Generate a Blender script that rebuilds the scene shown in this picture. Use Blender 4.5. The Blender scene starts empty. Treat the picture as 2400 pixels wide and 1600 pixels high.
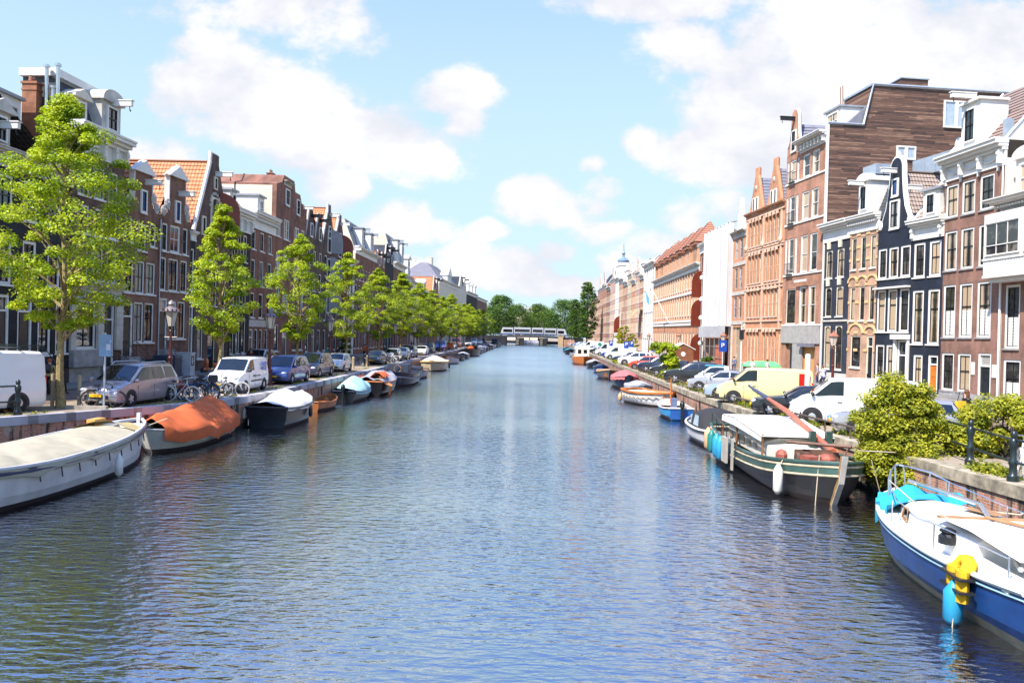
import bpy, math, random
from mathutils import Vector, Matrix, noise
SC = bpy.context.scene; COL = SC.collection
PI = math.pi; R = math.radians
S = 1.45                      # street level above the water
RN = random.Random(11)
def lerp(a, b, t): return a + (b - a) * t
def smooth(t): t = max(0., min(1., t)); return t * t * (3 - 2 * t)

class MB:                     # collects faces, builds ONE mesh object
    def __init__(s): s.v = []; s.f = []; s.m = []; s.uv = []; s.M = None
    def add(s, vs, fs, mi=0, uvs=None):
        n = len(s.v)
        s.v += [tuple(s.M @ Vector(p)) for p in vs] if s.M else [tuple(p) for p in vs]
        for i, f in enumerate(fs):
            s.f.append([n + j for j in f]); s.m.append(mi); s.uv.append(uvs[i] if uvs else None)
        return s
    def bx(s, x0, x1, y0, y1, z0, z1, mi=0):
        return s.add([(x0,y0,z0),(x1,y0,z0),(x1,y1,z0),(x0,y1,z0),(x0,y0,z1),(x1,y0,z1),(x1,y1,z1),(x0,y1,z1)],
                     [(0,3,2,1),(4,5,6,7),(0,1,5,4),(1,2,6,5),(2,3,7,6),(3,0,4,7)], mi)
    def cb(s, c, d, rz=0, mi=0):
        ca, sa = math.cos(rz), math.sin(rz); vs = []
        for z in (-.5, .5):
            for x, y in ((-.5,-.5),(.5,-.5),(.5,.5),(-.5,.5)):
                X, Y = x*d[0], y*d[1]; vs.append((c[0]+X*ca-Y*sa, c[1]+X*sa+Y*ca, c[2]+z*d[2]))
        return s.add(vs, [(0,3,2,1),(4,5,6,7),(0,1,5,4),(1,2,6,5),(2,3,7,6),(3,0,4,7)], mi)
    def q(s, a, b, c, d, mi=0, uv=None): return s.add([a,b,c,d], [(0,1,2,3)], mi, [uv] if uv else None)
    def poly(s, pts, mi=0): return s.add(pts, [tuple(range(len(pts)))], mi)
    def prism(s, pts, y0, y1, mi=0):          # polygon of (x,z) pushed from y0 to y1
        n = len(pts)
        return s.add([(x,y0,z) for x,z in pts]+[(x,y1,z) for x,z in pts],
            [tuple(range(n)), tuple(range(2*n-1,n-1,-1))]+[(i,i+n,(i+1)%n+n,(i+1)%n) for i in range(n)], mi)
    def flat(s, pts, z0, z1, mi=0):           # polygon of (x,y) pushed from z0 to z1
        n = len(pts)
        return s.add([(x,y,z0) for x,y in pts]+[(x,y,z1) for x,y in pts],
            [tuple(range(n-1,-1,-1)), tuple(range(n,2*n))]+[(i,(i+1)%n,(i+1)%n+n,i+n) for i in range(n)], mi)
    def loft(s, rings, close=True, caps=True, mi=0):
        n = len(rings[0]); vs = [p for r in rings for p in r]; fs = []
        for i in range(len(rings)-1):
            for j in range(n if close else n-1):
                k = (j+1) % n; fs.append((i*n+j, i*n+k, (i+1)*n+k, (i+1)*n+j))
        if caps and close: fs += [tuple(range(n-1,-1,-1)), tuple(range((len(rings)-1)*n, len(rings)*n))]
        return s.add(vs, fs, mi)
    def tube(s, path, r, n=6, mi=0, caps=True, close=False):
        path = [Vector(p) for p in path]; rings = []; m = len(path)
        rs = r if isinstance(r, (list, tuple)) else [r]*m
        up = None
        for i, p in enumerate(path):
            a = path[i-1] if i or close else path[0]; b = path[(i+1) % m] if i < m-1 or close else path[-1]
            t = (b-a)
            t = t.normalized() if t.length > 1e-9 else Vector((0,0,1))
            if up is None: up = Vector((0,0,1)) if abs(t.z) < .9 else Vector((1,0,0))
            x = t.cross(up)
            if x.length < 1e-6: x = t.cross(Vector((.3,1,.2)))
            x.normalize(); y = x.cross(t).normalized(); up = y
            rings.append([tuple(p + (x*math.cos(2*PI*k/n) + y*math.sin(2*PI*k/n))*rs[i]) for k in range(n)])
        if close: rings.append(rings[0]); caps = False
        return s.loft(rings, True, caps, mi)
    def lathe(s, prof, n=10, c=(0,0,0), mi=0, axis='z'):
        rings = []
        for r, h in prof:
            ring = []
            for k in range(n):
                a = 2*PI*k/n; x, y = r*math.cos(a), r*math.sin(a)
                ring.append({'z':(c[0]+x,c[1]+y,c[2]+h),'y':(c[0]+x,c[1]+h,c[2]-y),'x':(c[0]+h,c[1]+x,c[2]+y)}[axis])
            rings.append(ring)
        return s.loft(rings, True, True, mi)
    def ball(s, c, r, n=8, m=5, mi=0):
        r = r if isinstance(r, (list,tuple)) else (r,r,r)
        rings = []
        for i in range(m+1):
            a = -PI/2 + PI*i/m; ca = max(math.cos(a), .02)
            rings.append([(c[0]+r[0]*ca*math.cos(2*PI*k/n), c[1]+r[1]*ca*math.sin(2*PI*k/n), c[2]+r[2]*math.sin(a)) for k in range(n)])
        return s.loft(rings, True, True, mi)
    def mesh(s, name, mats, smooth=False):
        me = bpy.data.meshes.new(name); me.from_pydata(s.v, [], s.f)
        for m in (mats if isinstance(mats, (list,tuple)) else [mats]): me.materials.append(m)
        me.polygons.foreach_set('material_index', s.m)
        if any(s.uv):
            ul = me.uv_layers.new(name='UV'); d = []
            for f, u in zip(s.f, s.uv):
                for i in range(len(f)): d += list(u[i]) if u else [0., 0.]
            ul.data.foreach_set('uv', d)
        if smooth:
            me.polygons.foreach_set('use_smooth', [True]*len(s.f)); me.set_sharp_from_angle(angle=R(38 if smooth is True else smooth))
        me.update(); return me
    def build(s, name, mats, parent=None, smooth=False, loc=None, rz=0):
        return inst(name, s.mesh(name, mats, smooth), parent, loc, rz)

def inst(name, me, parent=None, loc=None, rz=0):
    o = bpy.data.objects.new(name, me); COL.objects.link(o)
    if parent is not None: o.parent = parent
    if loc is not None: o.location = loc
    if rz: o.rotation_euler = (0,0,rz)
    return o
def tag(o, label, cat, group=None, kind=None):
    if label: o['label'] = label
    if cat: o['category'] = cat
    if group: o['group'] = group
    if kind: o['kind'] = kind
    return o
def thing(name, label, cat, loc=(0,0,0), rz=0, group=None):
    o = bpy.data.objects.new(name, None); COL.objects.link(o); o.empty_display_size = .2
    o.location = loc; o.rotation_euler = (0,0,rz); return tag(o, label, cat, group)
def structure(o): o['kind'] = 'structure'; return o
def dup(root, loc, rz=0, label=None, scale=None, group=None):
    def cp(o, par):
        c = o.copy(); COL.objects.link(c); c.parent = par
        for ch in o.children: cp(ch, c)
        return c
    r = cp(root, None); r.location = loc; r.rotation_euler = (0,0,rz)
    if scale: r.scale = scale if isinstance(scale, tuple) else (scale,)*3
    if label: r['label'] = label
    if group: r['group'] = group
    return r

# ---------------------------------------------------------------- materials
class NT:
    def __init__(s, tree): s.t = tree; s.N = tree.nodes; s.L = tree.links
    def n(s, typ, **k):
        o = s.N.new(typ)
        for a, b in k.items(): setattr(o, a, b)
        return o
    def put(s, sock, v):
        if isinstance(v, bpy.types.NodeSocket): s.L.new(v, sock)
        elif v is not None: sock.default_value = v
    def m(s, op, a, b=None, c=None, clamp=False):
        o = s.n('ShaderNodeMath', operation=op, use_clamp=clamp)
        for i, v in enumerate((a, b, c)): s.put(o.inputs[i], v)
        return o.outputs[0]
    def mix(s, f, a, b, mode='MIX'):
        o = s.n('ShaderNodeMix', data_type='RGBA', blend_type=mode)
        s.put(o.inputs[0], f); s.put(o.inputs[6], a if not isinstance(a, tuple) else (*a[:3],1)); s.put(o.inputs[7], b if not isinstance(b, tuple) else (*b[:3],1))
        return o.outputs[2]
    def noise(s, vec, scale, detail=3, rough=.55, out=0):
        o = s.n('ShaderNodeTexNoise'); s.put(o.inputs['Vector'], vec); o.inputs['Scale'].default_value = scale
        o.inputs['Detail'].default_value = detail; o.inputs['Roughness'].default_value = rough; return o.outputs[out]
    def ramp(s, f, a, b):
        o = s.n('ShaderNodeMapRange', interpolation_type='SMOOTHSTEP'); s.put(o.inputs[0], f)
        o.inputs[1].default_value = a; o.inputs[2].default_value = b; return o.outputs[0]
    def comb(s, x, y, z):
        o = s.n('ShaderNodeCombineXYZ')
        for i, v in enumerate((x,y,z)): s.put(o.inputs[i], v)
        return o.outputs[0]
    def sep(s, v):
        o = s.n('ShaderNodeSeparateXYZ'); s.put(o.inputs[0], v); return o.outputs
    def vmul(s, v, k):
        o = s.n('ShaderNodeVectorMath', operation='MULTIPLY'); s.put(o.inputs[0], v); o.inputs[1].default_value = k; return o.outputs[0]
    def bump(s, h, st=.3, d=.02):
        o = s.n('ShaderNodeBump'); o.inputs['Strength'].default_value = st; o.inputs['Distance'].default_value = d; s.put(o.inputs['Height'], h); return o.outputs[0]
def newmat(name):
    m = bpy.data.materials.new(name); m.use_nodes = True; t = NT(m.node_tree)
    b = t.N['Principled BSDF']; return m, t, b
MATS = {}
def memo(f):
    def g(name, *a, **k):
        if name not in MATS: MATS[name] = f(name, *a, **k)
        return MATS[name]
    return g
@memo
def P(name, c, rough=.6, metal=0., var=.18, scale=2.5, bump=.0, coat=0., streak=0., spec=.5):
    m, t, b = newmat(name); tc = t.n('ShaderNodeTexCoord').outputs['Object']
    v = tc if not streak else t.vmul(tc, (1,1,1/streak))
    f = t.noise(v, scale, 4)
    f2 = t.noise(tc, scale*.23, 2)
    k = t.m('ADD', t.m('MULTIPLY', f, .65), t.m('MULTIPLY', f2, .35))
    k = t.ramp(k, .3, .7)
    lo = tuple(x*(1-var) for x in c); hi = tuple(min(1, x*(1+var*.7)) for x in c)
    t.put(b.inputs['Base Color'], t.mix(k, lo, hi))
    b.inputs['Roughness'].default_value = rough; b.inputs['Metallic'].default_value = metal
    b.inputs['Specular IOR Level'].default_value = spec
    if coat: b.inputs['Coat Weight'].default_value = coat; b.inputs['Coat Roughness'].default_value = .06
    if bump: t.put(b.inputs['Normal'], t.bump(f, bump, .03))
    return m
@memo
def BRICK(name, c1, c2, mortar=(.3,.27,.24), bw=.22, bh=.066, stain=.35, rough=.85, off=.5):
    stain = min(.65, stain+.14)
    m, t, b = newmat(name); tc = t.n('ShaderNodeTexCoord').outputs['Object']; x, y, z = t.sep(tc)
    v = t.comb(t.m('ADD', x, y), z, 0.)
    br = t.n('ShaderNodeTexBrick', offset=off); t.put(br.inputs['Vector'], v)
    for i, q in zip(('Color1','Color2','Mortar'), (c1, c2, mortar)): br.inputs[i].default_value = (*q, 1)
    br.inputs['Scale'].default_value = 1; br.inputs['Mortar Size'].default_value = bh*.09
    br.inputs['Brick Width'].default_value = bw; br.inputs['Row Height'].default_value = bh
    st = t.ramp(t.noise(t.vmul(tc, (1,1,.55)), .9, 5, .62), .36, .66)
    st2 = t.noise(tc, 6., 3)
    dark = t.mix(1., br.outputs[0], (1-stain,1-stain,1-stain), 'MULTIPLY')
    c = t.mix(st, dark, br.outputs[0])
    c = t.mix(t.m('MULTIPLY', st2, .25), c, tuple(x*.6 for x in c1))
    pat = t.ramp(t.noise(t.vmul(tc, (1,1,1.6)), .42, 3, .5), .54, .62); c = t.mix(t.m('MULTIPLY', pat, .3), c, tuple(min(1,x*1.35+.02) for x in c2))
    t.put(b.inputs['Base Color'], c); b.inputs['Roughness'].default_value = rough
    t.put(b.inputs['Normal'], t.bump(t.m('MULTIPLY', br.outputs[1], -1.), .5, .012)); return m
@memo
def TILE(name, c, c2, bw=.26, bh=.33):
    m, t, b = newmat(name); uv = t.n('ShaderNodeTexCoord').outputs['UV']; tc = t.n('ShaderNodeTexCoord').outputs['Object']
    u, v, _ = t.sep(uv)
    w = t.m('ABSOLUTE', t.m('SINE', t.m('MULTIPLY', u, PI/bw)))
    gap = t.ramp(w, .0, .4)
    cell = t.n('ShaderNodeTexWhiteNoise', noise_dimensions='2D')
    t.put(cell.inputs['Vector'], t.comb(t.m('FLOOR', t.m('DIVIDE', u, bw)), t.m('FLOOR', t.m('DIVIDE', v, bh)), 0.))
    base = t.mix(cell.outputs[0], c, c2)
    base = t.mix(t.m('MULTIPLY', t.noise(tc, 1.2, 4), .5), base, tuple(x*.55 for x in c))
    t.put(b.inputs['Base Color'], t.mix(gap, tuple(x*.4 for x in c), base)); b.inputs['Roughness'].default_value = .75
    t.put(b.inputs['Normal'], t.bump(w, .8, .05)); return m
@memo
def GLASS(name, dark=(.012,.016,.02), curtain=(.42,.4,.36), p=.35, rough=.03):
    m, t, b = newmat(name); tc = t.n('ShaderNodeTexCoord').outputs['Object']; x, y, z = t.sep(tc)
    rn = t.n('ShaderNodeObjectInfo').outputs['Random']
    on = t.m('LESS_THAN', rn, p)
    edge = t.ramp(t.m('ADD', t.m('ABSOLUTE', x), t.m('MULTIPLY', t.noise(t.comb(t.m('MULTIPLY', rn, 60.), z, 0.), .8), .22)), .22, .42)
    fold = t.m('ADD', .6, t.m('MULTIPLY', t.m('SINE', t.m('MULTIPLY', x, 55.)), .25))
    cur = t.mix(fold, tuple(q*.5 for q in curtain), curtain)
    half = t.m('LESS_THAN', t.m('FRACT', t.m('MULTIPLY', rn, 17.)), .55)
    f = t.m('MULTIPLY', on, t.m('MAXIMUM', edge, half))
    room = t.mix(t.ramp(t.noise(tc, 1.7, 2), .45, .75), dark, tuple(q*3.5+.01 for q in dark))
    t.put(b.inputs['Base Color'], t.mix(f, room, cur)); b.inputs['Roughness'].default_value = rough
    b.inputs['Specular IOR Level'].default_value = .9
    t.put(b.inputs['Normal'], t.bump(t.noise(tc, .9, 1), .12, .05)); return m
@memo
def LEAF(name, a, b_, c, sc=.35):
    m, t, b = newmat(name); g = t.n('ShaderNodeNewGeometry'); rn = g.outputs['Random Per Island']
    tc = t.n('ShaderNodeTexCoord').outputs['Object']
    k = t.ramp(t.noise(tc, sc*3, 2), .38, .64)
    col = t.mix(k, t.mix(rn, a, b_), t.mix(rn, b_, c))
    t.put(b.inputs['Base Color'], col); b.inputs['Roughness'].default_value = .5; b.inputs['Specular IOR Level'].default_value = .35
    tr = t.n('ShaderNodeBsdfTranslucent'); t.put(tr.inputs[0], t.mix(1., col, (1.,1.,.45), 'MULTIPLY'))
    mx = t.n('ShaderNodeMixShader'); mx.inputs[0].default_value = .42
    t.L.new(b.outputs[0], mx.inputs[1]); t.L.new(tr.outputs[0], mx.inputs[2]); t.L.new(mx.outputs[0], t.N['Material Output'].inputs[0]); return m
@memo
def PAINT(name, c, metal=0., rough=.28):
    m, t, b = newmat(name); tc = t.n('ShaderNodeTexCoord').outputs['Object']
    dirt = t.ramp(t.m('ADD', t.sep(tc)[2], t.m('MULTIPLY', t.noise(tc, 5., 4), .5)), .25, .75)
    t.put(b.inputs['Base Color'], t.mix(dirt, tuple(lerp(x, .12, .45) for x in c), c)); t.put(b.inputs['Roughness'], t.m('SUBTRACT', .6, t.m('MULTIPLY', dirt, .6-rough)))
    b.inputs['Metallic'].default_value = metal; b.inputs['Coat Weight'].default_value = .8; b.inputs['Coat Roughness'].default_value = .04; return m

WHITE = P('white_paint', (.7,.68,.64), .5, var=.07, scale=1.5)
CREAM = P('cream_paint', (.66,.60,.48), .55, var=.1)
STONE = P('pale_stone', (.5,.47,.42), .8, var=.2, bump=.2)
GREYST = P('grey_stone', (.3,.29,.29), .8, var=.3, bump=.3)
BLACKP = P('black_paint', (.012,.013,.016), .4, var=.3)
IRON = P('iron_paint', (.012,.022,.024), .35, var=.4)
DKWOOD = P('dark_door', (.015,.02,.025), .3, var=.3)
ZINC = P('zinc', (.42,.47,.53), .4, .5, var=.15)
SLATE = P('slate', (.045,.05,.06), .55, var=.35, scale=5)
LEAD = P('lead_roof', (.3,.32,.36), .5, .2, var=.15)
RUBBER = P('rubber', (.012,.012,.013), .8, var=.2)
STEEL = P('steel', (.6,.6,.62), .25, .9, var=.1)
ALLOY = P('alloy_wheel', (.55,.56,.58), .3, .6, var=.1)
PLASTIC = P('black_plastic', (.018,.018,.02), .55, var=.15)
PANE = GLASS('window_glass', p=.24)
PANED = GLASS('window_glass_dark', p=.16)
PANEW = GLASS('window_glass_sunny', dark=(.03,.028,.025), curtain=(.56,.42,.28), p=.55)
CARGLASS = P('car_glass', (.006,.01,.013), .02, var=.5, scale=4, spec=.75)
YPLATE = P('yellow_plate', (.75,.42,.01), .4, var=.05)
OAK = P('brown_wood', (.23,.09,.03), .5, var=.3, streak=4)
# ---------------------------------------------------------------- camera, light, sky
cam = bpy.data.cameras.new('camera'); co = bpy.data.objects.new('camera', cam); COL.objects.link(co); SC.camera = co
cam.sensor_width = 36.; cam.lens = 1867/2400*36; cam.clip_start = .1; cam.clip_end = 5000
HC = S + 3.4; yaw = R(1.38); pit = -16/1867; roll = R(1.5)
fw = Vector((-math.sin(yaw)*math.cos(pit), math.cos(yaw)*math.cos(pit), math.sin(pit)))
r0 = Vector((math.cos(yaw), math.sin(yaw), 0)); u0 = r0.cross(fw)
rt = r0*math.cos(roll) + u0*math.sin(roll); up = -r0*math.sin(roll) + u0*math.cos(roll)
co.matrix_world = Matrix(((rt.x, up.x, -fw.x, 0), (rt.y, up.y, -fw.y, 0), (rt.z, up.z, -fw.z, HC), (0,0,0,1)))
SUNDIR = Vector((-.50, -.56, 1.0)).normalized()     # towards the sun: behind the viewer, over the left-hand roofs
sl = bpy.data.lights.new('sun', 'SUN'); sl.energy = 5.0; sl.angle = R(.5); sl.color = (1., .93, .82)
so = bpy.data.objects.new('sun', sl); COL.objects.link(so); so.rotation_euler = SUNDIR.to_track_quat('Z', 'Y').to_euler()
el = math.asin(SUNDIR.z); az = math.atan2(SUNDIR.x, SUNDIR.y)
W = bpy.data.worlds.new('World'); SC.world = W; W.use_nodes = True; t = NT(W.node_tree)
bg = t.N['Background']
sky = t.n('ShaderNodeTexSky', sky_type='NISHITA'); sky.sun_disc = False; sky.sun_elevation = el; sky.sun_rotation = az
sky.air_density = 1.0; sky.dust_density = .6; sky.ozone_density = 1.6
d = t.n('ShaderNodeTexCoord').outputs['Generated']; dx, dy, dz = t.sep(d)
ay = t.m('MAXIMUM', t.m('ABSOLUTE', dy), .05); u = t.m('DIVIDE', dx, ay); v = t.m('DIVIDE', dz, ay)
uv = t.comb(u, t.m('MULTIPLY', v, 1.35), t.m('MULTIPLY', dy, .4))
fb = t.noise(uv, 7., 8, .6); fb2 = t.noise(uv, 2.6, 6, .6); fb3 = t.noise(uv, 20., 5, .6)
# cumulus clouds: (direction u, v, half width, half height, strength)
CL = [(-.34,.285,.14,.06,1.),(-.24,.24,.12,.05,1.1),(-.40,.34,.06,.04,.7),(-.16,.22,.08,.035,.7),(-.44,.30,.05,.05,.6),
      (-.34,.405,.13,.035,.6),(-.25,.375,.07,.04,.55),(-.10,.30,.05,.03,.65),(-.09,.26,.025,.05,.4),
      (.31,.31,.15,.11,1.25),(.40,.37,.22,.09,1.2),(.24,.23,.10,.045,1.05),(.36,.24,.12,.05,.9),(.19,.36,.09,.05,.9),(.13,.245,.024,.022,.8),
      (.60,.34,.2,.12,1.1),(.16,.415,.14,.028,.9),(.0,.166,.05,.032,1.05),(.035,.155,.04,.026,.9),(-.165,.135,.055,.033,1.05),(-.125,.125,.04,.024,.8),(-.245,.185,.04,.035,.8),
      (-.09,.095,.055,.026,1.),(-.03,.082,.08,.032,1.),(.03,.105,.035,.018,.9),(.085,.13,.05,.02,.85),(.19,.15,.045,.03,.95),(.16,.115,.08,.03,.8),(.24,.16,.05,.03,.7),
      (.075,.16,.03,.018,.6),(.09,.185,.03,.02,.5),(-.52,.19,.12,.05,.8),(.3,.12,.2,.05,.8),(-.06,.13,.03,.015,.7),(.055,.125,.025,.012,.6),(.12,.09,.06,.02,.8),(-.15,.08,.05,.02,.7),(.02,.065,.09,.018,.8),(.07,.215,.018,.012,.6)]
mask = None
for (cu, cv, hw, hh, k) in CL:
    a = t.m('DIVIDE', t.m('SUBTRACT', u, cu), hw); b = t.m('DIVIDE', t.m('SUBTRACT', v, cv), hh)
    e = t.m('MULTIPLY', t.m('SUBTRACT', 1., t.m('ADD', t.m('MULTIPLY', a, a), t.m('MULTIPLY', b, b))), k)
    e = t.m('MAXIMUM', e, -1.)
    mask = e if mask is None else t.m('SMOOTH_MAX', mask, e, .12)
front = t.ramp(dy, .0, .2); low = t.m('SUBTRACT', 1., t.ramp(v, .42, .56))
over = t.m('SUBTRACT', t.m('MULTIPLY', fb2, 3.4), 2.12)                 # the clouds overhead and behind
mask = t.m('ADD', t.m('MULTIPLY', mask, t.m('MULTIPLY', front, low)), t.m('MULTIPLY', over, t.m('SUBTRACT', 1., t.m('MULTIPLY', front, low))))
dens = t.m('ADD', mask, t.m('ADD', t.m('MULTIPLY', t.m('SUBTRACT', fb, .5), 3.0), t.m('MULTIPLY', t.m('SUBTRACT', fb3, .5), 1.7)))
cov = t.ramp(dens, -.2, .62)
veil = t.m('MULTIPLY', t.ramp(t.noise(t.comb(t.m('MULTIPLY', u, .7), t.m('MULTIPLY', v, 2.6), 0.), 5., 6, .62), .42, .8), .42)
hz = t.m('SUBTRACT', 1., t.ramp(dz, .1, .75)); veil = t.m('MAXIMUM', veil, t.m('MULTIPLY', hz, .9))
shade = t.ramp(t.m('ADD', t.m('MULTIPLY', t.noise(uv, 5., 5, .55), 1.), t.m('MULTIPLY', dens, .12)), .36, .74)
ccol = t.mix(shade, (5.0,5.1,5.6), (6.6,6.6,6.7))
skyc = t.mix(1., sky.outputs[0], t.mix(t.ramp(dz, .3, .62), (1.2,1.45,1.35), (1.45,1.95,3.0)), 'MULTIPLY')
skyc = t.mix(veil, skyc, (4.15,5.5,6.3))
final = t.mix(cov, skyc, ccol)
t.put(bg.inputs[0], final); bg.inputs[1].default_value = .088
SC.view_settings.view_transform = 'Standard'; SC.view_settings.look = 'None'; SC.view_settings.exposure = .92; SC.view_settings.gamma = 1
SC.cycles.use_denoising = True; SC.cycles.max_bounces = 5; SC.cycles.diffuse_bounces = 2; SC.cycles.glossy_bounces = 3; SC.cycles.transparent_max_bounces = 6
SC.cycles.caustics_reflective = False; SC.cycles.caustics_refractive = False; SC.cycles.sample_clamp_indirect = 4

# ---------------------------------------------------------------- water, streets, quay walls
LQ = [(-40,2),(-30,12),(-24,19.5),(-18.5,27.5),(-16.6,30.9),(-15.3,33.6),(-14.2,36.2),(-13.7,41.6),(-13.8,68),(-14.6,102),(-15.4,200),(-15.6,370),(-16,900)]
RQ = [(14.5,-2),(13.2,10),(12.0,20),(11.3,26.5),(10.8,32),(10.25,49),(10.6,76),(11.5,130),(13.2,235),(16.5,370),(18,900)]
def qx(Q, y):
    for (a, b), (c, d_) in zip(Q, Q[1:]):
        if b <= y <= d_: return lerp(a, c, (y-b)/(d_-b))
    return Q[-1][0]
m, t, b = newmat('canal_water'); tc = t.n('ShaderNodeTexCoord').outputs['Object']
b.inputs['Base Color'].default_value = (.022,.015,.012,1); b.inputs['Roughness'].default_value = .04; b.inputs['IOR'].default_value = 1.33
b.inputs['Specular IOR Level'].default_value = .5
w1 = t.noise(t.vmul(tc, (1.,2.1,1)), 2.3, 1.5, .5); w2 = t.noise(t.vmul(tc, (1.2,3.,1)), 5.5, 2, .5); w3 = t.noise(t.vmul(tc, (.5,.9,1)), .7, 2)
wv = t.m('ADD', t.m('ADD', t.m('MULTIPLY', w1, 1.), t.m('MULTIPLY', w2, .26)), t.m('MULTIPLY', w3, .7))
calm = t.m('ADD', .45, t.m('MULTIPLY', t.ramp(t.noise(t.vmul(tc, (.06,.05,1)), 1., 2), .35, .65), .75))
nrm = t.bump(t.m('MULTIPLY', wv, calm), 1., .06); t.put(b.inputs['Normal'], nrm)
gl = t.n('ShaderNodeBsdfGlossy'); gl.inputs['Color'].default_value = (.80,.90,1.,1); t.put(gl.inputs['Roughness'], t.m('ADD', .015, t.m('MULTIPLY', t.ramp(t.sep(tc)[1], 22., 130.), .2))); t.put(gl.inputs['Normal'], nrm)
fz = t.n('ShaderNodeFresnel'); fz.inputs['IOR'].default_value = 1.45; t.put(fz.inputs['Normal'], nrm); mx = t.n('ShaderNodeMixShader')
t.put(mx.inputs[0], t.m('ADD', .46, t.m('MULTIPLY', fz.outputs[0], .8), clamp=True)); t.L.new(b.outputs[0], mx.inputs[1]); t.L.new(gl.outputs[0], mx.inputs[2]); t.L.new(mx.outputs[0], t.N['Material Output'].inputs[0])
WATER = m
wm = MB(); wm.q((-45,-30,0),(45,-30,0),(45,900,0),(-45,900,0)); structure(wm.build('water', WATER))
PAVE = BRICK('brick_paving', (.19,.12,.085), (.27,.19,.13), (.12,.1,.08), .2, .1, .3)
PAVE2 = BRICK('grey_paving', (.2,.19,.18), (.26,.25,.23), (.1,.1,.09), .3, .3, .3)
m, t, b = newmat('street_clinker'); tc = t.n('ShaderNodeTexCoord').outputs['Object']
br = t.n('ShaderNodeTexBrick'); t.put(br.inputs['Vector'], tc)
for i, q_ in zip(('Color1','Color2','Mortar'), ((.33,.23,.16),(.25,.19,.14),(.16,.13,.1))): br.inputs[i].default_value = (*q_,1)
br.inputs['Scale'].default_value = 1; br.inputs['Brick Width'].default_value = .21; br.inputs['Row Height'].default_value = .09; br.inputs['Mortar Size'].default_value = .008
g_ = t.mix(t.ramp(t.noise(tc, .45, 5, .65), .42, .68), br.outputs[0], (.3,.25,.19)); g_ = t.mix(t.ramp(t.noise(tc, 1.7, 5, .7), .56, .7), g_, (.09,.1,.035))
t.put(b.inputs['Base Color'], g_); b.inputs['Roughness'].default_value = .9; STREET = m
for nm, Q, far in (('left_quay_street', LQ, -420), ('right_quay_street', RQ, 420)):
    g = MB()
    for (a, b_), (c, d_) in zip(Q, Q[1:]):
        k = -.2 if far < 0 else .2
        pts = [(a+k,b_,S),(c+k,d_,S),(far,d_,S),(far,b_,S)]
        g.q(*(pts if far < 0 else pts[::-1]))
    y0 = Q[0][1]
    g.q((Q[0][0],y0,S),(far,y0,S),(far,-60,S),(Q[0][0],-60,S)) if far < 0 else g.q((Q[0][0],y0,S),(Q[0][0],-60,S),(far,-60,S),(far,y0,S))
    structure(g.build(nm, STREET))
m, t, b = newmat('quay_brick'); tc = t.n('ShaderNodeTexCoord').outputs['Object']; x_, y_, z_ = t.sep(tc)
br = t.n('ShaderNodeTexBrick'); t.put(br.inputs['Vector'], t.comb(t.m('ADD', y_, t.m('MULTIPLY', x_, .6)), z_, 0.))
for i, q_ in zip(('Color1','Color2','Mortar'), ((.45,.19,.11),(.3,.125,.08),(.42,.35,.28))): br.inputs[i].default_value = (*q_,1)
br.inputs['Scale'].default_value = 1; br.inputs['Brick Width'].default_value = .22; br.inputs['Row Height'].default_value = .075; br.inputs['Mortar Size'].default_value = .008
drip = t.ramp(t.noise(t.comb(t.m('MULTIPLY', t.m('ADD', y_, x_), 1.5), t.m('MULTIPLY', z_, .25), 0.), 1.6, 4, .6), .5, .62)
moss = t.m('SUBTRACT', 1., t.ramp(t.m('ADD', z_, t.m('MULTIPLY', t.noise(tc, 2.2, 4), .5)), .45, .85))
c_ = t.mix(drip, br.outputs[0], (.02,.021,.014)); c_ = t.mix(moss, c_, (.018,.022,.012))
lime = t.ramp(t.noise(t.vmul(tc, (1.,1.,.4)), 3.3, 4), .58, .68); c_ = t.mix(t.m('MULTIPLY', lime, .6), c_, (.42,.37,.31))
t.put(b.inputs['Base Color'], c_); b.inputs['Roughness'].default_value = .85; t.put(b.inputs['Normal'], t.bump(br.outputs[1], -.5, .02)); QBRICK = m
COPE = BRICK('coping_stone', (.4,.39,.42), (.43,.42,.44), (.2,.2,.2), 1.9, 3., .15)
COPER = P('mossy_concrete', (.33,.28,.2), .9, var=.65, scale=3, bump=.4)
for nm, Q, sg, lab, cm in (('quay_wall', LQ, -1, 'red brick quay wall with grey stone coping behind the left-hand boats', COPE), ('quay_wall', RQ, 1, 'brick quay wall with mossy coping under the parked cars and bush on the right', COPER)):
    tw = thing(nm, lab, 'quay wall', (0,0,0), group='walls along the canal')
    w = MB(); c = MB()
    for (a, b_), (e, f) in zip(Q, Q[1:]):
        p = [(a,b_,-1.2),(e,f,-1.2),(e,f,S-.28),(a,b_,S-.28)]
        w.q(*(p[::-1] if sg < 0 else p))
        o = .06*-sg; n = .45*sg
        ring = lambda X, Y: [(X+o,Y,S-.29),(X+o,Y,S+.03),(X+n,Y,S+.03),(X+n,Y,S-.29)]
        c.loft([ring(a,b_), ring(e,f)], True, False)
    w.build('brick_face', QBRICK, tw); c.build('coping', cm, tw)
KERB = P('kerb_stone', (.32,.32,.34), .8, var=.25, bump=.2)
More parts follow.
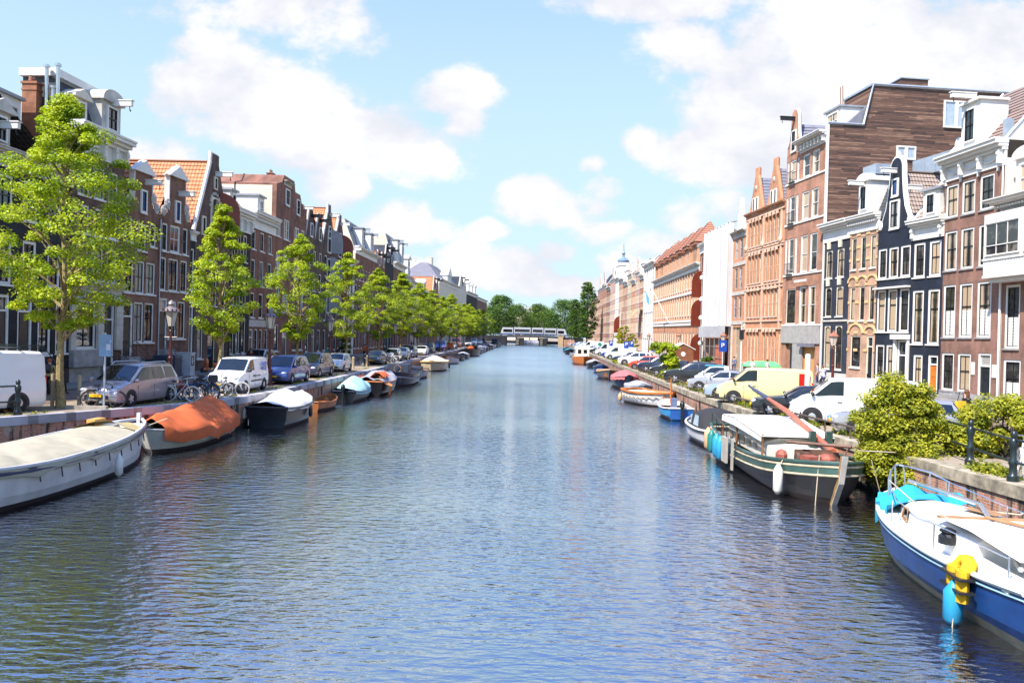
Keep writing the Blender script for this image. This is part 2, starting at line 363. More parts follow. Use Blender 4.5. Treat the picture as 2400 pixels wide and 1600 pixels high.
# ---------------------------------------------------------------- houses
WCACHE = {}
def wstyle(frame=WHITE, sash=BLACKP, fw=.11, nx=2, tr=(.52,), pane=PANE, bar=.045, sill=WHITE, arch=False, lower=0, blinds=False, proud=False):
    return dict(frame=frame, sash=sash, fw=fw, nx=nx, tr=tr, pane=pane, bar=bar, sill=sill, arch=arch, lower=lower, blinds=blinds, proud=proud)
BLINDM = P('white_shutter', (.7,.68,.64), .6, var=.05)
def win_meshes(key, st, w, h):
    k = (key, round(w, 2), round(h, 2))
    if k in WCACHE: return WCACHE[k]
    f = st['fw']; y0, y1 = .05, .16
    if st['proud']: y0, y1 = -.12, .0
    m = MB()
    m.bx(-w/2, -w/2+f, y0, y1, 0, h); m.bx(w/2-f, w/2, y0, y1, 0, h); m.bx(-w/2+f, w/2-f, y0, y1, 0, f*.8)
    if st['arch']:
        n = 8; pts = [(-w/2+f, h), (w/2-f, h)]
        r = w/2-f
        pts = [(w/2-f, h)] + [(r*math.cos(PI*i/n), h-f-r*.55+r*.55*math.sin(PI*i/n)) for i in range(n+1)] + [(-w/2+f, h)]
        m.prism(pts, y0, y1)
    else: m.bx(-w/2+f, w/2-f, y0, y1, h-f, h)
    frame = m.mesh('window_frame', st['frame'])
    sash = None
    s = MB(); b = st['bar']; a0, a1 = y0+.03, y1-.02; iw = w-2*f; z0, z1 = f*.8, h-f
    s.bx(-iw/2, -iw/2+b, a0, a1, z0, z1); s.bx(iw/2-b, iw/2, a0, a1, z0, z1); s.bx(-iw/2+b, iw/2-b, a0, a1, z0, z0+b); s.bx(-iw/2+b, iw/2-b, a0, a1, z1-b, z1)
    for tfrac in st['tr']:
        z = lerp(z0, z1, tfrac); s.bx(-iw/2+b, iw/2-b, a0-.012, a1-.012, z-b*.6, z+b*.6)
    for i in range(1, st['nx']):
        x = -iw/2 + iw*i/st['nx']; s.bx(x-b*.35, x+b*.35, a0+.006, a1-.006, z0+b, z1-b)
    sash = s.mesh('sash', st['sash'])
    p = MB(); p.q((-iw/2, a1-.012, z0), (iw/2, a1-.012, z0), (iw/2, a1-.012, z1), (-iw/2, a1-.012, z1)); pane = p.mesh('pane', st['pane'])
    sill = None
    if st['sill']:
        l = MB(); l.bx(-w/2-.06, w/2+.06, -.09, y0-.002, -.1, -.002); sill = l.mesh('sill', st['sill'])
    bl = None
    if st['blinds']:
        q = MB(); n = int((z1-z0)*.5/.09)
        for i in range(n):
            z = z0+b+.09*i; q.add([(-iw/2+b,a1-.03,z),(iw/2-b,a1-.03,z),(iw/2-b,a1-.016,z+.07),(-iw/2+b,a1-.016,z+.07)], [(0,1,2,3)])
        bl = q.mesh('shutter', BLINDM)
    WCACHE[k] = (frame, sash, pane, sill, bl); return WCACHE[k]
STY = {
 'std': wstyle(), 'tall': wstyle(tr=(.66,)), 'dark': wstyle(pane=PANED, nx=1, tr=(.6,)), 'big': wstyle(fw=.16, tr=(.64,), nx=2, pane=PANED),
 'white': wstyle(sash=WHITE, nx=2, tr=(.5,)), 'cream': wstyle(frame=CREAM, nx=1, tr=(.62,), pane=PANEW), 'creamarch': wstyle(frame=CREAM, nx=1, tr=(.62,), pane=PANEW, arch=True),
 'arch': wstyle(nx=1, tr=(.6,), arch=True, fw=.13), 'sun': wstyle(fw=.15, nx=2, tr=(.55,), pane=PANEW, sill=GREYST), 'sunblind': wstyle(fw=.15, nx=2, tr=(.58,), pane=PANEW, sill=GREYST, blinds=True),
 'navy': wstyle(fw=.17, nx=2, tr=(.55,), pane=PANEW), 'navytall': wstyle(fw=.17, nx=1, tr=(.66,), pane=PANEW),
 'far': wstyle(fw=.14, nx=1, tr=(.55,), pane=PANED), 'farsun': wstyle(fw=.14, nx=1, tr=(.55,), pane=PANEW, frame=CREAM, sash=CREAM), 'plain': wstyle(frame=WHITE, sash=WHITE, fw=.13, nx=1, tr=(.5,), pane=PANEW),
 'blue': wstyle(fw=.1, nx=1, tr=(), pane=P('blue_shutter', (.03,.07,.2), .5)), 'dorm': wstyle(fw=.1, nx=2, tr=(.5,), proud=True, sill=None), 'dormw': wstyle(fw=.1, sash=WHITE, nx=2, tr=(.5,), proud=True, sill=None, pane=PANEW),
 'proudblue': wstyle(fw=.12, nx=1, tr=(), proud=True, pane=P('blue_shutter', (.03,.07,.2), .5)), 'proud': wstyle(fw=.12, nx=2, tr=(.5,), proud=True), 'parch': wstyle(frame=CREAM, nx=1, tr=(.6,), pane=PANED, arch=True, fw=.12, proud=True, sill=None), 'slit': wstyle(frame=STONE, sash=BLACKP, fw=.06, nx=1, tr=(), pane=PANED, sill=None),
 'terra': wstyle(frame=P('terracotta_trim', (.5,.24,.13), .8), sash=CREAM, fw=.08, nx=1, tr=(.5,), pane=PANEW, sill=STONE), 'grey': wstyle(frame=P('grey_frame', (.4,.4,.42), .5), sash=P('grey_frame', (.4,.4,.42), .5), fw=.1, nx=1, tr=(.5,), pane=PANEW, sill=None),
 'blackw': wstyle(frame=CREAM, nx=1, tr=(.6,), pane=PANED, arch=True, fw=.12), 'modern': wstyle(fw=.06, sash=WHITE, nx=3, tr=(.3,), pane=PANEW, sill=None),
}
def slope(m, a, b, c, d, row=.36, lift=.05):
    a, b, c, d = (Vector(p) for p in (a, b, c, d)); L = ((d-a).length+(c-b).length)/2; n = max(1, int(L/row)); W_ = (b-a).length
    nn = (b-a).cross(d-a)
    nn = nn.normalized() if nn.length else Vector((0,0,1))
    if nn.z < 0: nn = -nn
    for i in range(n):
        t0, t1 = i/n, (i+1)/n
        p0, p1 = a.lerp(d, t0)+nn*lift, b.lerp(c, t0)+nn*lift; p2, p3 = b.lerp(c, t1), a.lerp(d, t1)
        u1 = (b.lerp(c, t0)-a.lerp(d, t0)).length; uo = (W_-u1)/2
        m.q(p0, p1, p2, p3, 0, [(uo,L*t0),(uo+u1,L*t0),(uo+u1,L*t1),(uo,L*t1)])
        q0, q1 = a.lerp(d, t0), b.lerp(c, t0); m.q(q0, q1, p1, p0, 0, [(uo,L*t0),(uo+u1,L*t0),(uo+u1,L*t0+.02),(uo,L*t0+.02)])
class House:
    def __init__(s, label, A, B, eave, depth, wm, side=None, name='canal_house', group='houses along the canal', cat='house', z=S):
        s.A, s.B = Vector((*A,0)), Vector((*B,0)); s.w = (s.B-s.A).length; s.e = eave; s.d = depth; s.wm = wm; s.side = side or wm
        dx_ = s.B-s.A; s.root = thing(name, label, cat, (A[0],A[1],z), math.atan2(dx_.y, dx_.x), group); s.op = []; s.root.rotation_euler[1] = R(RN.uniform(-.35,.35)) if name == 'canal_house' else 0
    def win(s, s0, s1, z0, z1, st='std', name='window', y=0., hole=True):
        sd = STY[st]; w, h = s1-s0, z1-z0
        if hole and not sd['proud']: s.op.append((s0, s1, z0, z1))
        fr, sa, pa, si, bl = win_meshes(st, sd, w, h)
        o = inst(name, fr, s.root, ((s0+s1)/2, y, z0))
        for nm, me in (('sash', sa), ('pane', pa), ('sill', si), ('shutter', bl)):
            if me: inst(nm, me, o)
        return o
    def grid(s, rows, cols, st='std'):          # rows [(z0,z1,style?)], cols [(s0,s1)]
        for r in rows:
            for c in cols: s.win(c[0], c[1], r[0], r[1], r[2] if len(r) > 2 else st)
    def door(s, s0, s1, z0, z1, m=DKWOOD, frame=WHITE, top=.75, y=0.):
        s.op.append((s0, s1, max(z0, .02), z1)); f = .14; M_ = MB()
        M_.bx(s0, s0+f, .04, .16, z0, z1); M_.bx(s1-f, s1, .04, .16, z0, z1); M_.bx(s0+f, s1-f, .04, .16, z1-f, z1); zt = lerp(z0, z1, top); M_.bx(s0+f, s1-f, .05, .15, zt-.05, zt+.05)
        o = M_.build('door_frame', frame, s.root)
        d_ = MB(); d_.bx(s0+f, s1-f, .1, .14, z0, zt-.05)
        ww = s1-s0-2*f
        for a, b in ((.1,.42),(.55,.92)): d_.bx(s0+f+ww*.18, s1-f-ww*.18, .085, .1, lerp(z0, zt, a), lerp(z0, zt, b))
        dd = d_.build('door', m, o)
        p = MB(); p.q((s0+f,.13,zt+.05),(s1-f,.13,zt+.05),(s1-f,.13,z1-f),(s0+f,.13,z1-f)); p.build('pane', PANED, o)
    def wall(s, zb=0., front=True):
        m = MB(); w, e, d = s.w, s.e, s.d
        xs = sorted({0., w, *[min(max(v, 0), w) for o in s.op for v in o[:2]]}); zs = sorted({zb, e, *[min(max(v, zb), e) for o in s.op for v in o[2:]]})
        for x0, x1 in zip(xs, xs[1:]):
            if x1-x0 < 1e-4: continue
            for z0, z1 in zip(zs, zs[1:]):
                cx, cz = (x0+x1)/2, (z0+z1)/2
                if any(o[0] < cx < o[1] and o[2] < cz < o[3] for o in s.op): continue
                m.q((x0,0,z0),(x1,0,z0),(x1,0,z1),(x0,0,z1))
        r = .24
        for a, b, c, f in s.op:
            m.q((a,0,c),(a,0,f),(a,r,f),(a,r,c)); m.q((b,0,c),(b,r,c),(b,r,f),(b,0,f)); m.q((a,0,f),(b,0,f),(b,r,f),(a,r,f)); m.q((a,0,c),(a,r,c),(b,r,c),(b,0,c)); m.q((a,r,c),(b,r,c),(b,r,f),(a,r,f))
        m.q((0,d,zb),(0,0,zb),(0,0,e),(0,d,e), 1); m.q((w,0,zb),(w,d,zb),(w,d,e),(w,0,e), 1); m.q((w,d,zb),(0,d,zb),(0,d,e),(w,d,e), 1)
        m.q((0,0,e-.03),(w,0,e-.03),(w,d,e-.03),(0,d,e-.03), 1)
        return m.build('wall', [s.wm, s.side], s.root)
    def box(s, name, x0, x1, y0, y1, z0, z1, m): k = MB(); k.bx(x0,x1,y0,y1,z0,z1); return k.build(name, m, s.root)
    def cornice(s, z0, z1, proj=.5, m=WHITE, x0=-.12, x1=None, brackets=0, dent=False, name='cornice', y=0.):
        x1 = s.w+.12 if x1 is None else x1; k = MB(); h = z1-z0
        k.bx(x0+.1, x1-.1, y-.06, y+.1, z0, z0+h*.55); k.bx(x0+.1, x1-.1, y-.1, y+.1, z0-.06, z0+.03)
        for a, b, p in ((.55,.68,.3),(.68,.8,.6),(.8,.93,.9),(.93,1.,1.)): k.bx(x0+.1*(1-p), x1-.1*(1-p), y-proj*p, y+.12, z0+h*a, z0+h*b)
        if brackets:
            for i in range(brackets):
                x = lerp(x0+.3, x1-.3, i/(brackets-1)); k.prism([(x-.06,z0+.08),(x+.06,z0+.08),(x+.09,z0+h*.57),(x-.09,z0+h*.57)], y-proj*.5, y-.05); k.ball((x,y-proj*.42,z0+h*.42), (.12,.16,.16), 8, 5)
        if dent:
            n = int((x1-x0)/.26)
            for i in range(n): x = x0+.13+.26*i; k.bx(x, x+.13, y-proj*.55, y-.05, z0+h*.46, z0+h*.56)
        return k.build(name, m, s.root)
    def gable(s, pts, m=None, cop=WHITE, y1=.35, r=.13, y0=-.015, path=None):
        k = MB(); k.prism(pts, y0, y1); g = k.build('gable', m or s.wm, s.root)
        if cop:
            c = MB(); P_ = path or (pts[1:]+pts[:1])
            P_ = [(x, (y0+y1)/2, z) for x, z in P_]
            c.tube(P_, [r]*len(P_), 6); c.build('coping', cop, g)
        return g
    def roof_x(s, ridge, m, y0=.1, e0=None, xr=None, d=None, ov=.0, name='roof'):
        k = MB(); xr = s.w/2 if xr is None else xr; d = d or s.d; e = s.e if e0 is None else e0
        slope(k, (-ov,d,e), (-ov,y0,e), (xr,y0,ridge), (xr,d,ridge)); slope(k, (s.w+ov,y0,e), (s.w+ov,d,e), (xr,d,ridge), (xr,y0,ridge))
        k.q((0,d,e),(s.w,d,e),(xr,d,ridge),(xr,d,ridge)); k.tube([(xr,y0,ridge+.05),(xr,d,ridge+.05)], .1, 6)
        return k.build(name, m, s.root)
    def roof_y(s, ridge, m, yr=None, y0=0., side=None, e0=None, x0=0., x1=None):
        k = MB(); yr = s.d/2 if yr is None else yr; x1 = s.w if x1 is None else x1; e = s.e if e0 is None else e0
        slope(k, (x0,y0,e), (x1,y0,e), (x1,yr,ridge), (x0,yr,ridge)); slope(k, (x1,s.d,e), (x0,s.d,e), (x0,yr,ridge), (x1,yr,ridge))
        o = k.build('roof', m, s.root); 
        for x in (x0, x1): g = MB(); g.poly([(x,y0+.01,e-.04),(x,s.d,e-.04),(x,yr,ridge-.02)]); g.build('side_wall', side or s.side, s.root)
        v = MB()
        for x in (x0, x1): v.tube([(x,y0,e+.06),(x,yr,ridge+.06),(x,s.d,e+.06)], .1, 5)
        v.build('verge', ZINC, o); return o
    def mansard(s, zk, m, yk=1.6, y0=.15, top=LEAD, x0=0., x1=None, side=True, name='roof'):
        x1 = s.w if x1 is None else x1; k = MB(); e = s.e
        slope(k, (x0,y0,e), (x1,y0,e), (x1,yk,zk), (x0,yk,zk), .3, .025)
        o = k.build(name, m, s.root); f = MB(); f.q((x0,yk,zk),(x1,yk,zk),(x1,s.d,zk+.1),(x0,s.d,zk+.1)); f.bx(x0,x1,yk-.08,yk+.12,zk-.05,zk+.14); f.build('flat_roof', top, s.root)
        for x in (x0, x1): g = MB(); g.poly([(x,y0,e),(x,s.d,e),(x,s.d,zk+.08),(x,yk,zk)]); g.build('side_wall', s.side, s.root)
        return o
    def dormer(s, s0, s1, z0, z1, y=.2, dep=2., m=WHITE, st='dorm', top='flat', rm=LEAD, wmx=.22):
        k = MB(); k.bx(s0, s1, y, y+dep, z0, z1); w = s1-s0; c = (s0+s1)/2
        o = k.build('dormer', m, s.root); r_ = MB()
        if top == 'flat': r_.bx(s0-.14, s1+.14, y-.2, y+dep, z1+.002, z1+.16)
        elif top == 'ped':
            r_.prism([(s0-.2,z1+.002),(s1+.2,z1+.002),(s1+.2,z1+.14),(c,z1+.2+w*.3),(s0-.2,z1+.14)], y-.22, y+dep)
        else:
            n = 10; r_.prism([(s0-.16,z1+.002),(s1+.16,z1+.002)]+[(c+(w/2+.16)*math.cos(PI*i/n), z1+.12+(w*.33)*math.sin(PI*i/n)) for i in range(n+1)], y-.2, y+dep)
        r_.build('dormer_roof', m if top != 'flat' else rm, o)
        sd = STY[st]; ww = w*(1-2*wmx); h = (z1-z0)*.74; fr, sa, pa, si, bl = win_meshes(st, sd, ww, h)
        a = inst('window', fr, o, (c, y-.0, z0+(z1-z0)*.14))
        for nm, me in (('sash', sa), ('pane', pa)):                # kept one level deep: sash and pane beside the frame
            q = inst(nm, me, o, a.location)
        return o
    def beam(s, x, z, y0=.2, out=1.1, m=WHITE):
        k = MB(); k.bx(x-.11, x+.11, -out, y0, z, z+.3); k.bx(x-.15, x+.15, -out-.06, y0, z+.302, z+.36); o = k.build('hoist_beam', m, s.root)
        h = MB(); h.tube([(x,-out+.15,z),(x,-out+.15,z-.2),(x+.07,-out+.15,z-.3),(x+.12,-out+.15,z-.2)], .025, 5); h.build('hook', IRON, o)
    def chimney(s, x, y, z0, z1, m, w=.8, d=.6, pots=2):
        k = MB(); k.cb((x,y,(z0+z1)/2), (w,d,z1-z0)); k.cb((x,y,z1+.062), (w+.12,d+.12,.12)); k.cb((x,y,z1-.3), (w+.07,d+.07,.1)); o = k.build('chimney', m, s.root)
        p = MB()
        for i in range(pots): p.lathe([(.1,0),(.12,.05),(.09,.3),(.11,.34)], 8, (x-w/2+w*(i+.5)/pots, y, z1+.124))
        if pots: p.build('chimney_pot', P('pot_clay', (.3,.13,.08), .8), o)
    def plinth(s, h, m=GREYST, x0=0., x1=None, y=-.06):
        s.box('plinth', x0, s.w if x1 is None else x1, y, .0, .0, h, m)
    def band(s, z, m=STONE, h=.16, p=.07, x0=0., x1=None): s.box('string_course', x0, s.w if x1 is None else x1, -p, -.002, z, z+h, m)
    def steps(s, s0, s1, z, m=GREYST, n=5, run=.26, rail=True):
        k = MB()
        for i in range(n): k.bx(s0, s1, -.3-run*(n-i), -.012, z*i/n+.002, z*(i+1)/n)
        o = k.build('stoop', m, s.root)
        if rail:
            r_ = MB(); L = run*n+.3
            for x in (s0+.05, s1-.05):
                r_.tube([(x,-L+.1,.1),(x,-L+.1,1.0),(x,-.3,z+.95),(x,-.05,z+.95)], .022, 5); r_.tube([(x,-.3,z),(x,-.3,z+.95)], .022, 5)
                r_.tube([(x,-L+.1,.55),(x,-.3,z+.5)], .014, 5)
                r_.ball((x,-L+.1,1.05), .05, 6, 4)
            r_.build('handrail', IRON, o)
    def pipe(s, x, z0=0., z1=None, m=ZINC): k = MB(); k.tube([(x,-.09,z0),(x,-.09,z1 or s.e)], .05, 6); k.build('downpipe', m, s.root)
    def shutter(s, x, z0, z1, w=1.1, m=None, y=-.02, arch=True, ang=70):     # a hinged leaf standing open
        c = math.cos(R(ang)); sn = math.sin(R(ang)); n = 6; h = z1-z0
        pts = [(0,0),(w,0)] + ([(w, h-w), *[(w*math.cos(PI/2*i/n), h-w+w*math.sin(PI/2*i/n)) for i in range(1, n+1)]] if arch else [(w,h),(0,h)])
        k = MB(); a = [(x+u_*c, y-u_*sn, z0+v_) for u_, v_ in pts]; b = [(px_+.05*sn, py_+.05*c, pz_) for px_, py_, pz_ in a]; n_ = len(a)
        k.add(a+b, [tuple(range(n_)), tuple(range(2*n_-1,n_-1,-1))]+[(i,i+n_,(i+1)%n_+n_,(i+1)%n_) for i in range(n_)])
        return k.build('shutter', m, s.root)
    def scroll(s, pts, m=STONE, r=.22):
        k = MB()
        for x, z in pts: k.ball((x,-.02,z), (r,.14,r*1.3), 8, 5); k.ball((x,-.1,z+.05), (r*.5,.12,r*.5), 7, 4)
        k.build('carving', m, s.root)
# ---------------------------------------------------------------- left-hand houses
BRN = BRICK('brown_brick', (.3,.128,.08), (.2,.093,.062), (.27,.2,.15), stain=.5)
BRN2 = BRICK('red_brown_brick', (.34,.125,.075), (.24,.095,.062), (.27,.2,.16), stain=.4)
BLK = BRICK('black_brick', (.014,.014,.017), (.01,.01,.012), (.016,.016,.018), stain=.4)
DRK = BRICK('sooty_brick', (.17,.09,.065), (.115,.065,.05), (.16,.13,.11), stain=.6)
ORB = BRICK('orange_brick', (.42,.15,.06), (.3,.1,.045), (.3,.22,.16), stain=.35)
OTILE = TILE('orange_tile', (.55,.2,.085), (.66,.27,.12)); DTILE = TILE('dark_tile', (.06,.05,.05), (.1,.08,.075)); GTILE = TILE('grey_brown_tile', (.33,.25,.21), (.42,.33,.28))
REDSH = P('red_brown_shutter', (.2,.035,.016), .5, var=.15); CREAMW = P('cream_plaster', (.62,.53,.42), .8, var=.08)
LX = lambda y: -25.5 + .02*(y-45) if y < 45 else (-25.5 + .075*(y-45) if y < 57 else -24.6 + .0025*(y-57) + max(0,y-206)*.034)
LG = 'houses along the left quay'
def LH(label, y0, y1, eave, depth, wm, **k): return House(label, (LX(y0+.01),y0), (LX(y1-.01),y1), eave, depth, wm, group=LG, **k)

h = LH('black brick house with tall white-framed windows behind the white roof-racked van', 28.5, 43.4, 11.6, 11, BLK)
for a, b, z0, z1, st in ((8.95,10.1,5.2,7.6,'big'),(10.9,12.0,5.3,7.5,'big'),(12.9,14.0,5.3,7.5,'big'),(6.7,7.9,5.2,7.6,'big'),(4.4,5.5,5.2,7.6,'big'),(12.2,13.3,1.7,4.55,'big'),(13.7,14.75,1.75,4.55,'big'),(6.6,7.8,1.8,4.6,'big'),(4.4,5.5,1.8,4.6,'big'),
    (8.95,10.1,8.5,10.5,'std'),(10.9,12.0,8.5,10.5,'std'),(12.9,14.0,8.5,10.5,'std'),(6.7,7.9,8.5,10.5,'std')): h.win(a,b,z0,z1,st)
h.door(8.9,10.0,1.6,4.7); h.door(10.6,11.75,1.6,4.7); h.steps(8.7,11.9,1.5); h.cornice(10.9,11.75,.5,STONE)
h.wall(); h.roof_x(14.6, DTILE, y0=.6, xr=9.6); h.dormer(9.0,10.5,11.9,13.6,y=.5,dep=2.5,top='ped',m=STONE); h.plinth(.9, BLACKP)
h.dormer(11.6,13.6,11.9,15.2,y=2.1,dep=3,m=WHITE,st='dormw',wmx=.12); h.beam(9.7,12.75,y0=1.,out=.5)
h.chimney(14.35,2.0,10.8,16.3,ORB,.5,.8,2)
k = MB()
for x, y, z in ((14.5,1.3,17.3),(14.6,1.0,16.2),(14.55,.7,17.4)): k.lathe([(.1,10.9),(.1,z),(.17,z),(.17,z+.12),(.02,z+.2)], 10, (x,y,0))
k.bx(14.45,14.65,.6,1.4,13.8,13.86); k.build('steel_flue', STEEL, h.root, smooth=40)

h = LH('dark house with white stone shopfront and round-topped dormer beside the black house', 43.4, 48.4, 14.0, 3., DRK)
h.win(.45,2.45,1.95,4.75,'big'); h.door(3.05,4.3,.9,4.75, top=.72)
for a, b in ((.5,1.6),(2.0,3.05),(3.4,4.4)):
    h.win(a,b,5.95,7.9,'std'); h.win(a,b,8.5,10.1,'std'); h.win(a,b,10.65,12.45,'std')
h.wall(); k = MB()
for a, b in ((0,.43),(2.47,3.03),(4.32,5.0)): k.bx(a,b,-.14,-.002,1.85,4.85)
for i in range(8):
    for a, b in ((0,.43),(2.47,3.03),(4.32,5.0)): k.bx(a-.01,b+.01,-.16,-.14,1.95+.36*i,2.22+.36*i)
k.build('stone_front', STONE, h.root); h.cornice(4.86,5.85,.4,STONE,x0=-.05,x1=5.05,name='shop_cornice'); h.box('parapet_panel',.0,2.75,-.3,-.02,.95,1.9,GREYST); h.plinth(.9, GREYST, 0, 2.9)
h.cornice(13.0,14.6,.75,WHITE,brackets=5); h.side = SLATE; h.mansard(16.9, SLATE, yk=1.2); h.dormer(2.5,4.4,14.6,16.5,y=-.05,dep=2.,m=STONE,st='dorm',top='arch'); h.beam(3.5,16.35,out=1.3)
h.dormer(.3,1.5,14.7,16.0,y=.2,dep=1.5,m=CREAM,top='ped'); h.steps(3.0,4.4,.85,n=4)
h.box('roof_ledge',-.2,4.4,.9,3.1,16.98,17.4,WHITE)

SCR = P('carved_stone', (.5,.47,.44), .85, var=.35, scale=6, bump=.5)
for i, (y0, y1, lab) in enumerate(((48.4,52.5,'brown brick spout-gabled house with blue attic shutter right of the white shopfront'), (52.5,56.65,'brown brick neck-gabled house with blue attic shutter next to the pointed dark gable'))):
    h = LH(lab, y0, y1, 10.45, 12, BRN)
    h.door(.14,1.26,1.45 if i == 0 else 1.85,4.75 if i == 0 else 5.25)
    for a, b in ((1.34,2.44),(2.55,3.65)): h.win(a,b,2.3+.2*i,4.85+.25*i,'tall')
    if i == 0:
        h.grid([(5.42,7.48)], [(.15,1.2),(1.42,2.45),(2.63,3.7)], 'std'); h.win(1.6,2.55,8.15,9.9,'std'); h.win(3.0,3.7,8.55,10.05,'std'); h.win(.3,1.0,8.55,10.05,'std')
    else:
        h.grid([(5.78,8.0)], [(.12,1.0),(1.27,2.57),(2.87,3.8)], 'std'); h.win(1.4,2.75,8.43,10.3,'white'); h.win(.38,1.1,8.43,10.3,'std'); h.win(3.1,3.8,8.43,10.3,'std')
    h.wall(); n0, n1 = (1.05,3.05) if i == 0 else (1.15,3.25); zt = 13.1 if i == 0 else 13.6; e = 10.45
    h.gable([(0,e),(4.1,e),(4.1,e+.35),(n1+.2,e+.6),(n1,e+1.3),(n1,zt),(n0,zt),(n0,e+1.3),(n0-.2,e+.6),(0,e+.35)], cop=None)
    h.gable([(n0-.3,zt),(n1+.3,zt),((n0+n1)/2,zt+.85)], m=WHITE, cop=WHITE, y0=-.2, y1=.3, r=.09)
    h.win((n0+n1)/2-.35,(n0+n1)/2+.35,e+.15,e+1.6,'proudblue'); h.beam((n0+n1)/2+.25,e+1.95,out=1.1); h.scroll([(.45,e+.65),(3.65,e+.65),(n0-.25,e+1.2),(n1+.22,e+1.2)], SCR, .3)
    k = MB()
    for x in (n0-.09, n1+.002): k.bx(x,x+.09,-.05,.3,e+.8,zt)
    k.build('gable_trim', WHITE, h.root)
    h.roof_x(13.7, OTILE, y0=.3, e0=10.4); h.plinth(1.2, BLACKP, 1.3); h.steps(.05,1.3,1.4 if i == 0 else 1.8, n=6)
    h.win(1.55,2.35,.3,1.1,'dark'); h.win(2.7,3.5,.3,1.1,'dark')
    if i: h.pipe(.02)

h = LH('pointed dark Gothic warehouse gable with arched loft doors, orange roof and open red-brown shutter', 57.4, 64.0, 9.9, 13, DRK)
h.grid([(1.0,3.6,'dark'),(4.9,7.0,'dark')], [(.7,1.7),(4.9,5.9)]); h.win(2.6,4.0,.1,3.4,'blackw'); h.win(2.5,4.1,5.,8.6,'blackw'); h.wall(); e = 9.9
h.gable([(0,e),(6.6,e),(6.6,e+.5),(3.95,15.9),(3.95,16.6),(2.65,16.6),(2.65,15.9),(0,e+.5)], cop=WHITE, r=.16, path=[(0,e+.5),(2.65,15.9),(2.65,16.6),(3.95,16.6)])
h.roof_x(16.0, OTILE, y0=.33, e0=9.8); h.beam(3.4,14.95,out=1.3); h.win(2.5,4.1,10.2,13.3,'parch'); h.win(3.0,3.6,13.9,14.9,'parch')
h.shutter(4.3,10.4,13.9,1.5,REDSH); h.win(.95,1.6,10.15,11.6,'parch')
k = MB()
for i in range(9): k.prism([(3.3+.95*math.cos(PI*i/8)-.1,12.6+1.0*math.sin(PI*i/8)-.1),(3.3+.95*math.cos(PI*i/8)+.1,12.6+1.0*math.sin(PI*i/8)-.1),(3.3+.95*math.cos(PI*i/8)+.1,12.6+1.0*math.sin(PI*i/8)+.12),(3.3+.95*math.cos(PI*i/8)-.1,12.6+1.0*math.sin(PI*i/8)+.12)],-.1,-.018)
k.build('arch_stones', STONE, h.root)
h = LH('very narrow white-framed doorway house squeezed beside the pointed dark gable', 56.65, 57.4, 10.2, 9, BLK)
h.door(.05,.7,1.0,4.9); h.win(.1,.65,6.0,9.,'std'); h.wall(); h.cornice(9.6,10.25,.3); h.gable([(0,5.0),(.75,5.),(.37,6.)],m=WHITE,cop=None,y0=-.12,y1=-.01); h.chimney(.4,1.,10.1,12.4,WHITE,.6,.5,1)

h = LH('black house with arched cream windows under a bracketed white cornice', 64.1, 68.65, 12.6, 10, BLK)
h.grid([(8.95,11.25,'blackw'),(5.2,7.9,'blackw'),(1.2,4.2,'blackw')], [(.35,1.15),(1.6,2.45),(2.9,3.8)]); h.wall(); h.cornice(11.5,13.25,.6,WHITE,brackets=4); h.mansard(15.0, GTILE, yk=2.2); h.dormer(.5,1.9,12.9,14.6,y=.3,top='flat'); h.plinth(1., GREYST)
h = LH('brown brick house with dentilled white cornice beside the tall dark red brick house', 68.65, 75.2, 12.3, 10, BRN2)
h.grid([(10.3,12.0),(7.15,9.42),(4.3,6.5)], [(.3,1.3),(2.4,3.5),(4.6,5.7)], 'std'); h.grid([(.9,3.3,'dark')], [(1.5,2.3),(2.7,3.5),(4.2,5.0)]); h.door(.2,1.1,.3,3.3)
h.wall(); h.cornice(12.2,13.7,.6,WHITE,dent=True); h.mansard(15.6, GTILE, yk=3., top=ZINC); h.dormer(2.6,4.4,13.2,15.3,y=.4,dep=2.6,st='dormw'); h.box('ground_front',0,6.5,-.05,-.002,3.5,4.1,STONE); h.box('light_shaft',2.5,6.4,5.,9.,13.,16.4,CREAMW)
h = LH('tall dark red brick house with bay and stepped parapets, tallest behind the third tree', 75.2, 85.3, 14.6, 11, BRN2)
h.grid([(12.25,13.9,'white'),(8.6,10.7,'white'),(5.,7.4,'white'),(1.2,3.8,'dark')], [(.3,1.6),(6.,7.7),(8.3,9.6)]); h.grid([(12.2,14.2,'white'),(8.6,10.7,'white'),(5.,7.4,'white')], [(2.5,4.3)]); h.door(2.7,4.2,.2,3.3); h.wall()
h.gable([(.0,14.6),(10.1,14.6),(10.1,16.6),(8.2,16.6),(7.6,17.4),(5.9,17.4),(5.5,18.4),(2.2,18.4),(1.6,17.6),(.0,17.2)], cop=BLACKP, y1=8., r=.09); h.win(2.6,3.9,15.6,17.2,'proud'); h.win(6.3,7.4,15.2,16.8,'proud'); h.chimney(7.2,3.,17.,19.4,BRN2); h.cornice(17.5,17.9,.4,STONE,x0=2.0,x1=4.6); h.beam(8.8,16.1)
h.box('side_panel',-.03,-.003,.4,7.5,12.9,17.,CREAMW)

